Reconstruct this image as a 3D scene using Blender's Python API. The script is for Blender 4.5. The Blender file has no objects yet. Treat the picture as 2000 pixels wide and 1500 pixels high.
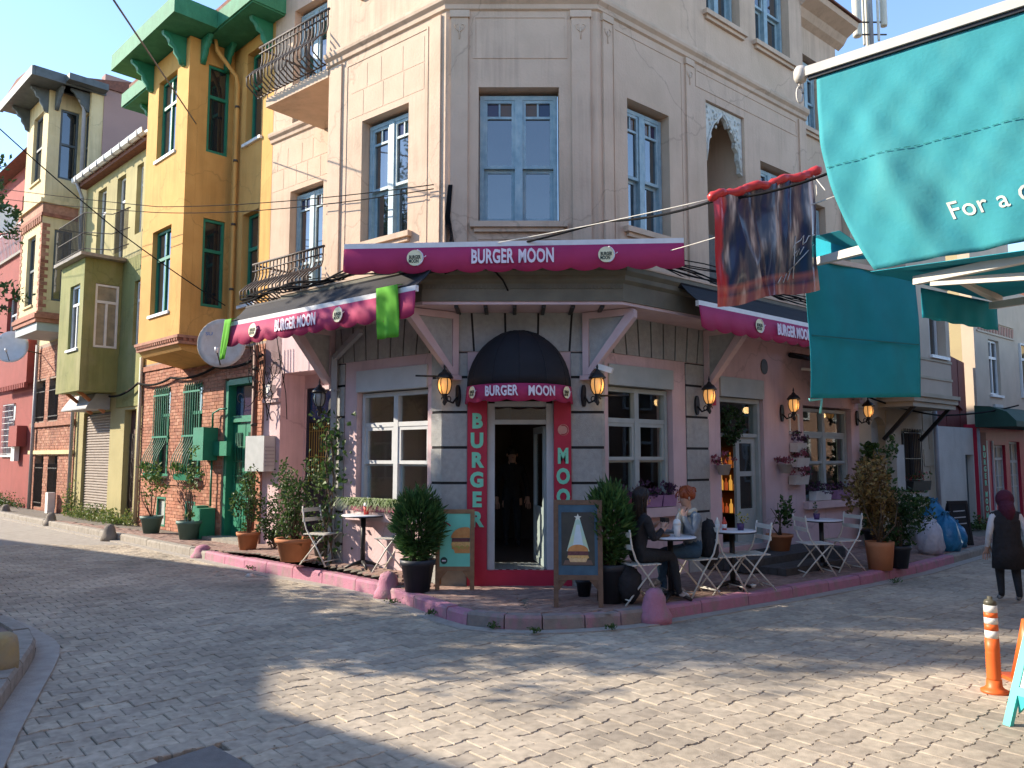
import bpy, bmesh, math, random
from mathutils import Vector, Matrix
R_ = math.radians
random.seed(7)
SC = bpy.context.scene
COL = SC.collection
# ------------------------------------------------------------------ camera
FPX = 1550.0; PITCH = math.atan(142 / FPX); CAMZ = 1.70
cam_d = bpy.data.cameras.new('camera'); cam = bpy.data.objects.new('camera', cam_d); COL.objects.link(cam)
cam_d.sensor_width = 36.0; cam_d.lens = FPX / 2000 * 36.0; cam_d.clip_end = 2000; cam_d.clip_start = 0.05
cam.location = (0, 0, CAMZ); cam.rotation_euler = (math.pi / 2 + PITCH, 0, 0)
SC.camera = cam
# ------------------------------------------------------------------ light
SUN_AZ = R_(8.0); SUN_EL = R_(28.0)      # sun stands to the left, a little beyond the picture plane
S = Vector((-math.cos(SUN_AZ) * math.cos(SUN_EL), math.sin(SUN_AZ) * math.cos(SUN_EL), math.sin(SUN_EL)))
W = bpy.data.worlds.new('World'); SC.world = W; W.use_nodes = True
nt = W.node_tree; bg = nt.nodes['Background']
sky = nt.nodes.new('ShaderNodeTexSky'); sky.sky_type = 'NISHITA'; sky.sun_disc = False
sky.sun_elevation = SUN_EL; sky.sun_rotation = math.atan2(S.x, S.y)
sky.altitude = 1200; sky.air_density = 1.0; sky.dust_density = 0.1; sky.ozone_density = 2.0
nt.links.new(sky.outputs[0], bg.inputs[0]); bg.inputs[1].default_value = 0.15
sl = bpy.data.lights.new('sun', 'SUN'); sl.energy = 3.7; sl.angle = R_(0.55); sl.color = (1.0, 0.87, 0.70)
so = bpy.data.objects.new('sun', sl); COL.objects.link(so)
so.rotation_euler = (-S).to_track_quat('-Z', 'Y').to_euler(); so.location = (-30, 5, 30)
SC.view_settings.view_transform = 'Standard'; SC.view_settings.look = 'None'
SC.view_settings.exposure = 1.5; SC.view_settings.gamma = 1.0; SC.view_settings.use_curve_mapping = False
SC.render.engine = 'CYCLES'
SC.cycles.max_bounces = 8; SC.cycles.transparent_max_bounces = 12
SC.cycles.use_denoising = True
# ------------------------------------------------------------------ materials
MATS = {}
def mat(name, col, col2=None, scale=6.0, rough=0.75, bump=0.0, bscale=40.0, metal=0.0, spec=0.4, detail=6.0, stain=None, sstr=0.0, sscale=1.2, trans=0.0, streak=0.0):
    """plain procedural surface: two colours mixed by noise, optional blotchy stain colour, fine bump"""
    if name in MATS: return MATS[name]
    m = bpy.data.materials.new(name); m.use_nodes = True; t = m.node_tree; N = t.nodes; Lk = t.links
    b = N['Principled BSDF']; b.inputs['Roughness'].default_value = rough; b.inputs['Metallic'].default_value = metal
    b.inputs['Specular IOR Level'].default_value = spec
    tc = N.new('ShaderNodeTexCoord'); geo = N.new('ShaderNodeNewGeometry')
    if col2 is None: col2 = tuple(c * 0.82 for c in col)
    n = N.new('ShaderNodeTexNoise'); n.inputs['Scale'].default_value = scale; n.inputs['Detail'].default_value = detail
    Lk.new(geo.outputs['Position'], n.inputs['Vector'])
    r = N.new('ShaderNodeValToRGB'); r.color_ramp.elements[0].position = 0.32; r.color_ramp.elements[1].position = 0.68
    r.color_ramp.elements[0].color = (*col2, 1); r.color_ramp.elements[1].color = (*col, 1)
    Lk.new(n.outputs['Fac'], r.inputs['Fac']); out = r.outputs['Color']
    if stain is not None:
        n2 = N.new('ShaderNodeTexNoise'); n2.inputs['Scale'].default_value = sscale; n2.inputs['Detail'].default_value = 8
        n2.inputs['Roughness'].default_value = 0.65
        mp = N.new('ShaderNodeMapping'); mp.inputs['Scale'].default_value = (1, 1, 0.45)
        Lk.new(geo.outputs['Position'], mp.inputs['Vector']); Lk.new(mp.outputs[0], n2.inputs['Vector'])
        r2 = N.new('ShaderNodeValToRGB'); r2.color_ramp.elements[0].position = 0.48; r2.color_ramp.elements[1].position = 0.72
        r2.color_ramp.elements[0].color = (0, 0, 0, 1); r2.color_ramp.elements[1].color = (sstr, sstr, sstr, 1)
        Lk.new(n2.outputs['Fac'], r2.inputs['Fac'])
        mx = N.new('ShaderNodeMix'); mx.data_type = 'RGBA'; Lk.new(r2.outputs['Color'], mx.inputs['Factor'])
        Lk.new(out, mx.inputs['A']); mx.inputs['B'].default_value = (*stain, 1); out = mx.outputs['Result']
    if streak > 0:        # rain streaks and grime running down the wall
        mp2 = N.new('ShaderNodeMapping'); mp2.inputs['Scale'].default_value = (7, 7, 0.35); Lk.new(geo.outputs['Position'], mp2.inputs['Vector'])
        n5 = N.new('ShaderNodeTexNoise'); n5.inputs['Scale'].default_value = 1.0; n5.inputs['Detail'].default_value = 7; n5.inputs['Roughness'].default_value = 0.7; Lk.new(mp2.outputs[0], n5.inputs['Vector'])
        n6 = N.new('ShaderNodeTexNoise'); n6.inputs['Scale'].default_value = 0.8; n6.inputs['Detail'].default_value = 4; Lk.new(geo.outputs['Position'], n6.inputs['Vector'])
        pr = N.new('ShaderNodeMath'); pr.operation = 'MULTIPLY'; Lk.new(n5.outputs['Fac'], pr.inputs[0]); Lk.new(n6.outputs['Fac'], pr.inputs[1])
        r5 = N.new('ShaderNodeValToRGB'); r5.color_ramp.elements[0].position = 0.25; r5.color_ramp.elements[1].position = 0.42; r5.color_ramp.elements[0].color = (0, 0, 0, 1); r5.color_ramp.elements[1].color = (streak, streak, streak, 1); Lk.new(pr.outputs[0], r5.inputs['Fac'])
        vo = N.new('ShaderNodeTexVoronoi'); vo.feature = 'DISTANCE_TO_EDGE'; vo.inputs['Scale'].default_value = 0.55; n7 = N.new('ShaderNodeTexNoise'); n7.inputs['Scale'].default_value = 1.7; n7.inputs['Detail'].default_value = 6; Lk.new(geo.outputs['Position'], n7.inputs['Vector'])
        mxv = N.new('ShaderNodeMix'); mxv.data_type = 'VECTOR'; mxv.inputs['Factor'].default_value = 0.45; Lk.new(geo.outputs['Position'], mxv.inputs['A']); Lk.new(n7.outputs['Color'], mxv.inputs['B']); Lk.new(mxv.outputs['Result'], vo.inputs['Vector'])
        r6 = N.new('ShaderNodeValToRGB'); r6.color_ramp.elements[0].position = 0.0; r6.color_ramp.elements[1].position = 0.006; r6.color_ramp.elements[0].color = (.45, .45, .45, 1); r6.color_ramp.elements[1].color = (0, 0, 0, 1); Lk.new(vo.outputs['Distance'], r6.inputs['Fac'])
        am = N.new('ShaderNodeMath'); am.operation = 'MAXIMUM'; Lk.new(r5.outputs['Color'], am.inputs[0]); Lk.new(r6.outputs['Color'], am.inputs[1])
        m5 = N.new('ShaderNodeMix'); m5.data_type = 'RGBA'; Lk.new(am.outputs[0], m5.inputs['Factor']); Lk.new(out, m5.inputs['A']); m5.inputs['B'].default_value = (*[c * 0.42 for c in col], 1); out = m5.outputs['Result']
    Lk.new(out, b.inputs['Base Color'])
    if bump > 0:
        n3 = N.new('ShaderNodeTexNoise'); n3.inputs['Scale'].default_value = bscale; n3.inputs['Detail'].default_value = 5
        Lk.new(geo.outputs['Position'], n3.inputs['Vector'])
        bp = N.new('ShaderNodeBump'); bp.inputs['Strength'].default_value = bump; bp.inputs['Distance'].default_value = 0.02
        Lk.new(n3.outputs['Fac'], bp.inputs['Height']); Lk.new(bp.outputs[0], b.inputs['Normal'])
    if trans > 0:
        tr = N.new('ShaderNodeBsdfTranslucent'); Lk.new(out, tr.inputs['Color'])
        ms = N.new('ShaderNodeMixShader'); ms.inputs[0].default_value = trans
        Lk.new(b.outputs[0], ms.inputs[1]); Lk.new(tr.outputs[0], ms.inputs[2])
        Lk.new(ms.outputs[0], N['Material Output'].inputs['Surface'])
    MATS[name] = m
    return m
def rnd_mat(name, cols, rough=0.85, bump=0.3, bscale=60.0, scale=9.0, var=0.25):
    """colour picked per object / per loose piece, with noise on top"""
    if name in MATS: return MATS[name]
    m = bpy.data.materials.new(name); m.use_nodes = True; t = m.node_tree; N = t.nodes; Lk = t.links
    b = N['Principled BSDF']; b.inputs['Roughness'].default_value = rough; b.inputs['Specular IOR Level'].default_value = 0.3
    geo = N.new('ShaderNodeNewGeometry'); oi = N.new('ShaderNodeObjectInfo'); at = N.new('ShaderNodeAttribute'); at.attribute_name = 'piece'
    ad = N.new('ShaderNodeMath'); ad.operation = 'ADD'; Lk.new(oi.outputs['Random'], ad.inputs[0]); Lk.new(at.outputs['Fac'], ad.inputs[1])
    fr = N.new('ShaderNodeMath'); fr.operation = 'FRACT'; Lk.new(ad.outputs[0], fr.inputs[0])
    r = N.new('ShaderNodeValToRGB'); cr = r.color_ramp
    for i, c in enumerate(cols[1:-1]): cr.elements.new((i + 1) / (len(cols) - 1))
    for i, c in enumerate(cols): cr.elements[i].position = i / (len(cols) - 1); cr.elements[i].color = (*c, 1)
    Lk.new(fr.outputs[0], r.inputs['Fac'])
    n = N.new('ShaderNodeTexNoise'); n.inputs['Scale'].default_value = scale; n.inputs['Detail'].default_value = 7
    Lk.new(geo.outputs['Position'], n.inputs['Vector'])
    mr = N.new('ShaderNodeMapRange'); mr.inputs['From Min'].default_value = 0.3; mr.inputs['From Max'].default_value = 0.7
    mr.inputs['To Min'].default_value = 1 - var; mr.inputs['To Max'].default_value = 1 + var
    Lk.new(n.outputs['Fac'], mr.inputs['Value'])
    n4 = N.new('ShaderNodeTexNoise'); n4.inputs['Scale'].default_value = 0.7; n4.inputs['Detail'].default_value = 6
    Lk.new(geo.outputs['Position'], n4.inputs['Vector'])
    mr4 = N.new('ShaderNodeMapRange'); mr4.inputs['From Min'].default_value = 0.3; mr4.inputs['From Max'].default_value = 0.7
    mr4.inputs['To Min'].default_value = 0.72; mr4.inputs['To Max'].default_value = 1.16
    Lk.new(n4.outputs['Fac'], mr4.inputs['Value'])
    m2 = N.new('ShaderNodeMath'); m2.operation = 'MULTIPLY'; Lk.new(mr.outputs[0], m2.inputs[0]); Lk.new(mr4.outputs[0], m2.inputs[1])
    mul = N.new('ShaderNodeVectorMath'); mul.operation = 'SCALE'; Lk.new(r.outputs['Color'], mul.inputs[0]); Lk.new(m2.outputs[0], mul.inputs['Scale'])
    Lk.new(mul.outputs[0], b.inputs['Base Color'])
    n3 = N.new('ShaderNodeTexNoise'); n3.inputs['Scale'].default_value = bscale; n3.inputs['Detail'].default_value = 4
    Lk.new(geo.outputs['Position'], n3.inputs['Vector'])
    bp = N.new('ShaderNodeBump'); bp.inputs['Strength'].default_value = bump; bp.inputs['Distance'].default_value = 0.01
    Lk.new(n3.outputs['Fac'], bp.inputs['Height']); Lk.new(bp.outputs[0], b.inputs['Normal'])
    MATS[name] = m
    return m
def glass_mat(name, tint=(0.9, 0.95, 0.95), ior=1.7):
    if name in MATS: return MATS[name]
    m = bpy.data.materials.new(name); m.use_nodes = True; t = m.node_tree; N = t.nodes; Lk = t.links
    N.remove(N['Principled BSDF'])
    tr = N.new('ShaderNodeBsdfTransparent'); tr.inputs[0].default_value = (*tint, 1)
    gl = N.new('ShaderNodeBsdfGlossy'); gl.inputs['Roughness'].default_value = 0.02; gl.inputs[0].default_value = (1, 1, 1, 1)
    lw = N.new('ShaderNodeLayerWeight'); lw.inputs['Blend'].default_value = 0.5
    pw = N.new('ShaderNodeMath'); pw.operation = 'POWER'; Lk.new(lw.outputs['Facing'], pw.inputs[0]); pw.inputs[1].default_value = 4.0
    fr = N.new('ShaderNodeMath'); fr.operation = 'MULTIPLY_ADD'; Lk.new(pw.outputs[0], fr.inputs[0]); fr.inputs[1].default_value = 0.7; fr.inputs[2].default_value = 0.045
    ms = N.new('ShaderNodeMixShader'); Lk.new(fr.outputs[0], ms.inputs[0]); Lk.new(tr.outputs[0], ms.inputs[1]); Lk.new(gl.outputs[0], ms.inputs[2])
    Lk.new(ms.outputs[0], N['Material Output'].inputs['Surface'])
    MATS[name] = m; return m
def emit_mat(name, col, strength):
    if name in MATS: return MATS[name]
    m = bpy.data.materials.new(name); m.use_nodes = True; b = m.node_tree.nodes['Principled BSDF']
    b.inputs['Base Color'].default_value = (*col, 1); b.inputs['Emission Color'].default_value = (*col, 1); b.inputs['Emission Strength'].default_value = strength
    MATS[name] = m; return m
def dark_glass(name, col=(0.015, 0.018, 0.02), ior=2.1):
    """opaque window glass, the dark of an unlit room put into its colour"""
    if name in MATS: return MATS[name]
    m = bpy.data.materials.new(name); m.use_nodes = True; t = m.node_tree; b = t.nodes['Principled BSDF']
    b.inputs['Base Color'].default_value = (*col, 1); b.inputs['Roughness'].default_value = 0.03
    b.inputs['IOR'].default_value = ior
    g = t.nodes.new('ShaderNodeNewGeometry'); n = t.nodes.new('ShaderNodeTexNoise'); n.inputs['Scale'].default_value = 1.6
    t.links.new(g.outputs['Position'], n.inputs['Vector']); bp = t.nodes.new('ShaderNodeBump'); bp.inputs['Strength'].default_value = 0.06; bp.inputs['Distance'].default_value = 0.05
    t.links.new(n.outputs['Fac'], bp.inputs['Height']); t.links.new(bp.outputs[0], b.inputs['Normal'])
    MATS[name] = m; return m
M_beige = mat('beige_plaster', (0.59, 0.435, 0.32), (0.535, 0.39, 0.285), 3.0, 0.9, 0.25, 30, stain=(0.42, 0.32, 0.22), sstr=0.45, sscale=0.9, streak=0.45)
M_beige2 = mat('cream_moulding', (0.60, 0.45, 0.335), (0.52, 0.385, 0.28), 4.0, 0.9, 0.15, 40, stain=(0.36, 0.30, 0.23), sstr=0.5, streak=0.40)
M_pink = mat('pink_plaster', (0.65, 0.475, 0.485), (0.59, 0.425, 0.435), 3.0, 0.85, 0.18, 35, stain=(0.46, 0.34, 0.34), sstr=0.5, streak=0.35)
M_pinkw = mat('pink_trim_paint', (0.62, 0.47, 0.47), (0.55, 0.40, 0.41), 5.0, 0.7, 0.1, 40)
M_stone = mat('grey_stone', (0.41, 0.41, 0.39), (0.34, 0.34, 0.325), 14.0, 0.9, 0.4, 90, stain=(0.20, 0.20, 0.19), sstr=0.45, sscale=2.2)
M_joint = mat('black_joint_paint', (0.012, 0.012, 0.014), None, 8, 0.7)
M_blue = mat('pale_blue_paint', (0.30, 0.42, 0.47), (0.20, 0.31, 0.37), 9.0, 0.55, 0.1, 60, stain=(0.45, 0.52, 0.52), sstr=0.6, sscale=6)
M_whitef = mat('white_window_paint', (0.52, 0.54, 0.55), (0.46, 0.48, 0.49), 6, 0.5)
M_greyf = mat('grey_green_paint', (0.40, 0.44, 0.43), (0.34, 0.38, 0.37), 5, 0.6)
M_olive = mat('olive_fascia_paint', (0.17, 0.155, 0.115), (0.13, 0.12, 0.09), 4, 0.8, 0.1)
M_red = mat('crimson_door_paint', (0.50, 0.022, 0.062), (0.44, 0.018, 0.05), 5, 0.45)
M_magenta = mat('magenta_canvas', (0.47, 0.035, 0.125), (0.40, 0.028, 0.105), 3, 0.75, 0.15, 200, trans=0.12)
M_blackfab = mat('black_canvas', (0.014, 0.014, 0.019), (0.010, 0.010, 0.014), 6, 0.8, 0.1, 200)
M_white = mat('white_enamel', (0.75, 0.75, 0.74), (0.66, 0.66, 0.65), 8, 0.4)
M_letter = mat('white_lettering', (0.80, 0.74, 0.82), (0.72, 0.66, 0.74), 8, 0.6)
M_mint = mat('mint_lettering', (0.24, 0.72, 0.50), (0.21, 0.64, 0.45), 8, 0.5)
M_cream = mat('cream_print', (0.80, 0.78, 0.52), (0.76, 0.73, 0.48), 8, 0.6)
M_black = mat('black_iron', (0.015, 0.015, 0.017), (0.025, 0.024, 0.024), 20, 0.45, 0.1)
M_iron = mat('weathered_iron', (0.085, 0.07, 0.06), (0.05, 0.04, 0.035), 25, 0.6, 0.2, 80, metal=0.3)
M_greypipe = mat('grey_pipe_paint', (0.34, 0.34, 0.35), (0.28, 0.28, 0.29), 6, 0.6)
M_cable = mat('black_cable', (0.012, 0.012, 0.013), None, 8, 0.9, spec=0.1)
M_string = mat('pale_string', (0.6, 0.57, 0.5), None, 8, 0.8)
M_yellow = mat('ochre_plaster', (0.60, 0.335, 0.10), (0.54, 0.29, 0.08), 2.5, 0.9, 0.2, 30, stain=(0.48, 0.25, 0.07), sstr=0.6, streak=0.40)
M_green = mat('emerald_paint', (0.018, 0.20, 0.115), (0.012, 0.16, 0.09), 5, 0.5, 0.1, 40)
M_eave = mat('green_eave_paint', (0.034, 0.20, 0.105), (0.026, 0.165, 0.085), 7, 0.75, 0.3, 50, stain=(0.06, 0.27, 0.145), sstr=0.7, sscale=4)
M_olgreen = mat('olive_plaster', (0.25, 0.25, 0.095), (0.20, 0.21, 0.075), 2.0, 0.92, 0.3, 25, stain=(0.33, 0.30, 0.16), sstr=0.7, streak=0.50)
M_ltgreen = mat('pale_olive_plaster', (0.38, 0.335, 0.165), (0.33, 0.29, 0.14), 2.0, 0.92, 0.3, 25, streak=0.50)
M_creamwall = mat('cream_plaster', (0.66, 0.54, 0.31), (0.60, 0.48, 0.26), 2.5, 0.9, 0.2, 30, stain=(0.45, 0.37, 0.22), sstr=0.5, streak=0.50)
M_redwall = mat('red_plaster', (0.29, 0.065, 0.055), (0.24, 0.055, 0.045), 2.5, 0.9, 0.2, 30, stain=(0.28, 0.07, 0.06), sstr=0.6, streak=0.40)
M_mauve = mat('mauve_render', (0.36, 0.235, 0.205), (0.32, 0.21, 0.185), 1.2, 0.95, 0.2, 20, stain=(0.28, 0.2, 0.18), sstr=0.5, sscale=0.5)
M_darkgrey = mat('slate_paint', (0.10, 0.12, 0.13), (0.07, 0.085, 0.09), 6, 0.6)
M_tile = mat('roof_tile_clay', (0.22, 0.09, 0.06), (0.13, 0.06, 0.045), 12, 0.9, 0.4, 30)
M_mortar = mat('mortar', (0.36, 0.28, 0.22), (0.28, 0.21, 0.17), 20, 0.95, 0.3, 90)
M_brick = rnd_mat('red_brick', [(0.33, 0.14, 0.09), (0.39, 0.175, 0.11), (0.29, 0.115, 0.075), (0.44, 0.23, 0.155), (0.35, 0.15, 0.09)])
M_paver = rnd_mat('concrete_paver', [(0.375, 0.32, 0.25), (0.43, 0.37, 0.29), (0.32, 0.275, 0.22), (0.46, 0.395, 0.305), (0.395, 0.34, 0.265)], 0.9, 0.35, 120, 14, 0.2)
M_sand = mat('joint_sand', (0.20, 0.175, 0.145), (0.13, 0.115, 0.095), 15, 0.95, 0.4, 120)
M_pav = rnd_mat('pavement_brick', [(0.25, 0.16, 0.135), (0.30, 0.20, 0.165), (0.22, 0.15, 0.13), (0.33, 0.23, 0.19), (0.27, 0.18, 0.15)], 0.92, 0.4, 100, 12, 0.25)
M_kerb = mat('kerb_concrete', (0.34, 0.31, 0.27), (0.25, 0.23, 0.20), 10, 0.92, 0.4, 70, stain=(0.19, 0.17, 0.15), sstr=0.6, sscale=3)
M_kpink = mat('pink_kerb_paint', (0.45, 0.20, 0.275), (0.39, 0.165, 0.235), 9, 0.85, 0.5, 60, stain=(0.25, 0.21, 0.19), sstr=0.95, sscale=6.0)
M_kworn = mat('worn_pink_kerb_paint', (0.21, 0.185, 0.17), (0.28, 0.24, 0.215), 9, 0.9, 0.4, 60, stain=(0.45, 0.17, 0.25), sstr=0.75, sscale=4)
M_gutter = mat('gutter_concrete', (0.37, 0.34, 0.30), (0.29, 0.265, 0.235), 8, 0.9, 0.3, 80)
M_terra = mat('terracotta', (0.50, 0.20, 0.09), (0.44, 0.17, 0.075), 7, 0.8, 0.1, 60)
M_potdark = mat('dark_plastic_pot', (0.02, 0.025, 0.035), (0.03, 0.035, 0.045), 7, 0.5)
M_potteal = mat('teal_plastic_pot', (0.085, 0.17, 0.155), (0.07, 0.145, 0.13), 7, 0.55)
M_soil = mat('soil', (0.05, 0.035, 0.025), (0.03, 0.022, 0.016), 20, 0.95, 0.6, 80)
M_bark = mat('bark', (0.16, 0.115, 0.08), (0.09, 0.065, 0.045), 20, 0.9, 0.6, 60)
def leafmat(name, c): return mat(name, c, tuple(x * 0.6 for x in c), 9, 0.55, trans=0.3)
LEAF = [leafmat('leaf_dark', (0.035, 0.085, 0.022)), leafmat('leaf_mid', (0.06, 0.13, 0.03)), leafmat('leaf_light', (0.11, 0.19, 0.05))]
THUJA = [leafmat('thuja_dark', (0.045, 0.12, 0.035)), leafmat('thuja_mid', (0.075, 0.18, 0.05)), leafmat('thuja_light', (0.12, 0.24, 0.065))]
WEED = [leafmat('weed_green', (0.16, 0.24, 0.06)), leafmat('weed_yellow', (0.26, 0.29, 0.09)), leafmat('weed_dark', (0.09, 0.16, 0.04))]
BROWNL = [leafmat('dry_leaf', (0.32, 0.21, 0.07)), leafmat('dry_leaf_dark', (0.17, 0.11, 0.04)), leafmat('dry_leaf_gold', (0.42, 0.31, 0.11))]
G_dark = dark_glass('window_glass'); G_clear = glass_mat('shop_glass', (0.85, 0.9, 0.9), 1.55)
G_sky = dark_glass('old_window_glass', (0.02, 0.024, 0.03), 2.6)
# ------------------------------------------------------------------ frames
class Fr:
    """a vertical facade: u along it, n out of it, z up"""
    def __init__(s, o, ang_dir, nrm):
        s.o = Vector((o[0], o[1], 0)); s.d = Vector((*ang_dir, 0)); s.n = Vector((*nrm, 0))
    def P(s, u, n, z): return s.o + s.d * u + s.n * n + Vector((0, 0, z))
    def sub(s, u, n, rot=0.0):
        f = Fr((0, 0), (1, 0), (0, -1)); f.o = s.P(u, n, 0)
        m = Matrix.Rotation(rot, 3, 'Z'); f.d = m @ s.d; f.n = m @ s.n; return f
aL, aR, aY = R_(50.5), R_(49.3), R_(45.5)
PL = (-0.9353, 10.7419); PR = (1.2005, 10.7419)
FL = Fr(PL, (-math.sin(aL), math.cos(aL)), (-math.cos(aL), -math.sin(aL)))
FRt = Fr(PR, (math.sin(aR), math.cos(aR)), (math.cos(aR), -math.sin(aR)))
FC = Fr((0, 10.7419), (1, 0), (0, -1))
_yo = FL.P(6.15, -1.25, 0)
FY = Fr((_yo.x, _yo.y), (-math.sin(aY), math.cos(aY)), (-math.cos(aY), -math.sin(aY)))
FW = Fr((0, 0), (1, 0), (0, 1))           # world axes: u=x, n=y
def gp(px, py, z=0.0):
    """the point at height z seen at photo pixel px,py (2000 x 1500)"""
    x = (px - 1000) / FPX; y = -(py - 750) / FPX; c, s = math.cos(PITCH), math.sin(PITCH)
    d = Vector((x, c - y * s, s + y * c)); t = (z - CAMZ) / d.z
    return Vector((0, 0, CAMZ)) + d * t
def at(px, py, Y):
    x = (px - 1000) / FPX; y = -(py - 750) / FPX; c, s = math.cos(PITCH), math.sin(PITCH)
    d = Vector((x, c - y * s, s + y * c)); return Vector((0, 0, CAMZ)) + d * (Y / d.y)
# ------------------------------------------------------------------ mesh builder
class MB:
    def __init__(s): s.v = []; s.f = []; s.m = []; s.pc = []; s.cur = 0; s.piece = 0.0; s.smooth = False; s.sm = []
    def add(s, vs, fs):
        k = len(s.v); s.v += [Vector(p) for p in vs]
        for f in fs: s.f.append([k + i for i in f]); s.m.append(s.cur); s.pc.append(s.piece); s.sm.append(s.smooth)
        return s
    def box(s, F, u0, u1, n0, n1, z0, z1):
        P = [F.P(u, n, z) for z in (z0, z1) for n in (n0, n1) for u in (u0, u1)]
        return s.add(P, [(0, 1, 3, 2), (4, 6, 7, 5), (0, 4, 5, 1), (2, 3, 7, 6), (0, 2, 6, 4), (1, 5, 7, 3)])
    def quad(s, *p): return s.add(p, [tuple(range(len(p)))])
    def prism(s, F, uz, n0, n1):
        k = len(uz); P = [F.P(u, n0, z) for u, z in uz] + [F.P(u, n1, z) for u, z in uz]
        return s.add(P, [tuple(range(k)), tuple(range(2 * k - 1, k - 1, -1))] + [(i, (i + 1) % k, k + (i + 1) % k, k + i) for i in range(k)])
    def prism_n(s, F, nz, u0, u1):
        k = len(nz); P = [F.P(u0, n, z) for n, z in nz] + [F.P(u1, n, z) for n, z in nz]
        return s.add(P, [tuple(range(k)), tuple(range(2 * k - 1, k - 1, -1))] + [(i, (i + 1) % k, k + (i + 1) % k, k + i) for i in range(k)])
    def slab(s, pts, z0, z1):
        k = len(pts); P = [Vector((p[0], p[1], z0)) for p in pts] + [Vector((p[0], p[1], z1)) for p in pts]
        return s.add(P, [tuple(range(k)), tuple(range(2 * k - 1, k - 1, -1))] + [(i, (i + 1) % k, k + (i + 1) % k, k + i) for i in range(k)])
    def tube(s, pts, r, sides=6, r2=None, cap=True):
        pts = [Vector(p) for p in pts]; n = len(pts); rings = []
        old = s.smooth; s.smooth = True
        k0 = len(s.v); up = Vector((0, 0, 1)); prev = None
        vs = []; fs = []
        for i, p in enumerate(pts):
            t = (pts[min(i + 1, n - 1)] - pts[max(i - 1, 0)])
            if t.length < 1e-9: t = Vector((0, 0, 1))
            t.normalize()
            if prev is None:
                a = up if abs(t.z) < 0.9 else Vector((1, 0, 0)); x = t.cross(a).normalized()
            else:
                x = prev - t * prev.dot(t)
                x = x.normalized() if x.length > 1e-6 else t.orthogonal().normalized()
            prev = x; y = t.cross(x)
            rr = (r[i] if isinstance(r, (list, tuple)) else (r if r2 is None else r + (r2 - r) * i / max(1, n - 1)))
            vs += [p + (x * math.cos(a) + y * math.sin(a)) * rr for a in [2 * math.pi * j / sides for j in range(sides)]]
        for i in range(n - 1):
            for j in range(sides):
                a = i * sides + j; b = i * sides + (j + 1) % sides; fs.append((a, b, b + sides, a + sides))
        if cap: fs.append(tuple(range(sides - 1, -1, -1))); fs.append(tuple(range((n - 1) * sides, n * sides)))
        s.add(vs, fs); s.smooth = old; return s
    def bar(s, p0, p1, w, h=None):
        """square bar between two points"""
        p0, p1 = Vector(p0), Vector(p1); h = h or w; t = (p1 - p0).normalized()
        a = Vector((0, 0, 1)) if abs(t.z) < 0.95 else Vector((1, 0, 0)); x = t.cross(a).normalized() * (w / 2); y = t.cross(x).normalized() * (h / 2)
        P = [p + sx * x + sy * y for p in (p0, p1) for sx, sy in ((-1, -1), (1, -1), (1, 1), (-1, 1))]
        return s.add(P, [(0, 1, 2, 3), (7, 6, 5, 4), (0, 4, 5, 1), (1, 5, 6, 2), (2, 6, 7, 3), (3, 7, 4, 0)])
    def lathe(s, c, prof, seg=14, sx=1.0, sy=1.0):
        c = Vector(c); vs = []; fs = []; old = s.smooth; s.smooth = True
        for r, z in prof: vs += [c + Vector((r * sx * math.cos(2 * math.pi * j / seg), r * sy * math.sin(2 * math.pi * j / seg), z)) for j in range(seg)]
        for i in range(len(prof) - 1):
            for j in range(seg):
                a = i * seg + j; b = i * seg + (j + 1) % seg; fs.append((a, b, b + seg, a + seg))
        fs.append(tuple(range(seg - 1, -1, -1))); fs.append(tuple(range((len(prof) - 1) * seg, len(prof) * seg)))
        s.add(vs, fs); s.smooth = old; return s
    def ball(s, c, rx, ry=None, rz=None, seg=12, rings=7, M=None):
        ry = ry or rx; rz = rz or rx; c = Vector(c); vs = []; fs = []; old = s.smooth; s.smooth = True
        for i in range(rings + 1):
            th = math.pi * i / rings
            for j in range(seg):
                p = Vector((rx * math.sin(th) * math.cos(2 * math.pi * j / seg), ry * math.sin(th) * math.sin(2 * math.pi * j / seg), rz * math.cos(th)))
                vs.append(c + (M @ p if M else p))
        for i in range(rings):
            for j in range(seg):
                a = i * seg + j; b = i * seg + (j + 1) % seg; fs.append((a, a + seg, b + seg, b))
        s.add(vs, fs); s.smooth = old; return s
    def disc(s, c, x, y, r, seg=20, r_y=None):
        c = Vector(c); ry = r_y or r
        return s.add([c + x * (r * math.cos(2 * math.pi * j / seg)) + y * (ry * math.sin(2 * math.pi * j / seg)) for j in range(seg)], [tuple(range(seg))])
    def wall(s, F, u0, u1, z0, z1, n0, n1, holes=()):
        """wall slab, front face at n1, with rectangular openings (ua,ub,za,zb)"""
        us = sorted({u0, u1, *[h[0] for h in holes], *[h[1] for h in holes]}); zs = sorted({z0, z1, *[h[2] for h in holes], *[h[3] for h in holes]})
        us = [u for u in us if u0 <= u <= u1]; zs = [z for z in zs if z0 <= z <= z1]
        def solid(i, j):
            if i < 0 or j < 0 or i >= len(us) - 1 or j >= len(zs) - 1: return False
            uc = (us[i] + us[i + 1]) / 2; zc = (zs[j] + zs[j + 1]) / 2
            return not any(h[0] < uc < h[1] and h[2] < zc < h[3] for h in holes)
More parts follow.
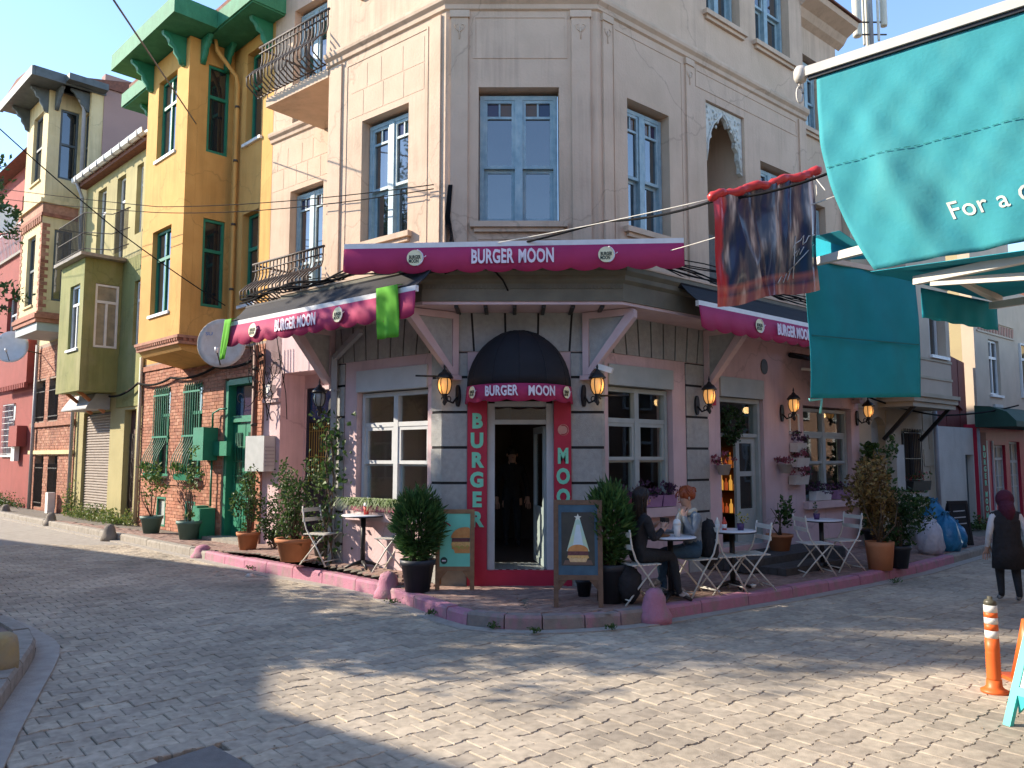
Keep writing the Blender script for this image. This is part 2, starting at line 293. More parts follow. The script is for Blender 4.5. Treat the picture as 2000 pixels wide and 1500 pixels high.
        for i in range(len(us) - 1):
            for j in range(len(zs) - 1):
                if not solid(i, j): continue
                a, b, c, d = us[i], us[i + 1], zs[j], zs[j + 1]
                s.quad(F.P(a, n1, c), F.P(b, n1, c), F.P(b, n1, d), F.P(a, n1, d))
                s.quad(F.P(a, n0, c), F.P(a, n0, d), F.P(b, n0, d), F.P(b, n0, c))
                if not solid(i - 1, j): s.quad(F.P(a, n0, c), F.P(a, n1, c), F.P(a, n1, d), F.P(a, n0, d))
                if not solid(i + 1, j): s.quad(F.P(b, n0, c), F.P(b, n0, d), F.P(b, n1, d), F.P(b, n1, c))
                if not solid(i, j - 1): s.quad(F.P(a, n0, c), F.P(b, n0, c), F.P(b, n1, c), F.P(a, n1, c))
                if not solid(i, j + 1): s.quad(F.P(a, n0, d), F.P(a, n1, d), F.P(b, n1, d), F.P(b, n0, d))
        return s
    def frame(s, F, u0, u1, n0, n1, z0, z1, w):
        """four-sided border of width w"""
        s.box(F, u0, u0 + w, n0, n1, z0, z1); s.box(F, u1 - w, u1, n0, n1, z0, z1)
        s.box(F, u0 + w, u1 - w, n0, n1, z0, z0 + w); s.box(F, u0 + w, u1 - w, n0, n1, z1 - w, z1); return s
    def obj(s, name, mats, parent=None, recalc=True, at=None, weld=False):
        me = bpy.data.meshes.new(name)
        org = Vector(at) if at is not None else (Vector(parent['_org']) if parent is not None and '_org' in parent else Vector((0, 0, 0)))
        me.from_pydata([v - org for v in s.v], [], s.f)
        mats = mats if isinstance(mats, (list, tuple)) else [mats]
        for m in mats: me.materials.append(m)
        me.polygons.foreach_set('material_index', s.m); me.polygons.foreach_set('use_smooth', s.sm)
        if any(s.pc):
            a = me.attributes.new('piece', 'FLOAT', 'FACE'); a.data.foreach_set('value', s.pc)
        if recalc or weld:
            bm = bmesh.new(); bm.from_mesh(me)
            if weld: bmesh.ops.remove_doubles(bm, verts=bm.verts, dist=1e-5)
            bmesh.ops.recalc_face_normals(bm, faces=bm.faces); bm.to_mesh(me); bm.free()
        me.update()
        o = bpy.data.objects.new(name, me); COL.objects.link(o)
        if parent is not None:
            o.parent = parent
            if '_org' in parent and at is None: o['_org'] = parent['_org']
        else: o.location = org
        if '_org' not in o: o['_org'] = tuple(org)
        return o
def tag(o, label, cat, group=None, kind=None):
    if label: o['label'] = label
    if cat: o['category'] = cat
    if group: o['group'] = group
    if kind: o['kind'] = kind
    return o
def thing(name, label, cat, loc=(0, 0, 0), group=None):
    o = bpy.data.objects.new(name, None); COL.objects.link(o); o.location = loc; o['_org'] = tuple(loc); o.empty_display_size = 0.2
    return tag(o, label, cat, group)
def local_thing(name, label, cat, group=None):
    """a thing modelled round its own origin, moved afterwards"""
    return thing(name, label, cat, (0, 0, 0), group)
def dup(root, loc, rz=0.0, label=None, group=None, scale=None):
    r = root.copy(); COL.objects.link(r); r.location = loc; r.rotation_euler = (0, 0, rz)
    if scale: r.scale = (scale, scale, scale) if not isinstance(scale, tuple) else scale
    if label: r['label'] = label
    if group: r['group'] = group
    for ch in list(root.children):
        c = ch.copy(); COL.objects.link(c); c.parent = r
        for g in list(ch.children):
            d = g.copy(); COL.objects.link(d); d.parent = c
    return r
def text_geo(txt, size, bold=0.0, extrude=0.004, spacing=1.0, shear=0.0):
    cu = bpy.data.curves.new('t', 'FONT'); cu.body = txt; cu.size = size; cu.offset = bold * size; cu.extrude = extrude
    cu.align_x = 'CENTER'; cu.space_character = spacing; cu.resolution_u = 3; cu.shear = shear
    o = bpy.data.objects.new('t', cu); COL.objects.link(o)
    dg = bpy.context.evaluated_depsgraph_get(); me = bpy.data.meshes.new_from_object(o.evaluated_get(dg))
    vs = [v.co.copy() for v in me.vertices]; fs = [tuple(p.vertices) for p in me.polygons]
    bpy.data.objects.remove(o); bpy.data.curves.remove(cu); bpy.data.meshes.remove(me)
    return vs, fs
def text_on(mb, txt, size, c, x, y, bold=0.0, sx=1.0, sy=1.0, ext=0.004, spacing=1.0, jag=0.0, shear=0.0):
    """lettering laid on a plane: centre-bottom point c, right vector x, up vector y"""
    vs, fs = text_geo(txt, size, bold, ext, spacing, shear); x = Vector(x).normalized(); y = Vector(y).normalized(); z = x.cross(y)
    c = Vector(c)
    def j(v):
        yy = v.y
        if jag: yy = v.y + jag * size * math.sin(v.x * 9.0 / size) * (v.y / size)
        return c + x * (v.x * sx) + y * (yy * sy) + z * v.z
    return mb.add([j(v) for v in vs], fs)
def scallop(n_wave, width, amp):
    """bottom edge of a valance as (fraction, dz)"""
    k = n_wave * 8
    return [(i / k, -amp * abs(math.sin(math.pi * n_wave * i / k)) ** 0.8) for i in range(k + 1)]
def foliage(name, mats, parent, pts, size, n_jit=0.0, aspect=1.6, up=0.3, seed=1):
    """leaf-sized folded diamonds at the given points, shaped in one mesh"""
    rnd = random.Random(seed); mb = MB()
    for p in pts:
        p = Vector(p); a = rnd.uniform(0, 2 * math.pi); el = rnd.uniform(-0.5, 1.0) + up
        d = Vector((math.cos(a) * math.cos(el), math.sin(a) * math.cos(el), math.sin(el))); sd = d.orthogonal().normalized()
        sd = (Matrix.Rotation(rnd.uniform(0, 6.28), 3, d) @ sd); L = size * rnd.uniform(0.6, 1.3); w = L / aspect / 2; nn = d.cross(sd) * (w * 0.35)
        mb.cur = rnd.choices(range(len(mats)), weights=[3, 3, 2][:len(mats)])[0]
        mb.add([p, p + d * L * 0.5 + sd * w + nn, p + d * L, p + d * L * 0.5 - sd * w + nn], [(0, 1, 2), (0, 2, 3)])
    return mb.obj(name, mats, parent, recalc=False)
def blob_pts(c, rx, ry, rz, n, rnd, shell=0.35, lumps=6):
    """points through an uneven crown: clumps round the middle, denser to the outside"""
    c = Vector(c); cl = [(Vector((rnd.gauss(0, .45) * rx, rnd.gauss(0, .45) * ry, rnd.gauss(0, .45) * rz)), rnd.uniform(.38, .62)) for _ in range(lumps)]
    out = []
    for _ in range(n):
        o, k = rnd.choice(cl); v = Vector((rnd.gauss(0, 1), rnd.gauss(0, 1), rnd.gauss(0, 1))).normalized() * (rnd.random() ** shell) * k
        out.append(c + o + Vector((v.x * rx, v.y * ry, v.z * rz)))
    return out
# ================================================================== GROUND
ZR = -0.15                                    # top of the road pavers; the pavement kerb top is 0
def struct(o): o['kind'] = 'structure'; return o
def inside(p, poly):
    x, y = p[0], p[1]; c = False; n = len(poly); j = n - 1
    for i in range(n):
        xi, yi = poly[i][0], poly[i][1]; xj, yj = poly[j][0], poly[j][1]
        if (yi > y) != (yj > y) and x < (xj - xi) * (y - yi) / (yj - yi) + xi: c = not c
        j = i
    return c
def dist_line(p, line):
    best = 1e9; p = Vector((p[0], p[1]))
    for a, b in zip(line, line[1:]):
        a = Vector((a[0], a[1])); b = Vector((b[0], b[1])); d = b - a; t = max(0, min(1, (p - a).dot(d) / max(1e-9, d.length_squared)))
        best = min(best, (a + d * t - p).length)
    return best
def offset_line(line, d):
    """offset a 2-D polyline to its right-hand side by d (mitred)"""
    L = [Vector((p[0], p[1])) for p in line]; out = []
    for i, p in enumerate(L):
        t0 = (p - L[i - 1]).normalized() if i else None; t1 = (L[i + 1] - p).normalized() if i < len(L) - 1 else None
        n0 = Vector((t0.y, -t0.x)) if t0 else None; n1 = Vector((t1.y, -t1.x)) if t1 else None
        if n0 is None: m = n1
        elif n1 is None: m = n0
        else: m = (n0 + n1) / max(0.3, 1 + n0.dot(n1))
        out.append(p + m * d)
    return out
def resample(line, step):
    L = [Vector((p[0], p[1])) for p in line]; out = [L[0]]; acc = 0.0
    for a, b in zip(L, L[1:]):
        d = (b - a).length; pos = 0.0
        while acc + (d - pos) >= step:
            pos += step - acc; out.append(a + (b - a) * (pos / d)); acc = 0.0
        acc += d - pos
    return out
# kerb of the cafe corner, road side, from far left round the corner to far right
KC = [FY.P(34, 1.15, 0), FY.P(20, 1.15, 0), FY.P(10, 1.12, 0), FY.P(4, 1.12, 0)] + [gp(x, y, ZR) for x, y in
     [(385, 1090), (500, 1117), (640, 1143), (750, 1168), (820, 1193), (868, 1211), (914, 1224), (978, 1231), (1045, 1233), (1109, 1231), (1180, 1227),
      (1240, 1221), (1290, 1213), (1400, 1195), (1500, 1178), (1600, 1160), (1700, 1141), (1800, 1119)]] + [FRt.P(9, 1.62, 0), FRt.P(16, 1.75, 0), FRt.P(30, 1.9, 0)]
KC = [Vector((p[0], p[1])) for p in KC]
POLY_C = KC + [Vector((40, 60)), Vector((-60, 60))]
# kerb of the block on the near left
KA = [gp(x, y, ZR) for x, y in [(62, 1258), (70, 1270), (67, 1288), (50, 1318), (28, 1350), (-30, 1440), (-120, 1600)]]
KA = [FY.P(22, 5.9, 0), FY.P(12, 6.0, 0), FY.P(7.5, 6.05, 0), gp(-40, 1205, ZR), gp(20, 1232, ZR)] + KA
KA = [Vector((p[0], p[1])) for p in KA]
POLY_A = KA + [Vector((-6, -6)), Vector((-60, -6)), Vector((-60, 40))]
GC = offset_line(KC, 0.16)                      # outer edge of the gutter strip, cafe side
GA = offset_line(KA, -0.24) if not inside(offset_line(KA, 0.24)[6], POLY_A) and False else None
_t = offset_line(KA, 0.2); GA = _t if not inside(_t[7], POLY_A) else offset_line(KA, -0.2)
_t = offset_line(KC, 0.16); GC = _t if not inside(_t[12], POLY_C) else offset_line(KC, -0.16)
POLY_GC = GC + [Vector((40, 60)), Vector((-60, 60))]; POLY_GA = GA + [Vector((-6, -6)), Vector((-60, -6)), Vector((-60, 40))]
g = MB(); g.quad((-900, -600, -0.30), (900, -600, -0.30), (900, 1200, -0.30), (-900, 1200, -0.30))
struct(g.obj('ground', mat('bare_earth', (0.20, 0.17, 0.13), (0.15, 0.13, 0.10), 0.6, 0.95)))
M_road = mat('far_paving', (0.35, 0.32, 0.285), (0.27, 0.25, 0.22), 9, 0.92, 0.5, 30, stain=(0.24, 0.22, 0.195), sstr=0.5, sscale=1.0)
g = MB(); g.quad((-60, -12, ZR - 0.035), (45, -12, ZR - 0.035), (45, 60, ZR - 0.035), (-60, 60, ZR - 0.035))
road = struct(g.obj('road', M_sand))
# interlocking double-T pavers, rows parallel to the right-hand street
PW, PH = 0.205, 0.168
def paver_outline(gap):
    a, b = 0.055, 0.075; e = 0.019; W2 = PW
    low = [(0, 0), (a, 0), (b, e), (W2 - b, e), (W2 - a, 0), (W2, 0)]
    top = [(W2, PH + e), (W2 / 2 + b - W2 / 2 + 0.0, PH + e)]
    top = [(W2, PH + e), (W2 / 2 + 0.0475, PH + e), (W2 / 2 + 0.0275, PH), (W2 / 2 - 0.0275, PH), (W2 / 2 - 0.0475, PH + e), (0, PH + e)]
    pts = low + top; c = Vector((W2 / 2, PH / 2 + e / 2)); out = []
    for p in pts:
        v = Vector(p) - c; out.append(Vector((v.x - math.copysign(gap, v.x), v.y - math.copysign(gap, v.y))))
    return out
OUT0 = paver_outline(0.0028); OUT1 = paver_outline(0.0075)
def paver_mesh(mb, org, ux, uy, dz, tilt):
    k = len(OUT0); P = []
    for ring, z in ((OUT0, -0.05), (OUT0, -0.006), (OUT1, 0.0)):
        for v in ring:
            p = org + ux * v.x + uy * v.y; P.append(Vector((p.x, p.y, ZR + z + dz + tilt[0] * v.x + tilt[1] * v.y)))
    f = [tuple(range(2 * k, 3 * k))]
    for r in (0, 1):
        for i in range(k): f.append((r * k + i, r * k + (i + 1) % k, (r + 1) * k + (i + 1) % k, (r + 1) * k + i))
    mb.add(P, f)
rp = random.Random(3)
ux = FRt.d.copy(); uy = Vector((-ux.y, ux.x, 0))
cells = []
plate = [gp(416, 1456, ZR), gp(262, 1506, ZR), gp(360, 1600, ZR), gp(520, 1512, ZR)]
for r in range(-80, 130):
    for c in range(-60, 120):
        p = ux * ((c + 0.5 * (r % 2)) * PW) + uy * (r * PH) + Vector((0.4, 3.0, 0))
        if p.y < 4.2 or p.y > 17 or abs(p.x) > 0.66 * p.y + 0.4: continue
        if inside(p, plate): continue
        if (inside(p, POLY_GC) and dist_line(p, GC) > 0.13) or (inside(p, POLY_GA) and dist_line(p, GA) > 0.16): continue
        cells.append((p.length, p))
cells.sort(key=lambda t: t[0])
me0 = MB(); paver_mesh(me0, Vector((0, 0, 0)), ux, uy, 0, (0, 0)); first = me0.obj('paver', M_paver, road, at=(0, 0, 0)); first.location = cells[0][1]
for i, (d, p) in enumerate(cells[:300]):
    o = first if i == 0 else first.copy()
    if i: COL.objects.link(o)
    o.location = (p.x, p.y, rp.uniform(-0.004, 0.004)); o.rotation_euler = (rp.uniform(-.012, .012), rp.uniform(-.012, .012), rp.uniform(-.008, .008))
mb = MB()
for d, p in cells[300:]:
    mb.piece = rp.uniform(0.001, 0.999); paver_mesh(mb, p, ux, uy, rp.uniform(-0.004, 0.004), (rp.uniform(-.012, .012), rp.uniform(-.012, .012)))
o = mb.obj('pavers', M_paver, road, recalc=False); o['kind'] = 'stuff'; del o['_org']
# far road beyond the laid pavers
mb = MB()
for a in range(0, 40):
    for q in range(-60, 60):
        x0, y0 = q * 0.8, 16.9 + a * 0.8
        if abs(x0) > 30: continue
        if inside((x0 + .4, y0 + .4), POLY_C) or inside((x0 + .4, y0 + .4), POLY_A): continue
        mb.quad((x0, y0, ZR - 0.012), (x0 + .8, y0, ZR - 0.012), (x0 + .8, y0 + .8, ZR - 0.012), (x0, y0 + .8, ZR - 0.012))
o = mb.obj('distant_paving', M_road, road, recalc=False)
# steel cover let into the road at the bottom of the picture
mb = MB(); mb.slab([(p.x, p.y) for p in plate], ZR - 0.03, ZR + 0.002)
tag(mb.obj('manhole_cover', mat('dark_steel_cover', (0.17, 0.165, 0.16), (0.13, 0.125, 0.12), 12, 0.75, 0.3, 90), at=plate[0]), 'dark square steel cover set flush in the grey road pavers', 'cover')
# gutter strips
def strip(mb, A, B, z0, z1):
    for i in range(len(A) - 1):
        P = [A[i], A[i + 1], B[i + 1], B[i]]; mb.slab(P, z0, z1)
mb = MB(); strip(mb, KC, GC, ZR - 0.06, ZR + 0.012); struct(mb.obj('gutter', M_gutter))
mb = MB(); strip(mb, KA, GA, ZR - 0.06, ZR + 0.018)
struct(mb.obj('gutter', M_gutter))
# ---- pavements
def pavz(p):
    v = Vector((p[0], p[1], 0)) - FL.o; s = v.dot(FL.d); off = v.dot(FL.n)
    k = max(0.0, min(1.0, s / 0.7)) * max(0.0, min(1.0, (6.5 - s) / 2.5)); return 0.13 * k * max(0.0, min(1.0, (0.75 - off) / 0.55))
mb = MB()
def grid(mb, poly, line, x0, x1, y0, y1, st, zf):
    nx = int((x1 - x0) / st); ny = int((y1 - y0) / st)
    for i in range(nx):
        for j in range(ny):
            cs = [(x0 + (i + a) * st, y0 + (j + b) * st) for a, b in ((0, 0), (1, 0), (1, 1), (0, 1))]
            if all(inside(c, poly) for c in cs): mb.quad(*[(c[0], c[1], zf(c)) for c in cs])
grid(mb, POLY_C, KC, -30, 16, 8, 34, 0.12, lambda c: pavz(c) - 0.012)
pavement = struct(mb.obj('pavement', M_sand, recalc=False))
def building(p):          # inside the footprint of the houses
    v = Vector((p[0], p[1], 0))
    a = v - FL.o; b = v - FRt.o; y = v - FY.o
    if p[1] > 10.75 and a.dot(FL.n) < 0.02 and b.dot(FRt.n) < 0.02 and not (a.dot(FL.d) > 2.4 and a.dot(FL.n) > -1.2): return True
    if y.dot(FY.d) > 0.0 and y.dot(FY.n) < 0.02: return True
    return False
def brick_box(mb, org, dx, dy, L, Wd, z, zt=None):
    h = [(-L / 2, -Wd / 2), (L / 2, -Wd / 2), (L / 2, Wd / 2), (-L / 2, Wd / 2)]; P = []
    for k, zz in ((1.0, -0.04), (1.0, -0.005), (0.93, 0.0)):
        for a, b in h:
            kk = 1 - (1 - k) * (0.5 if abs(a) > abs(b) else 1); q = org + dx * (a * kk) + dy * (b * k); P.append(Vector((q.x, q.y, z + zz)))
    f = [(8, 9, 10, 11)] + [(r * 4 + i, r * 4 + (i + 1) % 4, r * 4 + 4 + (i + 1) % 4, r * 4 + 4 + i) for r in (0, 1) for i in range(4)]
    mb.add(P, f)
pcs = []
for F, lo, hi, side in ((FL, -2.5, 24, -1), (FRt, -2.5, 11, 1)):
    for r in range(-6, 44):
        for c in range(int(lo / .2), int(hi / .2)):
            u = (c + 0.5 * (r % 2)) * 0.2; n = -1.9 + r * 0.1 if side < 0 else -1.0 + r * 0.1
            if side < 0: n = 2.4 - r * 0.1 - (1.0 if u > 8 else 0)
            else: n = 2.6 - r * 0.1
            p = F.P(u, n, 0)
            if (p.x < 0.13) != (side < 0): continue
            if not inside(p, POLY_C) or dist_line(p, KC) < 0.165 or building(p): continue
            if p.length > 27 or abs(p.x) > 0.7 * p.y + 0.5: continue
            if dist_line(p, KC) > 3.2: continue
            pcs.append((p.length, p, F))
pcs.sort(key=lambda t: t[0])
m0 = {}
for F in (FL, FRt):
    b = MB(); brick_box(b, Vector((0, 0, 0)), F.d, F.n, 0.194, 0.094, 0); m0[id(F)] = b.obj('paving_brick', M_pav, pavement, at=(0, 0, 0))
used = set()
for i, (d, p, F) in enumerate(pcs[:300]):
    s0 = m0[id(F)]; o = s0 if id(F) not in used else s0.copy()
    if id(F) in used: COL.objects.link(o)
    used.add(id(F)); o.location = (p.x, p.y, pavz(p) + rp.uniform(-.004, .003)); o.rotation_euler = (rp.uniform(-.015, .015), rp.uniform(-.015, .015), rp.uniform(-.012, .012))
mb = MB()
for d, p, F in pcs[300:]:
    mb.piece = rp.uniform(0.001, 0.999); brick_box(mb, p, F.d, F.n, 0.194, 0.094, pavz(p) + rp.uniform(-.004, .003))
o = mb.obj('paving_bricks', M_pav, pavement, recalc=False); o['kind'] = 'stuff'
mb = MB(); grid(mb, POLY_A, KA, -14, 0, 2, 16, 0.12, lambda c: -0.03)
nearpav = struct(mb.obj('near_pavement', mat('dusty_red_paving', (0.27, 0.18, 0.15), (0.22, 0.15, 0.125), 12, 0.95, 0.4, 60), recalc=False))
# ---- kerb stones
kerb = struct(thing('kerb', None, None))
def kerbstones(line, polyin, segs, parent, w=0.16):
    """segs: (length, material) cycled by a function of the distance along"""
    inn = offset_line(line, w); 
    if not inside(inn[len(inn) // 2], polyin): inn = offset_line(line, -w)
    L = [Vector(p) for p in line]; cum = [0.0]
    for a, b in zip(L, L[1:]): cum.append(cum[-1] + (b - a).length)
    def pt(Ln, s):
        for i in range(len(L) - 1):
            if s <= cum[i + 1] + 1e-6: k = (s - cum[i]) / max(1e-9, cum[i + 1] - cum[i]); return Ln[i] + (Ln[i + 1] - Ln[i]) * k
        return Ln[-1]
    s = 0.0; rk = random.Random(11)
    while s < cum[-1] - 0.05:
        ln, m = segs(pt(L, s)); e = min(cum[-1], s + ln * rk.uniform(.9, 1.1)); g = 0.007
        ns = max(1, int((e - s) / 0.25)); ps = [s + g + (e - s - 2 * g) * i / ns for i in range(ns + 1)]
        zt = pavz(pt(L, s)) * 0.3 + rk.uniform(-.008, .008)
        mb = MB(); P = []; 
        for q in ps:
            a = pt(L, q); b = pt(inn, q); d = (b - a)
            for f, z in ((0.0, ZR - .05), (0.04, zt - 0.03), (0.16, zt), (1.0, zt), (1.0, ZR - .05)): pp = a + d * f; P.append((pp.x, pp.y, z))
        F_ = []
        for i in range(ns):
            for j in range(4): F_.append((i * 5 + j, (i + 1) * 5 + j, (i + 1) * 5 + j + 1, i * 5 + j + 1))
        F_ += [(0, 1, 2, 3, 4), tuple(ns * 5 + j for j in (4, 3, 2, 1, 0))]
        mb.add(P, F_); o = mb.obj('kerb_stone', m, parent)
        s = e
def segC(p):
    if p.x < -5.9: return 0.75, M_kerb
    if p.x < -1.0: return 0.8, M_kpink
    if p.x < -0.62: return 0.42, M_kpink
    if p.x < 1.25: return 0.44, M_kworn
    if p.x < 7.2: return 0.9, M_kpink
    return 0.9, M_kerb
kerbstones(KC, POLY_C, segC, kerb)
kerbstones(KA, POLY_A, lambda p: (0.5, M_kerb), kerb)
# rounded stubs standing on the kerb line
def stub(px, py, w, h, m, label, face, dep=0.17, z0=ZR):
    """rounded dome stub grown out of the kerb, a little lopsided"""
    b = gp(px, py, ZR); c = Vector((b.x, b.y, z0)) + Vector((0.04, 0.09, 0)); mb = MB(); r = w / 2
    mb.lathe(c, [(r * 1.45, -.02), (r * 1.4, h * .22), (r * 1.15, h * .38), (r * .98, h * .55), (r * .9, h * .72), (r * .74, h * .87), (r * .45, h * .97), (r * .1, h)], 18, 1.0, .8)
    rs = random.Random(px); mb.v = [v + Vector((rs.gauss(0, .004), rs.gauss(0, .004), rs.gauss(0, .004))) for v in mb.v]
    o = mb.obj('kerb_bollard', m, at=b); tag(o, label, 'bollard', 'rounded stubs along the kerb'); return o
def bev(o, w=0.03): return o
aKL = math.atan2(-0.70, 0.72); aKR = math.atan2(0.62, 0.78)
o = bev(stub(750, 1171, 0.27, 0.35, M_kpink, 'pink rounded kerb stub in front of the round white table', aKL + 0.15)); 
o = bev(stub(1275, 1219, 0.27, 0.38, M_kpink, 'pink rounded kerb stub at the feet of the seated pair', aKR - 0.1))
o = bev(stub(388, 1091, 0.30, 0.24, M_kpink, 'low worn pink kerb stub where the pink kerb begins', aKL))
M_kdark = mat('dark_concrete', (0.16, 0.15, 0.145), (0.24, 0.21, 0.18), 7, 0.9, 0.4, 60)
for px, py, h, lab in ((206, 1056, 0.36, 'dark grey kerb stub in front of the weeds, nearest the teal pots'), (92, 1028, 0.36, 'dark grey kerb stub before the brick house, second from the left edge'), (4, 1008, 0.36, 'dark grey kerb stub at the very left edge of the street')):
    bev(stub(px, py, 0.26, h, M_kdark, lab, aKL, 0.25))
# worn yellow stone at the near left kerb
b0 = gp(2, 1308, -0.02); mb = MB(); mb.lathe(b0, [(.12, -.02), (.125, .08), (.115, .2), (.10, .26), (.06, .29), (.02, .295)], 14)
tag(mb.obj('stone_bollard', mat('worn_yellow_paint', (0.38, 0.28, 0.12), (0.30, 0.25, 0.17), 6, 0.9, 0.4, 40), at=b0), 'stubby worn yellow stone bollard on the near left kerb', 'bollard')
# ================================================================== CORNER BUILDING
cb = thing('corner_building', 'beige three-storey corner building with pink cafe ground floor and pale blue sash windows', 'building', (0, 10.74, 0))
def upper_window(parent, F, u0, u1, z0, z1, n=-0.2, sill=True, lites=True, fm=None, gm=None, sm=None, sillw=0.06):
    """pale blue double sash: frame, two upper sashes with two small coloured lights, two lower sashes"""
    fm = fm or M_blue; gm = gm or G_sky; mb = MB(); w = 0.06; um = (u0 + u1) / 2; zr = z0 + (z1 - z0) * 0.45; zl = z1 - 0.30
    mb.frame(F, u0, u1, n - 0.05, n + 0.04, z0, z1, w); mb.box(F, um - 0.055, um + 0.055, n - 0.05, n + 0.05, z0 + w, z1 - w)
    win = mb.obj('window', fm, parent); gl = []
    for a, b in ((u0 + w, um - 0.055), (um + 0.055, u1 - w)):
        mb = MB(); mb.frame(F, a, b, n - 0.03, n + 0.03, zr - 0.03, z1 - w, 0.045); 
        if lites: mb.box(F, a + .045, b - .045, n - .03, n + .026, zl - .035, zl); mb.box(F, (a + b) / 2 - .012, (a + b) / 2 + .012, n - .03, n + .02, zl, z1 - w - .045)
        mb.obj('upper_sash', fm, win)
        mb = MB(); mb.frame(F, a, b, n - 0.065, n - 0.028, z0 + w, zr - 0.03, 0.05); mb.obj('lower_sash', fm, win)
        top = (zl - .035) if lites else z1 - w - .045
        MB().box(F, a + .045, b - .045, n - .012, n - .004, zr + .015, top).obj('pane', gm, win)
        MB().box(F, a + .05, b - .05, n - .052, n - .044, z0 + w + .05, zr - .08).obj('pane', gm, win)
        if lites:
            for k, (p, q) in enumerate(((a + .045, (a + b) / 2 - .012), ((a + b) / 2 + .012, b - .045))):
                MB().box(F, p, q, n - .012, n - .004, zl, z1 - w - .045).obj('coloured_pane', random.choice(STAIN), win)
    if sill:
        mb = MB(); e = 0.12; mb.box(F, u0 - e, u1 + e, -0.18, sillw + .03, z0 - 0.09, z0 - 0.01); mb.box(F, u0 - e + .05, u1 + e - .05, -.1, sillw - .01, z0 - 0.15, z0 - 0.09)
        mb.obj('sill', sm or M_beige2, win)
    # dark sheet put in for the unlit room behind the glass
    MB().box(F, u0 + .02, u1 - .02, n - 0.30, n - 0.24, z0, z1).obj('dark_backing', M_room, win)
    return win
STAIN = [dark_glass('stained_glass_amber', (0.10, 0.05, 0.02), 1.6), dark_glass('stained_glass_violet', (0.035, 0.025, 0.06), 1.6), dark_glass('stained_glass_green', (0.02, 0.05, 0.035), 1.6), dark_glass('stained_glass_blue', (0.02, 0.035, 0.08), 1.6)]
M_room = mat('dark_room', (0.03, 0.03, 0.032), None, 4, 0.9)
ZT = 12.2; ZU = 4.16
N2 = -1.25
# ---- upper walls
hL = [(0.75, 1.8, 4.93, 6.88), (0.75, 1.8, 9.0, 10.95)]
hL2 = [(4.41, 5.46, 4.3, 6.88), (4.41, 5.46, 8.05, 10.6)]
hC = [(-0.47, 0.66, 4.93, 6.88), (-0.47, 0.66, 9.0, 10.95)]
hR = [(0.63, 1.6, 4.98, 6.92), (2.56, 3.66, 4.3, 7.48), (4.13, 5.15, 4.98, 6.85), (0.63, 1.6, 9.0, 10.95), (2.64, 3.62, 9.0, 10.95), (4.1, 5.25, 9.0, 10.95)]
hR2 = [(6.0, 6.75, 8.05, 9.55), (6.0, 6.75, 5.0, 6.6)]
MB().wall(FL, 0, 2.65, ZU, ZT, -0.3, 0, hL).obj('upper_wall', M_beige, cb)
MB().wall(FL, 2.35, 6.15, ZU, ZT, N2 - 0.3, N2, hL2).obj('upper_wall', M_beige, cb)
MB().box(FL, 2.35, 2.65, N2, -0.301, ZU, ZT).obj('upper_wall', M_beige, cb)
MB().wall(FC, PL[0], PR[0], ZU, ZT, -0.3, 0, hC).obj('upper_wall', M_beige, cb)
MB().wall(FRt, 0, 5.7, ZU, ZT, -0.3, 0, hR).obj('upper_wall', M_beige, cb)
MB().wall(FRt, 5.7, 7.4, ZU, 10.4, -0.5, -0.2, hR2).obj('upper_wall', M_beige, cb)
MB().box(FRt, 7.1, 7.4, -6.0, -0.502, 0.0, 10.39).obj('upper_wall', M_beige, cb)
MB().box(FL, 5.85, 6.15, -9, N2 - .302, 0, ZT).obj('party_wall', M_mauve, cb)
MB().box(FRt, 5.4, 5.7, -6.0, -0.302, 10.4, ZT).obj('upper_wall', M_beige, cb)
mb = MB(); mb.slab([FL.P(6.1, N2 - .25, 0), FL.P(2.6, N2 - .25, 0), FL.P(2.6, -.3, 0), FL.P(0.1, -.31, 0), FRt.P(.1, -.31, 0), FRt.P(5.6, -.31, 0), FRt.P(5.6, -8, 0), FL.P(6.1, -8, 0)], ZT - .2, ZT - .02); mb.obj('roof', M_tile, cb)
# right wing eaves
mb = MB(); mb.prism_n(FRt, [(-0.2, 10.1), (-.08, 10.18), (0.0, 10.3), (0.22, 10.42), (0.25, 10.52), (-0.2, 10.62), (-4, 11.4), (-4, 10.42), (-.2, 10.41)], 5.7, 7.55); mb.obj('eave', M_beige, cb)
mb = MB(); mb.prism_n(FRt, [(0.30, 10.53), (0.30, 10.56), (-4, 11.5), (-4, 11.42)], 5.68, 7.6); mb.obj('roof', M_tile, cb)
# ---- windows
for F, hs, nb in ((FL, hL, 0), (FC, hC, 0), (FRt, [hR[0]] + hR[2:], 0)):
    for h in hs: upper_window(cb, F, h[0] + .015, h[1] - .015, h[2] + .01, h[3] - .06, -0.19)
F2 = Fr(FL.P(0, N2, 0)[:2], FL.d[:2], FL.n[:2])
for h in hL2: upper_window(cb, F2, h[0] + .015, h[1] - .015, h[2] + .01, h[3] - .06, -0.19, sill=False)
F3 = Fr(FRt.P(0, -.2, 0)[:2], FRt.d[:2], FRt.n[:2])
for h in hR2: upper_window(cb, F3, h[0] + .015, h[1] - .015, h[2] + .01, h[3] - .04, -0.17)
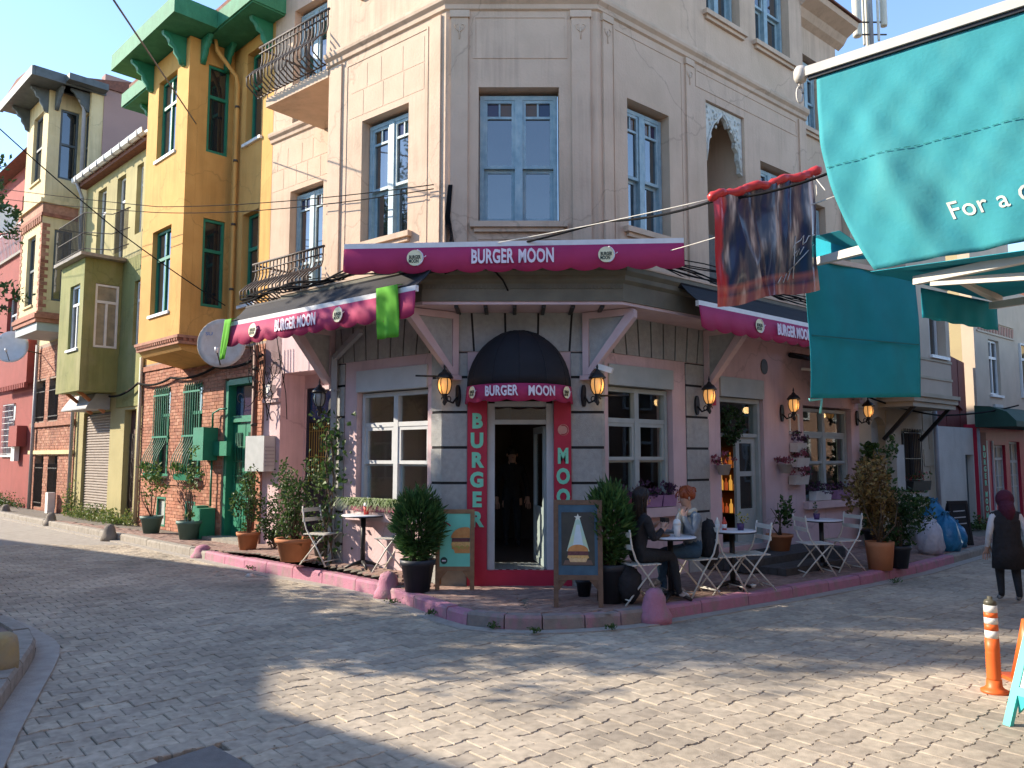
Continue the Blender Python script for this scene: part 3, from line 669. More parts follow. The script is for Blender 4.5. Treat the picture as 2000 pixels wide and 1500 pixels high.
# ---- cornice, pilasters, panel mouldings
def cornice_prof(z, d=0.10): return [(0.0, z - .10), (d * .35, z - .08), (d * .45, z - .02), (d * .9, z + .02), (d, z + .06), (d, z + .10), (0.0, z + .16)]
def path_off(d):
    """corner outline pushed out by d: left end, left corner, right corner, right end"""
    nC = FC.n; a = (FL.n + nC) / (1 + FL.n.dot(nC)) * d; b = (FRt.n + nC) / (1 + FRt.n.dot(nC)) * d
    return FL.o + a, FRt.o + b
def band(name, prof, sL, sR, m, parent=cb):
    """moulding run along left wall, chamfer and right wall with mitred corners"""
    mb = MB(); secs = []
    for k, (n, z) in enumerate(prof):
        A, B = path_off(n); secs.append([FL.P(sL, n, z), A + Vector((0, 0, z)), B + Vector((0, 0, z)), FRt.P(sR, n, z)])
    k = len(prof)
    for j in range(3):
        P = [s[j] for s in secs] + [s[j + 1] for s in secs]
        fs = [(i, (i + 1) % k, k + (i + 1) % k, k + i) for i in range(k)]
        if j == 0: fs.append(tuple(range(k)))
        if j == 2: fs.append(tuple(range(2 * k - 1, k - 1, -1)))
        mb.add(P, fs)
    return mb.obj(name, m, parent)
band('cornice', [(-.02, 8.02)] + cornice_prof(8.1) + [(-.02, 8.28)], 2.68, 5.72, M_beige2)
mb = MB(); mb.prism_n(F2, [(-.02, 8.0)] + cornice_prof(8.1) + [(-.02, 8.28)], 2.66, 6.14); mb.obj('cornice', M_beige2, cb)
def pil(F, a, b, z0=4.3, z1=7.97, d=0.035, cap=True):
    mb = MB(); mb.box(F, a, b, -.01, d, z0, z1); o = mb.obj('pilaster', M_beige, cb)
    if cap:
        mb = MB(); mb.box(F, a - .02, b + .02, -.01, d + .02, z1 - .08, z1 + .02); mb.obj('capital', M_beige2, o)
        c = F.P((a + b) / 2, d + .004, z1 - .3); m2 = MB()       # faint relief rosette
        for s_ in (-1, 1):
            m2.tube([c + F.d * (s_ * .0), c + F.d * (s_ * .05) + Vector((0, 0, .05)), c + F.d * (s_ * .07) + Vector((0, 0, .1)), c + F.d * (s_ * .03) + Vector((0, 0, .12))], .008, 4)
        m2.tube([c - Vector((0, 0, .1)), c + Vector((0, 0, .08))], .009, 4); m2.obj('relief', M_beige2, o)
pil(FC, -0.86, -0.62); pil(FC, 0.84, 1.10); pil(FRt, .1, .28); pil(FL, 0.08, .26, d=.03, cap=False); pil(FL, 2.3, 2.58, d=.03, cap=False); pil(FRt, 2.02, 2.2, d=.03); pil(FRt, 5.45, 5.69, d=.03, cap=False)
def panel(F, a, b, z0, z1):
    MB().frame(F, a, b, -.01, .009, z0, z1, .03).obj('moulding', M_beige, cb)
panel(FC, -.55, .78, 7.3, 7.93); panel(FL, .35, 2.2, 4.32, 7.9); panel(FRt, .34, 1.95, 4.34, 7.9); panel(FRt, 2.3, 5.4, 7.62, 7.92); panel(FC, -.5, .7, 4.4, 4.72)
# scored ashlar joints on the left wall above the windows, each course a raised block
rb = random.Random(5)
for F, a0, a1, z0, zt in ((FL, .42, 2.13, 6.98, 7.8), (F2, 2.75, 6.1, 6.98, 7.85)):
    z = z0
    while z < zt - .2:
        u = a0
        while u < a1 - .1:
            w = min(rb.uniform(.32, .5), a1 - u); MB().box(F, u + .012, u + w - .012, -.01, .004, z + .008, z + .40).obj('ashlar_block', M_beige, cb); u += w
        z += .41
# ---- balcony niche on the right wall, carved white arch spandrels
nb = MB(); nb.box(FRt, 2.46, 2.54, -1.1, -.302, 4.3, 7.6); nb.box(FRt, 3.68, 3.76, -1.1, -.302, 4.3, 7.6); nb.box(FRt, 2.46, 3.76, -1.2, -1.102, 4.3, 7.6); nb.box(FRt, 2.56, 3.66, -1.1, -.32, 7.5, 7.58); nb.box(FRt, 2.56, 3.66, -1.1, -.01, 4.2, 4.29)
nb.obj('balcony_niche', M_beige, cb)
F4 = Fr(FRt.P(0, -1.1, 0)[:2], FRt.d[:2], FRt.n[:2]); upper_window(cb, F4, 2.7, 3.5, 4.31, 6.9, 0.06, sill=False)
M_carved = mat('white_carved_wood', (0.62, 0.62, 0.56), (0.45, 0.46, 0.42), 14, 0.7, 0.5, 50)
for sgn, u in ((1, 2.57), (-1, 3.65)):
    mb = MB(); pr = [(u, 7.47), (u + sgn * .54, 7.47), (u + sgn * .53, 7.36), (u + sgn * .45, 7.30), (u + sgn * .40, 7.20), (u + sgn * .33, 7.22), (u + sgn * .27, 7.12), (u + sgn * .19, 7.02), (u + sgn * .21, 6.92), (u + sgn * .12, 6.85), (u + sgn * .13, 6.72), (u + sgn * .07, 6.6), (u + sgn * .08, 6.5), (u, 6.46)]
    mb.prism(FRt, pr, -.12, -.05)
    o = mb.obj('arch_spandrel', M_carved, cb); m2 = MB()
    for k in range(26):      # carved scrolls
        a = rb.uniform(.03, .42); zc = 7.42 - a * .2 - rb.uniform(0, .9) * (1 - a / .5) * .8
        if zc < 6.55: continue
        c = FRt.P(u + sgn * min(a, .45 * (zc - 6.4)), -.045, zc); m2.ball(c, .022, .022, .03, 6, 4)
    m2.tube([FRt.P(u + sgn * x, -.05, z) for x, z in ((.5, 7.4), (.42, 7.33), (.36, 7.25), (.25, 7.16), (.17, 7.0), (.11, 6.86), (.09, 6.7), (.05, 6.52))], .022, 6); m2.obj('carving', M_carved, o)
MB().box(FRt, 2.55, 3.67, -.06, -.02, 4.3, 5.25).obj('balcony_panel', M_iron, cb)
# ---- balconies in the left set-back: slab and bellied iron railing
def railing(z0, z1, name, sL, sR, nf, m):
    b = MB(); b.box(FL, sL, sR, N2 + .01, nf, z0 - .16, z0) if name == 'upper' else b.box(FL, sL, sR, N2 + .01, nf - .1, z0 - .12, z0)
    o = b.obj('balcony', M_beige2, cb)
    r = MB(); r.tube([FL.P(sL, nf + .0, z1), FL.P(sR + .25, nf + .0, z1)], .022, 6); r.obj('rail', M_iron, o); r = MB(); r.tube([FL.P(sR + .25, nf, z1), FL.P(sR + .25, N2 + .02, z1)], .02, 6); r.obj('rail', M_iron, o); r = MB(); r.tube([FL.P(sL, nf + .02, z1 - .13), FL.P(sR + .22, nf + .02, z1 - .13)], .012, 5)
    r.obj('rail', M_iron, o); r = MB(); r.tube([FL.P(sL, nf + .02, z0 + .06), FL.P(sR + .22, nf + .02, z0 + .06)], .012, 5); r.obj('lower_rail', M_iron, o)
    k = int((sR + .2 - sL) / .105)
    for i in range(k + 1):
        u = sL + .03 + i * .105; q = MB(); H = z1 - z0
        bel = [(0.0, H), (.0, H * .72), (.03, H * .6), (.17, H * .48), (.30, H * .32), (.29, H * .17), (.1, H * .05), (.02, H * .05)]
        q.tube([FL.P(u, nf + n, z0 + z) for n, z in bel], .014, 5); q.obj('baluster', M_iron, o)
    for sw in (.3, .62):
        q = MB(); cu = sL + (sR - sL) * sw; 
        q.tube([FL.P(cu + .22 * math.cos(a) * (1 - a / 9), nf + .17, z0 + .33 + .2 * math.sin(a) * (1 - a / 9)) for a in [i * .45 for i in range(15)]], .01, 5); q.obj('scroll', M_iron, o)
    for i in range(7):
        u = sR + .22; n = N2 + .1 + i * .15; q = MB(); q.tube([FL.P(u, n, z1), FL.P(u, n, z0 + .55), FL.P(u + .12, n, z0 + .3), FL.P(u + .12, n, z0 + .15), FL.P(u, n, z0 + .05)], .009, 5); q.obj('baluster', M_iron, o)
    return o
railing(8.03, 9.05, 'upper', 2.68, 4.45, 0.0, None)
railing(4.26, 5.06, 'lower', 2.68, 4.45, 0.0, None)
# ================================================================== GROUND FLOOR
ZS = 3.66                                        # soffit of the ledge
gL = [(0.29, 1.8, .88, 2.98)]; gR = [(0.15, 1.56, .95, 2.98), (2.75, 4.0, 0.28, 2.98), (5.28, 7.06, 0.86, 2.62)]
MB().wall(FL, 0, 2.4, -0.1, 4.14, -0.3, 0, gL).obj('pink_wall', M_pink, cb)
MB().box(FL, 2.1, 2.4, -1.8, -.302, -.1, 4.14).obj('pink_wall', M_pink, cb)
MB().wall(FL, 2.1, 5.9, -.1, 4.14, -2.1, -1.8, [(4.72, 5.58, 0.1, 3.05)]).obj('pink_wall', M_pink, cb)
MB().box(FL, 5.6, 6.15, -1.798, N2, -.1, 4.14).obj('pink_pier', M_pink, cb)
MB().box(FL, 2.42, 6.15, -1.79, N2, 3.3, 4.13).obj('pink_beam', M_pink, cb)
MB().wall(FC, PL[0], PR[0], -0.1, 4.14, -0.3, 0, [(-.40, .63, -.1, 3.08)]).obj('pink_wall', M_pink, cb)
MB().wall(FRt, 0, 7.38, -0.1, 4.14, -0.3, 0, gR).obj('pink_wall', M_pink, cb)
mb = MB(); mb.box(FL, 5.6, 6.15, N2 + .005, N2 + .05, 2.75, 2.83); mb.obj('pier_moulding', M_pinkw, cb)
# stone quoins with black painted joints
def quoin(F, u0, u1, z0, z1, step, d=.022):
    MB().box(F, u0, u1, -.01, .006, z0, z1).obj('quoin_joint', M_joint, cb)
    z = z0
    while z < z1 - .05:
        t = min(z + step, z1); MB().box(F, u0, u1, -.01, d, z + .018, t - .018).obj('quoin_stone', M_stone, cb); z = t
for F, a, b in ((FC, -.952, -.605), (FC, .80, 1.217), (FL, -.012, .2), (FL, 2.08, 2.39), (FRt, -.012, .06), (FRt, 1.87, 2.42)): quoin(F, a, b, -.08, 3.12, .476)
# fan of voussoirs above the openings
def vouss(F, u0, u1, z0, z1, k, d=.02, fan=.10):
    MB().box(F, u0, u1, -.01, .006, z0, z1).obj('voussoir_joint', M_joint, cb)
    uc = (u0 + u1) / 2
    for i in range(k):
        a = u0 + (u1 - u0) * i / k + .014; b = u0 + (u1 - u0) * (i + 1) / k - .014
        fa = (a - uc) / (u1 - u0) * 2 * fan; fb = (b - uc) / (u1 - u0) * 2 * fan
        mb = MB(); mb.prism(F, [(a, z0), (b, z0), (min(u1, b + fb), z1), (max(u0, a + fa), z1)], -.01, d); mb.obj('voussoir', M_stone, cb)
vouss(FC, -.95, 1.215, 3.13, ZS, 5, fan=.06); vouss(FL, -.01, 2.39, 3.13, ZS, 9); vouss(FRt, -.01, 2.42, 3.13, ZS, 9)
# ledge over the shopfront: soffit, olive fascia, cream mouldings
DL = 0.62
band('ledge', [(0.0, ZS), (DL, ZS), (DL, ZS + .04), (0.0, ZS + .04)], 2.75, 7.38, M_pinkw)
band('fascia', [(DL - .05, ZS + .042), (DL + .02, ZS + .042), (DL + .02, 3.93), (DL + .07, 3.97), (DL + .07, 4.03), (DL + .12, 4.08), (DL + .12, 4.14), (0.0, 4.155), (0.0, 4.141), (DL - .05, 4.0)], 2.75, 7.38, M_olive)
band('ledge_top', [(DL + .13, 4.142), (DL + .13, 4.165), (0.0, 4.23), (0.0, 4.158)], 2.75, 7.38, M_beige2)
A, B = path_off(DL + .021); k = 46
for i in range(k):                               # dentil row under the moulding
    x = A.x + (B.x - A.x) * (i + .5) / k; MB().box(FW, x - .012, x + .012, A.y - .022, A.y, 3.865, 3.90).obj('dentil', M_olive, cb)
for i in range(6):                               # dark battens across the soffit
    x = -0.75 + i * 0.38; mb = MB(); mb.box(FC, x, x + .05, .02, DL - .04, ZS - .03, ZS - .001); mb.obj('soffit_batten', M_black, cb)
# pink brackets with stone infill
def bracket(o, d, rise=.86, out=.74, z1=ZS - .01):
    """o: foot of the wall post (xy), d: outward direction"""
    d = Vector((d[0], d[1], 0)).normalized(); F = Fr(o[:2], d[:2], (-d.y, d.x)); w = .05; mb = MB()
    mb.box(F, .01, .10, -w, w, z1 - rise, z1); mb.box(F, .10, out, -w, w, z1 - .09, z1)
    mb.prism(F, [(.03, z1 - rise + .01), (.12, z1 - rise + .01), (out + .02, z1 - .12), (out + .02, z1 - .02), (out - .08, z1 - .05)], -w - .012, w + .012)
    mb.box(F, -.02, .14, -w - .03, w + .03, z1 - rise - .06, z1 - rise); 
    ob = mb.obj('bracket', M_pinkw, cb)
    MB().prism(F, [(.09, z1 - rise + .1), (.09, z1 - .08), (out - .12, z1 - .08)], -.02, .02).obj('infill', M_stone, ob)
    return ob
bracket(FC.P(-.74, .03, 0), (-.62, -.42, 0)); bracket(FC.P(.97, .03, 0), (.72, -.42, 0)); bracket(FL.P(2.36, .02, 0), FL.n); bracket(FRt.P(2.36, .02, 0), FRt.n); bracket(FRt.P(7.2, .02, 0), FRt.n)
# ---- shop windows: white frames, six lights, roller box above
def shop_window(F, u0, u1, z0, z1, fm, n=-.14):
    mb = MB(); w = .06; um = (u0 + u1) / 2; zA = z0 + (z1 - z0) * .40; zB = z0 + (z1 - z0) * .73
    mb.frame(F, u0, u1, n - .05, n + .05, z0, z1, w); mb.box(F, um - .045, um + .045, n - .04, n + .045, z0 + w, z1 - w)
    win = mb.obj('window', fm, cb)
    for a, b in ((u0 + w, um - .045), (um + .045, u1 - w)):
        MB().box(F, a, b, n - .04, n + .04, zB - .035, zB + .03).obj('transom', fm, win)
        mb = MB(); mb.frame(F, a, b, n - .015, n + .03, zA, zB - .036, .05); mb.obj('upper_sash', fm, win)
        mb = MB(); mb.frame(F, a, b, n - .05, n - .017, z0 + w, zA + .02, .05); mb.obj('lower_sash', fm, win)
        for p, q in ((z0 + w + .05, zA - .03), (zA + .05, zB - .086), (zB + .03, z1 - w)):
            MB().box(F, a + .03, b - .03, n - .008, n - .002, p, q).obj('pane', G_clear, win)
    return win
shop_window(FL, .31, 1.78, .90, 2.64, M_whitef); shop_window(FRt, .17, 1.54, .97, 2.67, M_greyf); shop_window(FRt, 5.3, 7.04, .9, 2.58, M_greyf)
def rollerbox(F, a, b, z0, z1, m=None): 
    mb = MB(); mb.box(F, a, b, -.25, .03, z0, z1); mb.box(F, a, a + .05, -.2, .024, z0 - 1.0, z0); mb.obj('shutter_box', m or M_greyf, cb)
mb = MB(); mb.box(FL, .292, 1.798, -.25, .028, 2.66, 2.975); mb.obj('shutter_box', mat('pale_grey_paint', (.50, .51, .51), (.45, .46, .46), 5, .6), cb)
mb = MB(); mb.box(FRt, .152, 1.558, -.25, .028, 2.69, 2.975); mb.obj('shutter_box', M_greyf, cb)
mb = MB(); mb.box(FRt, 2.752, 3.998, -.25, .028, 2.66, 2.975); mb.obj('shutter_box', M_greyf, cb)
for F, a, b, z in ((FL, .2, 1.9, .78), (FRt, .08, 1.64, .85), (FRt, 5.2, 7.14, .78)):
    MB().box(F, a, b, -.28, .10, z - .0, z + .13).obj('sill', M_pinkw, cb)
# ---- corner door: crimson surround, white frame, step
mb = MB(); mb.box(FC, -.60, -.335, -.02, .05, -.04, 2.45); mb.box(FC, .565, .795, -.02, .05, -.04, 2.45); mb.box(FC, -.335, .565, -.30, .05, -.04, .2); mb.obj('door_surround', M_red, cb)
mb = MB(); mb.box(FC, -.33, -.235, -.22, -.02, .2, 2.42); mb.box(FC, .465, .56, -.22, -.02, .2, 2.42); mb.box(FC, -.235, .465, -.2, -.04, 2.14, 2.2); mb.box(FC, -.235, .465, -.2, -.04, 2.38, 2.45)
mb.box(FC, -.40, -.33, -.28, -.03, .2, 2.5); mb.box(FC, .56, .63, -.28, -.03, .2, 2.5); df = mb.obj('door_frame', M_whitef, cb)
MB().box(FC, -.235, .465, -.13, -.12, 2.2, 2.38).obj('transom_pane', G_clear, df)
FD = FC.sub(.46, -.2, R_(-78)); FD.d = Vector((-.16, 1, 0)).normalized(); FD.n = Vector((-1, -.16, 0)).normalized()
mb = MB(); mb.frame(FD, 0.02, .78, -.02, .025, .21, 2.12, .09); mb.box(FD, .11, .69, -.015, .02, .9, 1.0); dl = mb.obj('door_leaf', M_greyf, cb); MB().box(FD, .11, .69, -.004, .004, 1.0, 2.03).obj('pane', G_clear, dl); MB().box(FD, .11, .69, -.01, .012, .3, .9).obj('door_panel', M_greyf, dl)
# lettering on the crimson jambs
jl = MB(); zt = 2.19
for i, ch_ in enumerate('BURGER'): text_on(jl, ch_, .31, FC.P(-.47, .054, 2.09 - i * .262), FC.d, (0, 0, 1), .05, .80, .86, .008)
jl.obj('jamb_lettering', M_mint, cb); jl = MB()
for i, ch_ in enumerate('MOON'): text_on(jl, ch_, .31, FC.P(.685, .054, 1.62 - i * .272), FC.d, (0, 0, 1), .05, .70 if ch_ != 'M' else .62, .88, .008)
jl.obj('jamb_lettering', M_mint, cb)
mb = MB(); c = FC.P(.69, .055, 2.06); mb.disc(c, FC.d, Vector((0, 0, 1)), .075, 20); mb.obj('jamb_emblem', mat('salmon_print', (.70, .36, .30), None, 8, .6), cb)
jl = MB(); jl.tube([c + FC.n * .004 + FC.d * (.062 * math.cos(a)) + Vector((0, 0, .062 * math.sin(a))) for a in [i * .25 for i in range(-8, 9)]], .006, 4); jl.ball(c + FC.d * .085 + Vector((0, 0, .02)), .012, .006, .012, 6, 4); jl.obj('jamb_emblem', M_red, cb)
# ---- side door in the left set-back: dark leaf, blue fanlight, brass-yellow grille
F5 = Fr(FL.P(0, -1.8, 0)[:2], FL.d[:2], FL.n[:2])
mb = MB(); mb.frame(F5, 4.73, 5.57, -.12, -.04, .1, 3.04, .06); mb.box(F5, 4.79, 5.51, -.1, -.06, 2.38, 2.44); sd = mb.obj('side_door', mat('dark_navy_paint', (.02, .025, .045), None, 5, .5), cb)
MB().box(F5, 4.79, 5.51, -.09, -.08, 2.44, 2.98).obj('fanlight', dark_glass('blue_glass', (.02, .06, .16), 1.6), sd); MB().box(F5, 4.79, 5.51, -.10, -.085, .16, 2.38).obj('leaf', mat('door_dark', (.03, .03, .035), None, 4, .6), sd)
M_brass = mat('yellow_grille_paint', (.42, .30, .06), (.34, .24, .05), 10, .5)
mb = MB()
for i in range(10): u = 4.82 + i * .074; mb.tube([F5.P(u, -.06, 1.15 + .25 * abs(math.sin(i * .35))), F5.P(u, -.06, 2.36)], .008, 5)
for z in (2.28, 2.2, 1.7): mb.tube([F5.P(4.8, -.055, z), F5.P(5.5, -.055, z)], .008, 5)
mb.obj('grille', M_brass, sd)
# ---- right-hand door: grey leaf half open, wreath above
mb = MB(); mb.frame(FRt, 2.77, 3.98, -.22, -.06, .26, 2.65, .07); mb.box(FRt, 2.84, 3.91, -.2, -.08, 2.02, 2.08); rd = mb.obj('side_door', M_greyf, cb)
MB().box(FRt, 2.84, 3.91, -.15, -.14, 2.08, 2.58).obj('transom_pane', G_clear, rd)
mb = MB(); mb.frame(FRt, 3.34, 3.9, -.17, -.12, .3, 2.02, .1); mb.box(FRt, 3.44, 3.8, -.165, -.125, 1.38, 1.46); mb.box(FRt, 3.44, 3.8, -.165, -.125, .3, .85); mb.obj('door_leaf', M_greyf, rd)
MB().box(FRt, 3.44, 3.8, -.15, -.14, .85, 1.92).obj('pane', G_dark, rd)
MB().box(FRt, 2.78, 3.97, -.45, -.02, .2, .27).obj('threshold', M_kerb, rd)
# ---- grey plinth and timber deck steps on the right
M_deck = mat('dark_deck_boards', (.075, .07, .07), (.05, .047, .047), 12, .8, .3, 60)
deck = thing('deck_step', 'low dark wooden deck steps against the pink wall below the half open side door', 'deck', FRt.P(3.6, .3, 0))
for i in range(5): MB().box(FRt, 2.3, 5.2, .02 + i * .145, .155 + i * .145, .02, .2).obj('deck_board', M_deck, deck)
for i in range(3): MB().box(FRt, 2.55, 4.2, .76 + i * .145, .895 + i * .145, .0, .1).obj('deck_board', M_deck, deck)
# ---- inside the cafe
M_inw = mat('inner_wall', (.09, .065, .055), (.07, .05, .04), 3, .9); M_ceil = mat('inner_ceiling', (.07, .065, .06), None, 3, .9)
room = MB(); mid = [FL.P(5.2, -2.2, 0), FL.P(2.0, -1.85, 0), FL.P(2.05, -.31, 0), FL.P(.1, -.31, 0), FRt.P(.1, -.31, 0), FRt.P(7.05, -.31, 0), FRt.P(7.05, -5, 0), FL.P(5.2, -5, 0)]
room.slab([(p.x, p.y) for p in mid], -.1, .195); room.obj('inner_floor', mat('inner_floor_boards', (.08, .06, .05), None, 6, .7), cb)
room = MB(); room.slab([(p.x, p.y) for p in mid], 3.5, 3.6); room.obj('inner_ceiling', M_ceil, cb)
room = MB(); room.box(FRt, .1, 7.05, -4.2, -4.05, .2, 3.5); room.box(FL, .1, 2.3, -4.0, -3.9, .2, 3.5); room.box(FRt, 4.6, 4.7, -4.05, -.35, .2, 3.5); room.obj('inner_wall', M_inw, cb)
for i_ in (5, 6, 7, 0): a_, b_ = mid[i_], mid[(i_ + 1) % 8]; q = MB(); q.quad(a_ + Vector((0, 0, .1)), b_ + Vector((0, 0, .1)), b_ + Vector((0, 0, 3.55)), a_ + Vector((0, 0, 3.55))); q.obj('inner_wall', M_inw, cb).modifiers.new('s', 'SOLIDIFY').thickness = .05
tl = MB(); tl2 = MB()
for i in range(18):
    for j in range(14):
        x = -.33 + i * .05; y = .02 - j * .05; (tl if (i + j) % 2 else tl2).box(FC, x + .001, x + .049, y - .049 - .04, y - .001 - .04, .19, .204)
tl.obj('floor_tiles', mat('tile_dark', (.03, .03, .035), None, 5, .4), cb)['kind'] = 'stuff'; tl2.obj('floor_tiles', mat('tile_pale', (.5, .5, .5), None, 5, .4), cb)['kind'] = 'stuff'
# bottle shelves seen through the side door, shelf light put into the bottles as glow
shelf = thing('bottle_shelf', 'lit shelf of amber bottles inside the half open side door', 'shelf', FRt.P(4.4, -1.15, .2))
mb = MB(); F6 = Fr(FRt.P(4.42, -1.15, 0)[:2], FRt.n[:2], (-FRt.d.x, -FRt.d.y))
for z in (.7, 1.1, 1.5, 1.9): mb.box(F6, -.8, .8, -.15, .15, z - .03, z)
mb.box(F6, -.85, .85, -.17, -.152, .2, 2.3); mb.obj('shelf_frame', mat('shelf_wood', (.2, .1, .04), None, 6, .6), shelf)
M_amber = [emit_mat('amber_bottle_glow', (.6, .19, .03), .2), emit_mat('orange_bottle_glow', (.5, .10, .03), .18), emit_mat('gold_bottle_glow', (.75, .38, .07), .28)]
for z in (.7, 1.1, 1.5):
    for i in range(17):
        mb = MB(); c = F6.P(-.76 + i * .095, 0, z); h = rb.uniform(.16, .28); mb.lathe(c, [(.03, 0), (.032, h * .6), (.012, h * .75), (.012, h)], 8); mb.obj('bottle', rb.choice(M_amber), shelf)
# bulbs hanging behind the right-hand window
for px, py, n, lab in ((.42, 2.38, -.9, 'bare glowing bulb hanging behind the right shop window'),):
    c = FRt.P(px, n, py); t = thing('pendant_bulb', lab, 'bulb', c); mb = MB(); mb.tube([c + Vector((0, 0, .1)), c + Vector((0, 0, 1.1))], .005, 4); mb.lathe(c, [(.018, .06), (.02, .1)], 8); mb.obj('cord', M_black, t); MB().ball(c, .04, .04, .05, 10, 6).obj('bulb', emit_mat('bulb_glow', (1.0, .72, .35), 9.0), t)
# grey downpipe on the left wall
dp = thing('downpipe', 'grey square downpipe bent along the left pink cafe wall', 'pipe', FL.P(2.3, .1, 0)); mb = MB()
mb.bar(FL.P(2.22, .10, .1), FL.P(2.22, .10, 3.22), .085); mb.obj('pipe', M_greypipe, dp); mb = MB(); mb.bar(FL.P(2.24, .10, 3.2), FL.P(1.55, .16, 3.55), .08); mb.obj('pipe_bend', M_greypipe, dp)
for z in (.6, 1.7, 2.7): MB().box(FL, 2.165, 2.275, .0, .152, z, z + .03).obj('clip', M_greypipe, dp)
# ================================================================== HOUSES UP THE LEFT STREET
def brick_wall(F, u0, u1, z0, z1, n, holes, parent, limit=300, m=None, L=.215, H=.076, d=.014, seed=2):
    """coursed bricks proud of the mortar: nearest ones as pieces, the rest joined"""
    m = m or M_brick; rw = random.Random(seed); lst = []; r = 0; z = z0
    while z < z1 - .03:
        h = min(H, z1 - z); u = u0 - (L / 2 if r % 2 else 0)
        while u < u1 - .02:
            a, b = max(u, u0), min(u + L, u1); u += L
            segs = [(a, b)]
            for (ha, hb, za, zb) in holes:
                if z + h - .01 > za and z + .01 < zb:
                    ns = []
                    for p, q in segs:
                        if q <= ha or p >= hb: ns.append((p, q))
                        else:
                            if p < ha: ns.append((p, ha))
                            if q > hb: ns.append((hb, q))
                    segs = ns
            lst += [(p, q, z, z + h) for p, q in segs if q - p > .03]
        z += H; r += 1
    cx = Vector((0, 0, 1.7)); lst.sort(key=lambda t: (F.P((t[0] + t[1]) / 2, n, t[2]) - cx).length)
    full = [t for t in lst if abs(t[1] - t[0] - L) < 1e-3 and abs(t[3] - t[2] - H) < 1e-3]; proto = None; cnt = 0; rest = MB(); g = .005
    keep = set(id(t) for t in full[:limit])
    for t in lst:
        dd = d + rw.uniform(-.004, .005)
        if id(t) in keep:
            c = F.P((t[0] + t[1]) / 2, n, (t[2] + t[3]) / 2)
            if proto is None:
                b = MB(); f0 = Fr((0, 0), F.d[:2], F.n[:2]); b.box(f0, -L / 2 + g, L / 2 - g, -.02, d, -H / 2 + g, H / 2 - g); proto = b.obj('brick', m, parent, at=(0, 0, 0)); o = proto
            else: o = proto.copy(); COL.objects.link(o)
            o.location = c + F.n * (dd - d) - Vector(parent['_org'])
        else:
            rest.piece = rw.uniform(.001, .999); rest.box(F, t[0] + g, t[1] - g, n - .02, n + dd, t[2] + g, t[3] - g)
    if rest.v: o = rest.obj('bricks', m, parent, recalc=False); o['kind'] = 'stuff'
def casement(parent, F, u0, u1, z0, z1, n, fm, gm=None, transom=.68, mull=True, w=.055, sill=None, dark_backing=True, name='window'):
    gm = gm or G_dark; mb = MB(); mb.frame(F, u0, u1, n - .04, n + .03, z0, z1, w); um = (u0 + u1) / 2; zt = z0 + (z1 - z0) * transom if transom else z1 - w
    if transom: mb.box(F, u0 + w, u1 - w, n - .035, n + .035, zt - .035, zt + .035)
    if mull: mb.box(F, um - .03, um + .03, n - .035, n + .028, z0 + w, z1 - w if mull == 2 else (zt - .036 if transom else z1 - w))
    win = mb.obj(name, fm, parent)
    cols = [(u0 + w, um - .03), (um + .03, u1 - w)] if mull else [(u0 + w, u1 - w)]
    for a, b in cols: MB().box(F, a, b, n - .012, n - .004, z0 + w, zt - .036 if transom else z1 - w).obj('pane', gm, win)
    if transom:
        for a, b in (cols if mull == 2 else [(u0 + w, u1 - w)]): MB().box(F, a, b, n - .012, n - .004, zt + .036, z1 - w).obj('pane', gm, win)
    if sill: MB().box(F, u0 - .06, u1 + .06, n - .02, sill, z0 - .07, z0 - .005).obj('sill', M_white if fm is not M_darkgrey else M_creamwall, win)
    return win
def scrollbracket(parent, F, u, n0, z1, out, drop, w, m):
    """carved eave bracket: S-curved side profile"""
    pr = [(n0, z1), (n0 + out, z1), (n0 + out * .96, z1 - drop * .12), (n0 + out * .78, z1 - drop * .2), (n0 + out * .7, z1 - drop * .33), (n0 + out * .5, z1 - drop * .36), (n0 + out * .46, z1 - drop * .55), (n0 + out * .3, z1 - drop * .62), (n0 + out * .26, z1 - drop * .82), (n0 + .1 * out, z1 - drop), (n0, z1 - drop)]
    mb = MB(); mb.prism_n(F, pr, u - w / 2, u + w / 2); o = mb.obj('eave_bracket', m, parent)
    q = MB(); q.tube([F.P(u, n0 + out * a, z1 - drop * b) for a, b in ((.9, .05), (.6, .2), (.62, .35), (.4, .42), (.38, .6), (.2, .75), (.1, .95))], w * .62, 6); q.obj('scroll', m, o)
# ---------------------------------------------------------------- ochre house
yh = thing('yellow_house', 'ochre yellow house with green eaves, jutting bay and red brick ground floor', 'house', FY.P(3, 0, 0))
yw = [(2.75, 3.68, 1.22, 3.35), (4.48, 5.39, 1.22, 3.35)]; yd = (0.36, 1.72, -.1, 3.34); yv = [(2.95, 3.4, .2, .68), (4.55, 5.0, .1, .72)]
MB().wall(FY, 0, 6.2, -.1, 4.0, -.35, 0, yw + [yd] + yv).obj('mortar_wall', M_mortar, yh)
brick_wall(FY, 0.0, 6.2, -.08, 3.95, 0, yw + [yd] + yv, yh, 300)
for a in ((2.6, 5.55, 1.05, 1.14), (1.75, 6.2, 3.82, 3.94)): MB().box(FY, a[0], a[1], .0, .05, a[2], a[3]).obj('brick_string_course', M_brick, yh)
MB().wall(FY, -.04, 6.2, 4.0, 10.62, -.35, 0, [(.46, 1.15, 4.84, 6.8), (.46, 1.15, 8.33, 10.35)]).obj('upper_wall', M_yellow, yh)
for z0, z1 in ((4.84, 6.8), (8.33, 10.35)): casement(yh, FY, .47, 1.14, z0 + .01, z1 - .01, -.17, M_green, gm=G_sky, transom=.62, mull=False, sill=.06)
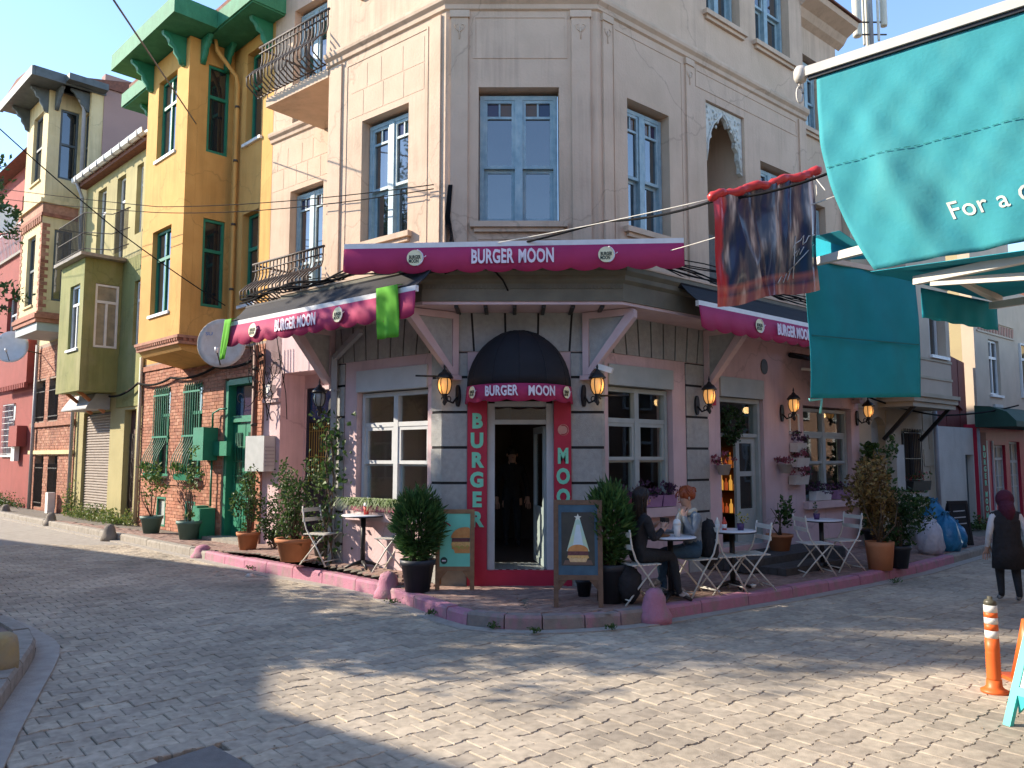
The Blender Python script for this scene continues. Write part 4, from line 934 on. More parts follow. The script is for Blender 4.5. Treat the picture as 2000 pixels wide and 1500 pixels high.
# bay
b0, b1, bn = 1.75, 3.95, 1.0
fh = [(2.35, 3.35, 4.77, 6.65), (2.35, 3.35, 8.27, 10.1)]
MB().wall(FY, b0, b1, 4.2, 10.62, bn - .22, bn, fh).obj('bay_front', M_yellow, yh)
FYs = Fr(FY.P(b0, 0, 0)[:2], FY.n[:2], (-FY.d.x, -FY.d.y))       # side facing the camera: u runs outward
sh = [(.1, .58, 4.85, 6.75), (.1, .58, 8.2, 10.15)]
MB().wall(FYs, 0.002, bn - .222, 4.2, 10.62, -.2, 0, sh).obj('bay_side', M_yellow, yh)
MB().box(FY, b1 - .2, b1, .002, bn - .222, 4.2, 10.62).obj('bay_side', M_yellow, yh)
for h in fh: casement(yh, FY, h[0] + .01, h[1] - .01, h[2] + .01, h[3] - .01, bn - .13, M_green, gm=G_sky, transom=.66, mull=2, sill=bn + .04)
for h in sh: casement(yh, FYs, h[0] + .005, h[1] - .005, h[2] + .01, h[3] - .01, -.06, M_green, transom=.64, mull=False)
# underside of the bay: sloped soffit, toothed brick course
mb = MB(); mb.prism_n(FY, [(0.002, 3.72), (bn - .1, 3.9), (bn, 4.02), (0.002, 4.02)], b0 + .06, b1 - .06); mb.obj('bay_soffit', M_yellow, yh)
mb = MB(); mb.box(FY, b0 - .06, b1 + .06, .002, bn + .06, 4.14, 4.2); mb.box(FY, b0 - .03, b1 + .03, .002, bn + .02, 4.02, 4.08); mb.obj('brick_course', M_brick, yh)
for i in range(20): u = b0 - .02 + i * .113; MB().box(FY, u, u + .06, .5, bn + .05, 4.08, 4.14).obj('brick_tooth', M_brick, yh)
for i in range(8): n = .08 + i * .113; MB().box(FY, b0 - .05, b0 + .2, n, n + .06, 4.08, 4.14).obj('brick_tooth', M_brick, yh)
# eaves
mb = MB(); mb.box(FY, -.35, 6.5, -.36, .68, 10.63, 10.66); mb.box(FY, -.38, 6.55, -.36, .72, 10.66, 11.0); mb.obj('eave', M_eave, yh)
mb = MB(); mb.box(FY, 1.1, 4.65, .722, 1.62, 10.64, 11.02); mb.obj('bay_eave', M_eave, yh)
MB().slab([FY.P(-.3, .6, 0), FY.P(6.4, .6, 0), FY.P(6.4, -6, 0), FY.P(-.3, -6, 0)], 11.0, 11.25).obj('roof', M_tile, yh)
for u in (1.98, 3.72): scrollbracket(yh, FY, u, bn + .002, 10.63, .5, .62, .11, M_green)
for u in (.12, 5.9): scrollbracket(yh, FY, u, .002, 10.62, .48, .6, .11, M_green)
scrollbracket(yh, FYs, .72, .002, 10.63, .38, .55, .1, M_green); scrollbracket(yh, FYs, .2, .002, 10.63, .38, .55, .1, M_green)
mb = MB(); pp = [FY.P(1.55, .55, 10.62), FY.P(1.55, .5, 10.4), FY.P(1.4, .12, 9.9), FY.P(1.4, .08, 9.7), FY.P(1.4, .08, 4.5), FY.P(1.25, .2, 4.3), FY.P(.9, .5, 3.95)]; mb.tube(pp, .045, 8); pipe = mb.obj('downpipe', M_yellow, yh)
for z in (9.2, 8.0, 6.6, 5.2): MB().lathe(FY.P(1.4, .08, z), [(.052, 0), (.052, .05)], 8).obj('pipe_collar', M_iron, pipe)
# door and barred windows of the ground floor
mb = MB(); mb.box(FY, .38, .5, -.33, -.02, 0, 3.3); mb.box(FY, 1.58, 1.70, -.33, -.02, 0, 3.3); mb.box(FY, .5, 1.58, -.33, -.02, 3.2, 3.32); mb.box(FY, .5, 1.58, -.26, -.1, 2.42, 2.55); ydoor = mb.obj('front_door', M_green, yh)
for u in (.52, 1.05): MB().box(FY, u, u + .5, -.22, -.16, .05, 2.4).obj('door_leaf', M_green, ydoor); MB().box(FY, u + .12, u + .38, -.158, -.15, 1.15, 2.2).obj('pane', G_dark, ydoor); MB().box(FY, u + .08, u + .42, -.158, -.14, .25, .85).obj('door_panel', M_green, ydoor)
for u, c in ((.52, 'stained_glass_amber'), (.88, 'stained_glass_violet'), (1.23, 'stained_glass_blue')): MB().box(FY, u, u + .33, -.2, -.19, 2.56, 3.19).obj('fanlight_pane', MATS[c], ydoor)
MB().box(FY, .2, 1.8, -.3, .35, -.08, .06).obj('doorstep', M_kerb, yh)
mb = MB()
for u in (.62, .69, .76, .83, 1.15, 1.22, 1.29, 1.36): mb.tube([FY.P(u + .03, -.13, 1.15), FY.P(u + .03, -.13, 2.2)], .007, 4)
for z in (1.3, 1.6, 1.9): mb.tube([FY.P(.6, -.13, z), FY.P(1.5, -.13, z)], .007, 4)
mb.obj('door_grille', M_green, ydoor)
for h in yw:
    w = casement(yh, FY, h[0] + .02, h[1] - .02, h[2] + .02, h[3] - .02, -.16, M_green, transom=.7, mull=True)
    k = 8
    for i in range(k):        # bellied bars
        u = h[0] + .04 + (h[1] - h[0] - .08) * i / (k - 1); q = MB()
        pts = [(0.0, h[3] + .06), (.05, h[3] - .06), (.05, h[2] + .95), (.10, h[2] + .78), (.24, h[2] + .52), (.30, h[2] + .3), (.27, h[2] + .1), (.18, h[2] - .02), (.1, h[2] - .12)]
        q.tube([FY.P(u, n, z) for n, z in pts], .010, 5); q.obj('bar', M_green, w)
    for z, n in ((h[3] - .18, .05), (h[2] + .95, .05), (h[2] + .0, .2)): q = MB(); q.box(FY, h[0], h[1], n - .012, n + .012, z - .02, z + .02); q.obj('crossbar', M_green, w)
for v in yv: MB().box(FY, v[0], v[1], -.1, -.05, v[2], v[3]).obj('vent_cover', M_greyf, yh); MB().frame(FY, v[0] - .03, v[1] + .03, -.02, .02, v[2] - .03, v[3] + .03, .04).obj('vent_frame', M_green, yh)
# green meter boxes on the brick wall
t = thing('meter_box', 'emerald green metal meter box with side duct on the brick wall', 'utility box', FY.P(2.1, .3, 1.7))
MB().box(FY, 1.92, 2.42, .02, .34, 1.62, 2.32).obj('cabinet', M_green, t); MB().box(FY, 1.3, 1.918, .02, .12, 1.72, 2.02).obj('duct', M_green, t); q = MB(); q.tube([FY.P(1.98, .12, 2.32), FY.P(1.98, .12, 2.62), FY.P(1.7, .1, 2.7), FY.P(1.4, .1, 2.7)], .02, 6); q.tube([FY.P(2.0, .1, 1.62), FY.P(2.0, .1, .65)], .022, 6); q.obj('conduit', M_green, t)
t = thing('gas_box', 'emerald green upright gas box standing beside the second teal pot', 'utility box', FY.P(2.15, .3, 0))
MB().box(FY, 1.9, 2.18, .03, .36, 0, .62).obj('cabinet', M_green, t); MB().box(FY, 2.19, 2.42, .05, .3, .32, .66).obj('cabinet', M_green, t)
# ---------------------------------------------------------------- olive house
gh = thing('olive_house', 'weathered olive green house with rounded bay, rail balcony and roller shutter', 'house', FY.P(8.7, 0, 0))
gd = [(6.62, 7.42, .05, 2.92), (8.45, 10.6, -.05, 2.95)]; gu = [(6.85, 7.3, 7.6, 9.5), (8.1, 8.75, 7.05, 9.5), (9.6, 10.3, 7.05, 9.5)]; gm_ = [(6.6, 7.1, 4.6, 6.3)]
MB().wall(FY, 6.21, 11.25, -.1, 4.0, -.35, -.01, gd).obj('lower_wall', M_ltgreen, gh)
MB().wall(FY, 6.21, 11.25, 4.0, 7.0, -.35, -.005, gm_).obj('middle_wall', M_olgreen, gh)
MB().wall(FY, 6.21, 11.25, 7.0, 9.9, -.35, -.012, gu).obj('upper_wall', M_ltgreen, gh)
MB().box(FY, 6.215, 8.0, -.003, .02, 3.0, 4.4).obj('render_band', M_olgreen, gh)
M_pvc = mat('white_pvc', (.72, .72, .70), (.64, .64, .62), 6, .4)
casement(gh, FY, 6.61, 7.09, 4.61, 6.29, -.12, M_pvc, transom=.7, mull=False)
for h in gu: casement(gh, FY, h[0] + .01, h[1] - .01, h[2] + .01, h[3] - .01, -.16, M_pvc, transom=.72, mull=False)
# bay with softened corners
g0, g1, gn = 8.0, 9.95, .95
gfh = [(8.3, 9.1, 4.55, 6.3)]; gsh = [(.06, .66, 4.58, 6.3)]
MB().wall(FY, g0, g1, 3.5, 6.95, gn - .2, gn, gfh).obj('bay_front', M_olgreen, gh)
FGs = Fr(FY.P(g0, 0, 0)[:2], FY.n[:2], (-FY.d.x, -FY.d.y))
MB().wall(FGs, 0.0, gn - .202, 3.5, 6.95, -.2, 0, gsh).obj('bay_side', M_olgreen, gh); MB().box(FY, g1 - .2, g1, .0, gn - .202, 3.5, 6.95).obj('bay_side', M_olgreen, gh)
MB().box(FY, g0, g1, 0, gn, 3.42, 3.498).obj('bay_underside', M_olgreen, gh)
casement(gh, FY, 8.31, 9.09, 4.56, 6.29, gn - .1, M_pvc, gm=G_sky, transom=.7, mull=True, sill=gn + .05); casement(gh, FGs, .065, .655, 4.59, 6.29, -.05, M_pvc, gm=mat('curtained_glass', (.34, .30, .22), (.22, .20, .15), 5, .25), transom=.72, mull=True)
mb = MB(); mb.box(FY, g0 - .25, g1 + .1, .0, gn + .18, 6.952, 7.04); mb.obj('balcony_floor', M_kerb, gh)
rl = MB()
for z in (8.08, 7.55, 7.12): rl.tube([FY.P(g1, .05, z), FY.P(g1, gn + .12, z), FY.P(g0 - .2, gn + .12, z), FY.P(g0 - .55, .5, z), FY.P(6.5, .4, z)], .014, 5)
rail = rl.obj('balcony_rail', M_iron, gh)
for i in range(20): MB().bar(FY.P(g0 - .2 + i * .112, gn + .12, 7.04), FY.P(g0 - .2 + i * .112, gn + .12, 8.08), .016).obj('baluster', M_iron, rail)
for i in range(14): MB().bar(FY.P(7.4 - i * .07, .45, 7.0), FY.P(7.4 - i * .07, .45, 8.08), .012).obj('baluster', M_iron, rail)
for a in ((8.6, .1, 2.9, .85, 3.5), (9.6, .1, 2.9, .85, 3.5)): MB().bar(FY.P(a[0], a[1], a[2]), FY.P(a[0], a[3], a[4]), .08).obj('strut', M_terra, gh)
# eave and gutter
mb = MB(); mb.box(FY, 6.1, 11.4, -.3, .22, 9.82, 9.9); mb.prism_n(FY, [(.22, 9.9), (.22, 9.98), (-4, 11.2), (-4, 11.0)], 6.21, 11.4); mb.obj('roof', M_tile, gh)
mb = MB(); mb.prism_n(FY, [(.2, 10.08), (.22, 9.96), (.3, 9.92), (.38, 9.96), (.40, 10.08), (.38, 10.08), (.35, 9.99), (.3, 9.96), (.25, 9.99), (.23, 10.08)], 6.0, 11.5); gut = mb.obj('gutter', M_pvc, gh)
for i in range(9): MB().box(FY, 6.3 + i * .6, 6.34 + i * .6, .18, .41, 9.905, 10.09).obj('gutter_bracket', M_greypipe, gut)
mb = MB(); mb.tube([FY.P(11.3, .3, 9.95), FY.P(11.3, .12, 9.5), FY.P(11.3, .1, 7.0), FY.P(11.25, .1, 4), FY.P(11.2, .12, .1)], .05, 8); mb.obj('downpipe', M_greypipe, gh)
mb = MB(); mb.tube([FY.P(6.22, .06, 4.2), FY.P(6.22, .06, .05)], .05, 8); mb.obj('downpipe', mat('cream_pipe', (.5, .45, .33), None, 6, .6), gh)
# roller shutter of slats, metal hood, old iron door
sh_ = MB().box(FY, 8.46, 10.58, -.2, -.12, 0, 2.9).obj('roller_shutter', M_iron, gh); M_shut = mat('rusty_shutter', (.34, .29, .25), (.26, .22, .19), 8, .7, .2, 60)
for i in range(38): z = .02 + i * .075; q = MB(); q.prism_n(FY, [(-.12, z), (-.085, z + .02), (-.085, z + .05), (-.12, z + .072)], 8.47, 10.57); q.obj('slat', M_shut, sh_)
mb = MB(); mb.prism_n(FY, [(0, 3.4), (.35, 3.4), (.6, 3.02), (.6, 2.98), (0, 2.98)], 8.5, 10.6); mb.obj('shutter_hood', M_greypipe, gh)
dr = MB().box(FY, 6.63, 7.41, -.25, -.18, .05, 2.9).obj('iron_door', mat('rust_door', (.09, .04, .035), (.06, .03, .025), 9, .7), gh); q = MB()
for i in range(9): q.tube([FY.P(6.68 + i * .085, -.15, .4), FY.P(6.68 + i * .085, -.15, 2.3)], .009, 4)
for z in (.8, 1.4, 2.0):
    for s_ in (-1, 1): q.tube([FY.P(7.02 + s_ * (.04 + .12 * math.sin(a)), -.14, z + .25 * math.cos(a)) for a in [i * .4 for i in range(9)]], .011, 4)
q.obj('grille', M_iron, dr)
# ---------------------------------------------------------------- cream and brick house
ch = thing('cream_brick_house', 'tall cream house with brick trimmed bay, dark eaves and brick base', 'house', FY.P(13.3, 0, 0))
cw = [(13.0, 14.0, 2.85, 4.2), (14.4, 15.4, 2.85, 4.2), (12.75, 13.7, .1, 1.73), (14.2, 15.1, .1, 1.73)]
MB().wall(FY, 11.3, 15.7, -.1, 5.4, -.35, 0, cw).obj('mortar_wall', M_mortar, ch); brick_wall(FY, 11.3, 15.7, -.08, 5.3, 0, cw, ch, 200, seed=9, L=.23, H=.085)
for a in ((11.3, 15.7, 2.66, 2.8), (11.3, 15.7, 1.78, 1.9)): MB().box(FY, a[0], a[1], .0, .09, a[2], a[3]).obj('ledge', M_brick if a[2] > 2 else M_creamwall, ch)
for h in cw:
    w = casement(ch, FY, h[0] + .02, h[1] - .02, h[2] + .02, h[3] - .02, -.2, M_darkgrey, transom=0, mull=True)
    for i in range(8): u = h[0] + .06 + i * (h[1] - h[0] - .12) / 7; MB().bar(FY.P(u, .02, h[2]), FY.P(u, .02, h[3] - .25), .018).obj('bar', M_iron, w)
    for z in (h[2] + .12, h[3] - .4): MB().box(FY, h[0], h[1], .0, .03, z, z + .03).obj('crossbar', M_iron, w)
MB().wall(FY, 11.3, 15.7, 5.4, 13.0, -.35, -.002, [(11.45, 11.9, 10.2, 12.3)]).obj('upper_wall', M_creamwall, ch)
MB().box(FY, 11.27, 11.6, -9, -.352, -.1, 13.6).obj('side_wall', M_mauve, ch); MB().box(FY, 15.4, 15.7, -9, -.352, -.1, 13.0).obj('side_wall', M_creamwall, ch)
c0, c1, cn = 12.05, 14.3, .95
cfh = [(12.7, 13.55, 6.3, 8.5), (12.6, 13.6, 10.2, 12.4)]; csh = [(.12, .62, 6.4, 8.6), (.1, .62, 10.2, 12.4)]
MB().wall(FY, c0, c1, 5.7, 12.9, cn - .2, cn, cfh).obj('bay_front', M_creamwall, ch)
FCs = Fr(FY.P(c0, 0, 0)[:2], FY.n[:2], (-FY.d.x, -FY.d.y)); MB().wall(FCs, 0, cn - .202, 5.7, 12.9, -.2, 0, csh).obj('bay_side', M_creamwall, ch); MB().box(FY, c1 - .2, c1, 0, cn - .202, 5.7, 12.9).obj('bay_side', M_creamwall, ch)
for h in cfh: casement(ch, FY, h[0] + .01, h[1] - .01, h[2] + .01, h[3] - .01, cn - .12, M_darkgrey, gm=G_sky, transom=.52, mull=False, sill=cn + .05)
for h in csh: casement(ch, FCs, h[0] + .01, h[1] - .01, h[2] + .01, h[3] - .01, -.06, M_darkgrey, transom=.5, mull=False)
casement(ch, FY, 11.46, 11.89, 10.21, 12.29, -.1, M_darkgrey, transom=.5, mull=False)
def bayband(z0, z1, d, m, nm): MB().box(FY, c0 - d, c1 + d, .001, cn + d, z0, z1).obj(nm, m, ch)
bayband(5.45, 5.7, .02, M_greyf, 'bay_base'); bayband(5.702, 5.82, .08, M_brick, 'brick_band'); bayband(5.822, 5.95, .12, M_brick, 'brick_band'); bayband(5.952, 6.02, .06, M_brick, 'brick_band')
bayband(8.95, 9.05, .06, M_brick, 'brick_band'); bayband(9.052, 9.35, .03, M_brick, 'brick_band'); bayband(9.352, 9.48, .11, M_creamwall, 'moulding')
for i in range(12): u = c0 + .05 + i * .19; MB().box(FY, u, u + .09, cn, cn + .055, 8.76, 8.95).obj('brick_tooth', M_brick, ch)
for i in range(24):          # toothed brick quoins up the bay corners
    z = 6.05 + i * .112; l = .2 if i % 2 else .11
    MB().box(FY, c0 - .015, c0 + l, cn - .001, cn + .015, z + .005, z + .107).obj('brick', M_brick, ch); MB().box(FCs, cn - l, cn, .001, .015, z + .005, z + .107).obj('brick', M_brick, ch); MB().box(FY, c1 - l, c1 + .01, cn - .001, cn + .015, z + .005, z + .107).obj('brick', M_brick, ch)
# eaves
mb = MB(); mb.box(FY, c0 - .75, c1 + .6, cn - 1.0, cn + .68, 12.92, 13.0); mb.box(FY, c0 - .78, c1 + .63, cn + .60, cn + .70, 12.88, 13.16); mb.box(FY, c0 - .8, c0 - .72, -.4, cn + .6, 12.88, 13.16); mb.box(FY, 10.9, 11.98, -.35, .75, 12.92, 13.12); mb.obj('eave', M_darkgrey, ch)
mb = MB(); mb.prism(FY, [(c0 - .8, 13.165), (c1 + .65, 13.165), ((c0 + c1) / 2, 13.38)], -3, cn + .66); mb.prism_n(FY, [(.75, 13.125), (-4, 14.2), (-4, 13.125)], 11.2, 15.7); mb.obj('roof', M_tile, ch)
for u in (c0 + .12, c1 - .12): scrollbracket(ch, FY, u, cn, 12.9, .5, .7, .1, M_darkgrey)
scrollbracket(ch, FCs, .75, .0, 12.9, .6, .6, .1, M_darkgrey); scrollbracket(ch, FY, 11.5, .0, 12.9, .55, .6, .1, M_darkgrey)
mb = MB(); mb.tube([FY.P(11.55, .4, 12.9), FY.P(11.55, .12, 12.4), FY.P(11.55, .1, 9.9)], .06, 8); mb.tube([FY.P(15.2, .1, 5.4), FY.P(15.2, .1, 0)], .055, 8); mb.obj('downpipe', M_greypipe, ch)
# ---------------------------------------------------------------- red house at the left edge
rh = thing('red_house', 'red plastered house with jutting floors at the left edge of the street', 'house', FY.P(19, 0, 0))
rw_ = [(17.9, 19.3, 1.75, 3.6)]
MB().wall(FY, 15.72, 24, -.1, 4.2, -.35, -.01, rw_).obj('lower_wall', M_redwall, rh); MB().wall(FY, 15.72, 24, 4.2, 8.9, -.3, .25, [(17.3, 18.6, 5.3, 7.4)]).obj('middle_wall', M_redwall, rh); MB().wall(FY, 16.0, 24, 8.9, 12.4, -.35, -.02, [(17.5, 18.6, 9.3, 11.3)]).obj('upper_wall', mat('coral_plaster', (.33, .085, .075), (.28, .07, .06), 2, .9), rh)
casement(rh, FY, 17.91, 19.29, 1.76, 3.59, -.15, M_whitef, transom=.7, mull=True, sill=.06); casement(rh, FY, 17.31, 18.59, 5.31, 7.39, .1, M_whitef, transom=.7); casement(rh, FY, 17.51, 18.59, 9.31, 11.29, -.15, M_whitef, transom=.7)
w = MB()
for i in range(9): w.bar(FY.P(17.9 + i * .175, .05, 1.75), FY.P(17.9 + i * .175, .05, 3.6), .014)
for i in range(9): w.bar(FY.P(17.9, .055, 1.8 + i * .22), FY.P(19.3, .055, 1.8 + i * .22), .014)
w.obj('window_grille', M_white, rh)
for i in range(14): MB().box(FY, 15.75 + i * .22, 15.87 + i * .22, .2, .3, 4.02, 4.18).obj('brick_tooth', M_redwall, rh)
MB().box(FY, 15.72, 24, -.3, .34, 8.84, 8.94).obj('balcony_floor', M_kerb, rh)
for i in range(26): MB().bar(FY.P(15.9 + i * .2, .3, 8.94), FY.P(15.9 + i * .2, .3, 9.95), .02).obj('baluster', M_white, rh)
MB().box(FY, 15.8, 24, .28, .32, 9.95, 10.0).obj('handrail', M_white, rh)
MB().prism_n(FY, [(.5, 12.4), (-5, 13.6), (-5, 12.4)], 16, 24).obj('roof', M_tile, rh)
MB().box(FY, 15.72, 15.95, -.3, -.012, 4.2, 12.4).obj('side_pier', M_redwall, rh)
t = thing('meter_box', 'brick red meter box on the red house wall', 'utility box', FY.P(16.8, .1, 2)); MB().box(FY, 16.3, 17.3, .0, .3, 2.05, 2.75).obj('cabinet', M_redwall, t); MB().box(FY, 16.9, 17.3, .05, .2, 1.55, 2.05).obj('cable_trunk', M_pvc, t)
# dishes
def dish(c, nrm, r, label, m, arm_to):
    c = Vector(c); nrm = Vector(nrm).normalized(); x = nrm.cross(Vector((0, 0, 1))).normalized(); y = x.cross(nrm).normalized(); t = thing('satellite_dish', label, 'satellite dish', c, 'satellite dishes')
    mb = MB(); mb.smooth = True; rings = []
    for i in range(6):
        rr = r * i / 5; dp = .16 * r * (i / 5) ** 2
        rings.append([c + nrm * (dp - .16 * r) + x * (rr * math.cos(a)) + y * (rr * 1.06 * math.sin(a)) for a in [2 * math.pi * j / 28 for j in range(28)]])
    for i in range(5):
        for j in range(28): mb.quad(rings[i][j], rings[i][(j + 1) % 28], rings[i + 1][(j + 1) % 28], rings[i + 1][j])
    d = mb.obj('reflector', m, t, weld=True); d.modifiers.new('s', 'SOLIDIFY').thickness = .012
    q = MB(); q.tube([c - y * r * .95, c - y * r * .5 + nrm * r * .75], .012, 5); q.obj('arm', M_iron, t); q = MB(); q.lathe(c - y * r * .5 + nrm * r * .78, [(.03, -.05), (.035, .05)], 8); q.obj('receiver', M_pvc, t)
    q = MB(); q.tube([c - nrm * .16 * r, Vector(arm_to)], .02, 6); q.obj('mount', M_iron, t); return t
M_dish = mat('rusty_white_dish', (.58, .55, .50), (.50, .46, .40), 6, .6, .1, 40, stain=(.32, .22, .14), sstr=.6, sscale=5)
dc = at(433, 670, 14.3); d0 = dish(dc, (.12, -1, .12), .43, 'large rust stained satellite dish beside the left awning end', M_dish, FY.P(.5, .02, 3.9))
q = MB(); text_on(q, 'SU', .09, dc + Vector((-.20, -.09, .13)), (1, 0, 0), (0, 0, 1), .02, 1.3, .9, .001); q.obj('dish_lettering', mat('faded_blue_print', (.2, .3, .55), None, 6, .6), d0)
dish(FY.P(15.4, 1.3, 9.5), (.3, -1, .2), .5, 'white satellite dish high on the red house', M_pvc, FY.P(15.85, .1, 9.4)); dish(FY.P(14.6, 1.0, 5.2), (.25, -1, .2), .5, 'white satellite dish low beside the brick bay base', M_pvc, FY.P(15.0, .05, 5.1))
# grey meter cabinet on the pink pier, small camera, wall pipe
t = thing('meter_cabinet', 'pale grey metal meter cabinet behind the terracotta pots', 'utility box', FL.P(5.9, -1.1, 1.6)); MB().box(FL, 5.72, 6.35, N2 + .01, N2 + .26, 1.42, 2.1).obj('cabinet', mat('galvanised', (.42, .44, .44), (.36, .38, .38), 6, .5), t)
for i in range(6): MB().box(FL, 5.69, 5.719, N2 + .05, N2 + .23, 1.52 + i * .07, 1.545 + i * .07).obj('louvre', M_greypipe, t)
t = thing('security_camera', 'white dome camera on the pink pier among loose cables', 'camera', FL.P(5.75, N2 + .1, 2.95)); MB().box(FL, 5.68, 5.82, N2 + .055, N2 + .2, 2.95, 3.08).obj('mount', M_pvc, t); MB().ball(FL.P(5.75, N2 + .14, 2.9), .075, .075, .09, 12, 7).obj('dome', M_pvc, t)
t = thing('drain_pipe', 'rusty brown downpipe between brick house and pink pier', 'pipe', FL.P(6.3, -1.2, 0)); q = MB(); q.tube([FL.P(6.28, -1.12, .05), FL.P(6.28, -1.12, 3.9)], .06, 8); q.obj('pipe', mat('brown_pipe', (.16, .06, .035), (.11, .045, .03), 8, .6), t)
for z in (1.0, 2.3, 3.4): MB().lathe(FL.P(6.28, -1.12, z), [(.068, 0), (.068, .06)], 10).obj('collar', M_iron, t)
# ================================================================== HOUSES DOWN THE RIGHT STREET
M_ash = mat('ashlar_cream', (.50, .42, .31), (.43, .36, .26), 2.5, .92, .3, 40, stain=(.36, .30, .22), sstr=.5)
M_tan = mat('tan_render', (.56, .45, .34), (.50, .40, .30), 2, .92, .2, 40, stain=(.40, .33, .27), sstr=.5); M_khaki = mat('khaki_render', (.42, .35, .20), (.38, .31, .18), 1.5, .95, .2, 30)
M_whitewall = mat('whitewash', (.60, .58, .53), (.52, .50, .45), 2, .95, .3, 25, stain=(.38, .36, .32), sstr=.7, sscale=1.5)
M_oxide = mat('oxide_red_sheet', (.17, .04, .036), (.135, .033, .03), 3, .7, .15, 60)
sh = thing('stone_house', 'cream stone house with overhanging upper bay beside the pink cafe', 'house', FRt.P(9, 0, 0))
sw = [(9.36, 10.28, .95, 2.28), (8.0, 8.62, 1.55, 2.55)]
MB().wall(FRt, 7.42, 11.0, -.1, 7.5, -.35, -.05, sw).obj('wall', M_ash, sh)
for r in range(8):
    u = 7.44 - (.3 if r % 2 else 0)
    while u < 10.95:
        a, b = max(u, 7.44), min(u + .6, 10.98); z = -.08 + r * .39
        if b - a > .1 and not any(h[0] < b and h[1] > a and h[2] < z + .38 and h[3] > z for h in sw): MB().box(FRt, a + .006, b - .006, -.06, -.035, z + .006, z + .384).obj('ashlar_block', M_ash, sh)
        u += .6
MB().box(FRt, 8.0, 8.62, -.3, -.2, 1.55, 2.55).obj('niche_back', M_greyf, sh); MB().prism(FRt, [(8.0, 2.35), (8.0, 2.55), (8.62, 2.55), (8.62, 2.35), (8.5, 2.47), (8.31, 2.52), (8.12, 2.47)], -.3, -.045).obj('niche_arch', M_ash, sh)
w = casement(sh, FRt, 9.38, 10.26, .97, 2.26, -.22, M_darkgrey, transom=0, mull=True)
for i in range(11): MB().bar(FRt.P(9.4 + i * .084, .0, .95), FRt.P(9.4 + i * .084, .0, 2.3), .014).obj('bar', M_black, w)
for z in (1.2, 1.65, 2.2): MB().box(FRt, 9.36, 10.28, -.01, .012, z, z + .022).obj('crossbar', M_black, w)
MB().box(FRt, 9.3, 10.36, -.2, .06, .85, .95).obj('sill', M_whitewall, w)
bay = MB().wall(FRt, 8.35, 10.4, 2.98, 7.5, .35, .62, [(9.35, 10.2, 3.8, 5.1)]).obj('bay_front', M_tan, sh)
FSs = Fr(FRt.P(8.35, 0, 0)[:2], FRt.n[:2], (-FRt.d.x, -FRt.d.y)); MB().box(FRt, 8.35, 8.55, -.05, .348, 2.98, 7.5).obj('bay_side', M_tan, sh); MB().box(FRt, 10.2, 10.4, -.05, .348, 2.98, 7.5).obj('bay_side', M_tan, sh)
casement(sh, FRt, 9.37, 10.18, 3.82, 5.08, .42, M_pvc, transom=0, mull=True, sill=.68)
for z0, z1, d in ((2.7, 2.8, .04), (2.802, 2.9, .08), (2.902, 2.98, .12)): MB().box(FRt, 8.35 - d, 10.4 + d, -.05, .62 + d, z0, z1).obj('bay_moulding', M_ash, sh)
for a in (8.5, 10.25): MB().bar(FRt.P(a, -.03, 2.05), FRt.P(a, .6, 2.72), .07).obj('bay_strut', M_black, sh)
for z in (3.3, 3.68, 5.3): MB().box(FRt, 8.33, 10.42, .35, .64, z, z + .05).obj('string_course', M_ash, sh)
q = MB(); q.tube([FRt.P(10.9, .05, 0), FRt.P(10.9, .05, 2.9)], .05, 8); q.obj('downpipe', M_greypipe, sh)
MB().box(FRt, 8.75, 9.12, -.03, .1, 1.0, 1.95).obj('meter_door', M_whitewall, sh)
# white yard wall with dark door
ww = thing('yard_wall', 'whitewashed yard wall with a narrow dark doorway by the rubbish sacks', 'wall', FRt.P(12, 0, 0))
MB().wall(FRt, 11.02, 13.4, -.1, 2.4, -.3, -.06, [(12.85, 13.35, -.05, 1.75)]).obj('wall', M_whitewall, ww); MB().box(FRt, 12.86, 13.34, -.26, -.2, -.05, 1.74).obj('door', M_darkgrey, ww)
# oxide-red sheeting behind the wall
rs = thing('sheet_screen', 'tall dark oxide red sheet metal screen above the white yard wall', 'screen', FRt.P(12.6, -.5, 0))
for i in range(8): u = 10.9 + i * .43; q = MB(); q.prism(FRt, [(u + .004, 2.2), (u + .426, 2.2), (u + .426, 4.55 - i * .06), (u + .004, 4.6 - i * .06)], -.55, -.52 + (.012 if i % 2 else 0)); q.obj('sheet', M_oxide, rs)
q = MB(); q.bar(FRt.P(11.0, -.49, 4.3), FRt.P(14.0, -.49, 2.9), .06); q.obj('brace', M_oxide, rs)
# tan house with white window
th = thing('tan_house', 'plain tan rendered house with white upstairs window behind the red shop', 'house', FRt.P(15, -.3, 0))
MB().wall(FRt, 14.5, 17.5, 2.35, 9.0, -.6, -.3, [(15.5, 16.3, 3.35, 4.85)]).obj('wall', M_tan, th); MB().box(FRt, 14.5, 14.8, -6, -.602, -.1, 8.8).obj('side_wall', M_khaki, th); MB().box(FRt, 17.2, 17.5, -6, -.602, -.1, 8.8).obj('side_wall', M_tan, th)
FT = Fr(FRt.P(0, -.3, 0)[:2], FRt.d[:2], FRt.n[:2]); casement(th, FT, 15.51, 16.29, 3.36, 4.84, -.1, M_pvc, transom=.68, mull=2, sill=.06)
MB().box(FT, 14.7, 17.52, -.01, .03, 4.98, 5.02).obj('string_course', M_tan, th); MB().box(FT, 14.7, 17.52, -.01, .03, 5.32, 5.36).obj('string_course', M_tan, th)
for i in range(13): u = 14.8 + i * .21; q = MB(); q.prism(FT, [(u, 5.05), (u + .12, 5.05), (u + .17, 5.29), (u + .05, 5.29)], -.01, .018); q.obj('painted_brick', mat('faded_brick_paint', (.45, .24, .18), None, 5, .9), th)
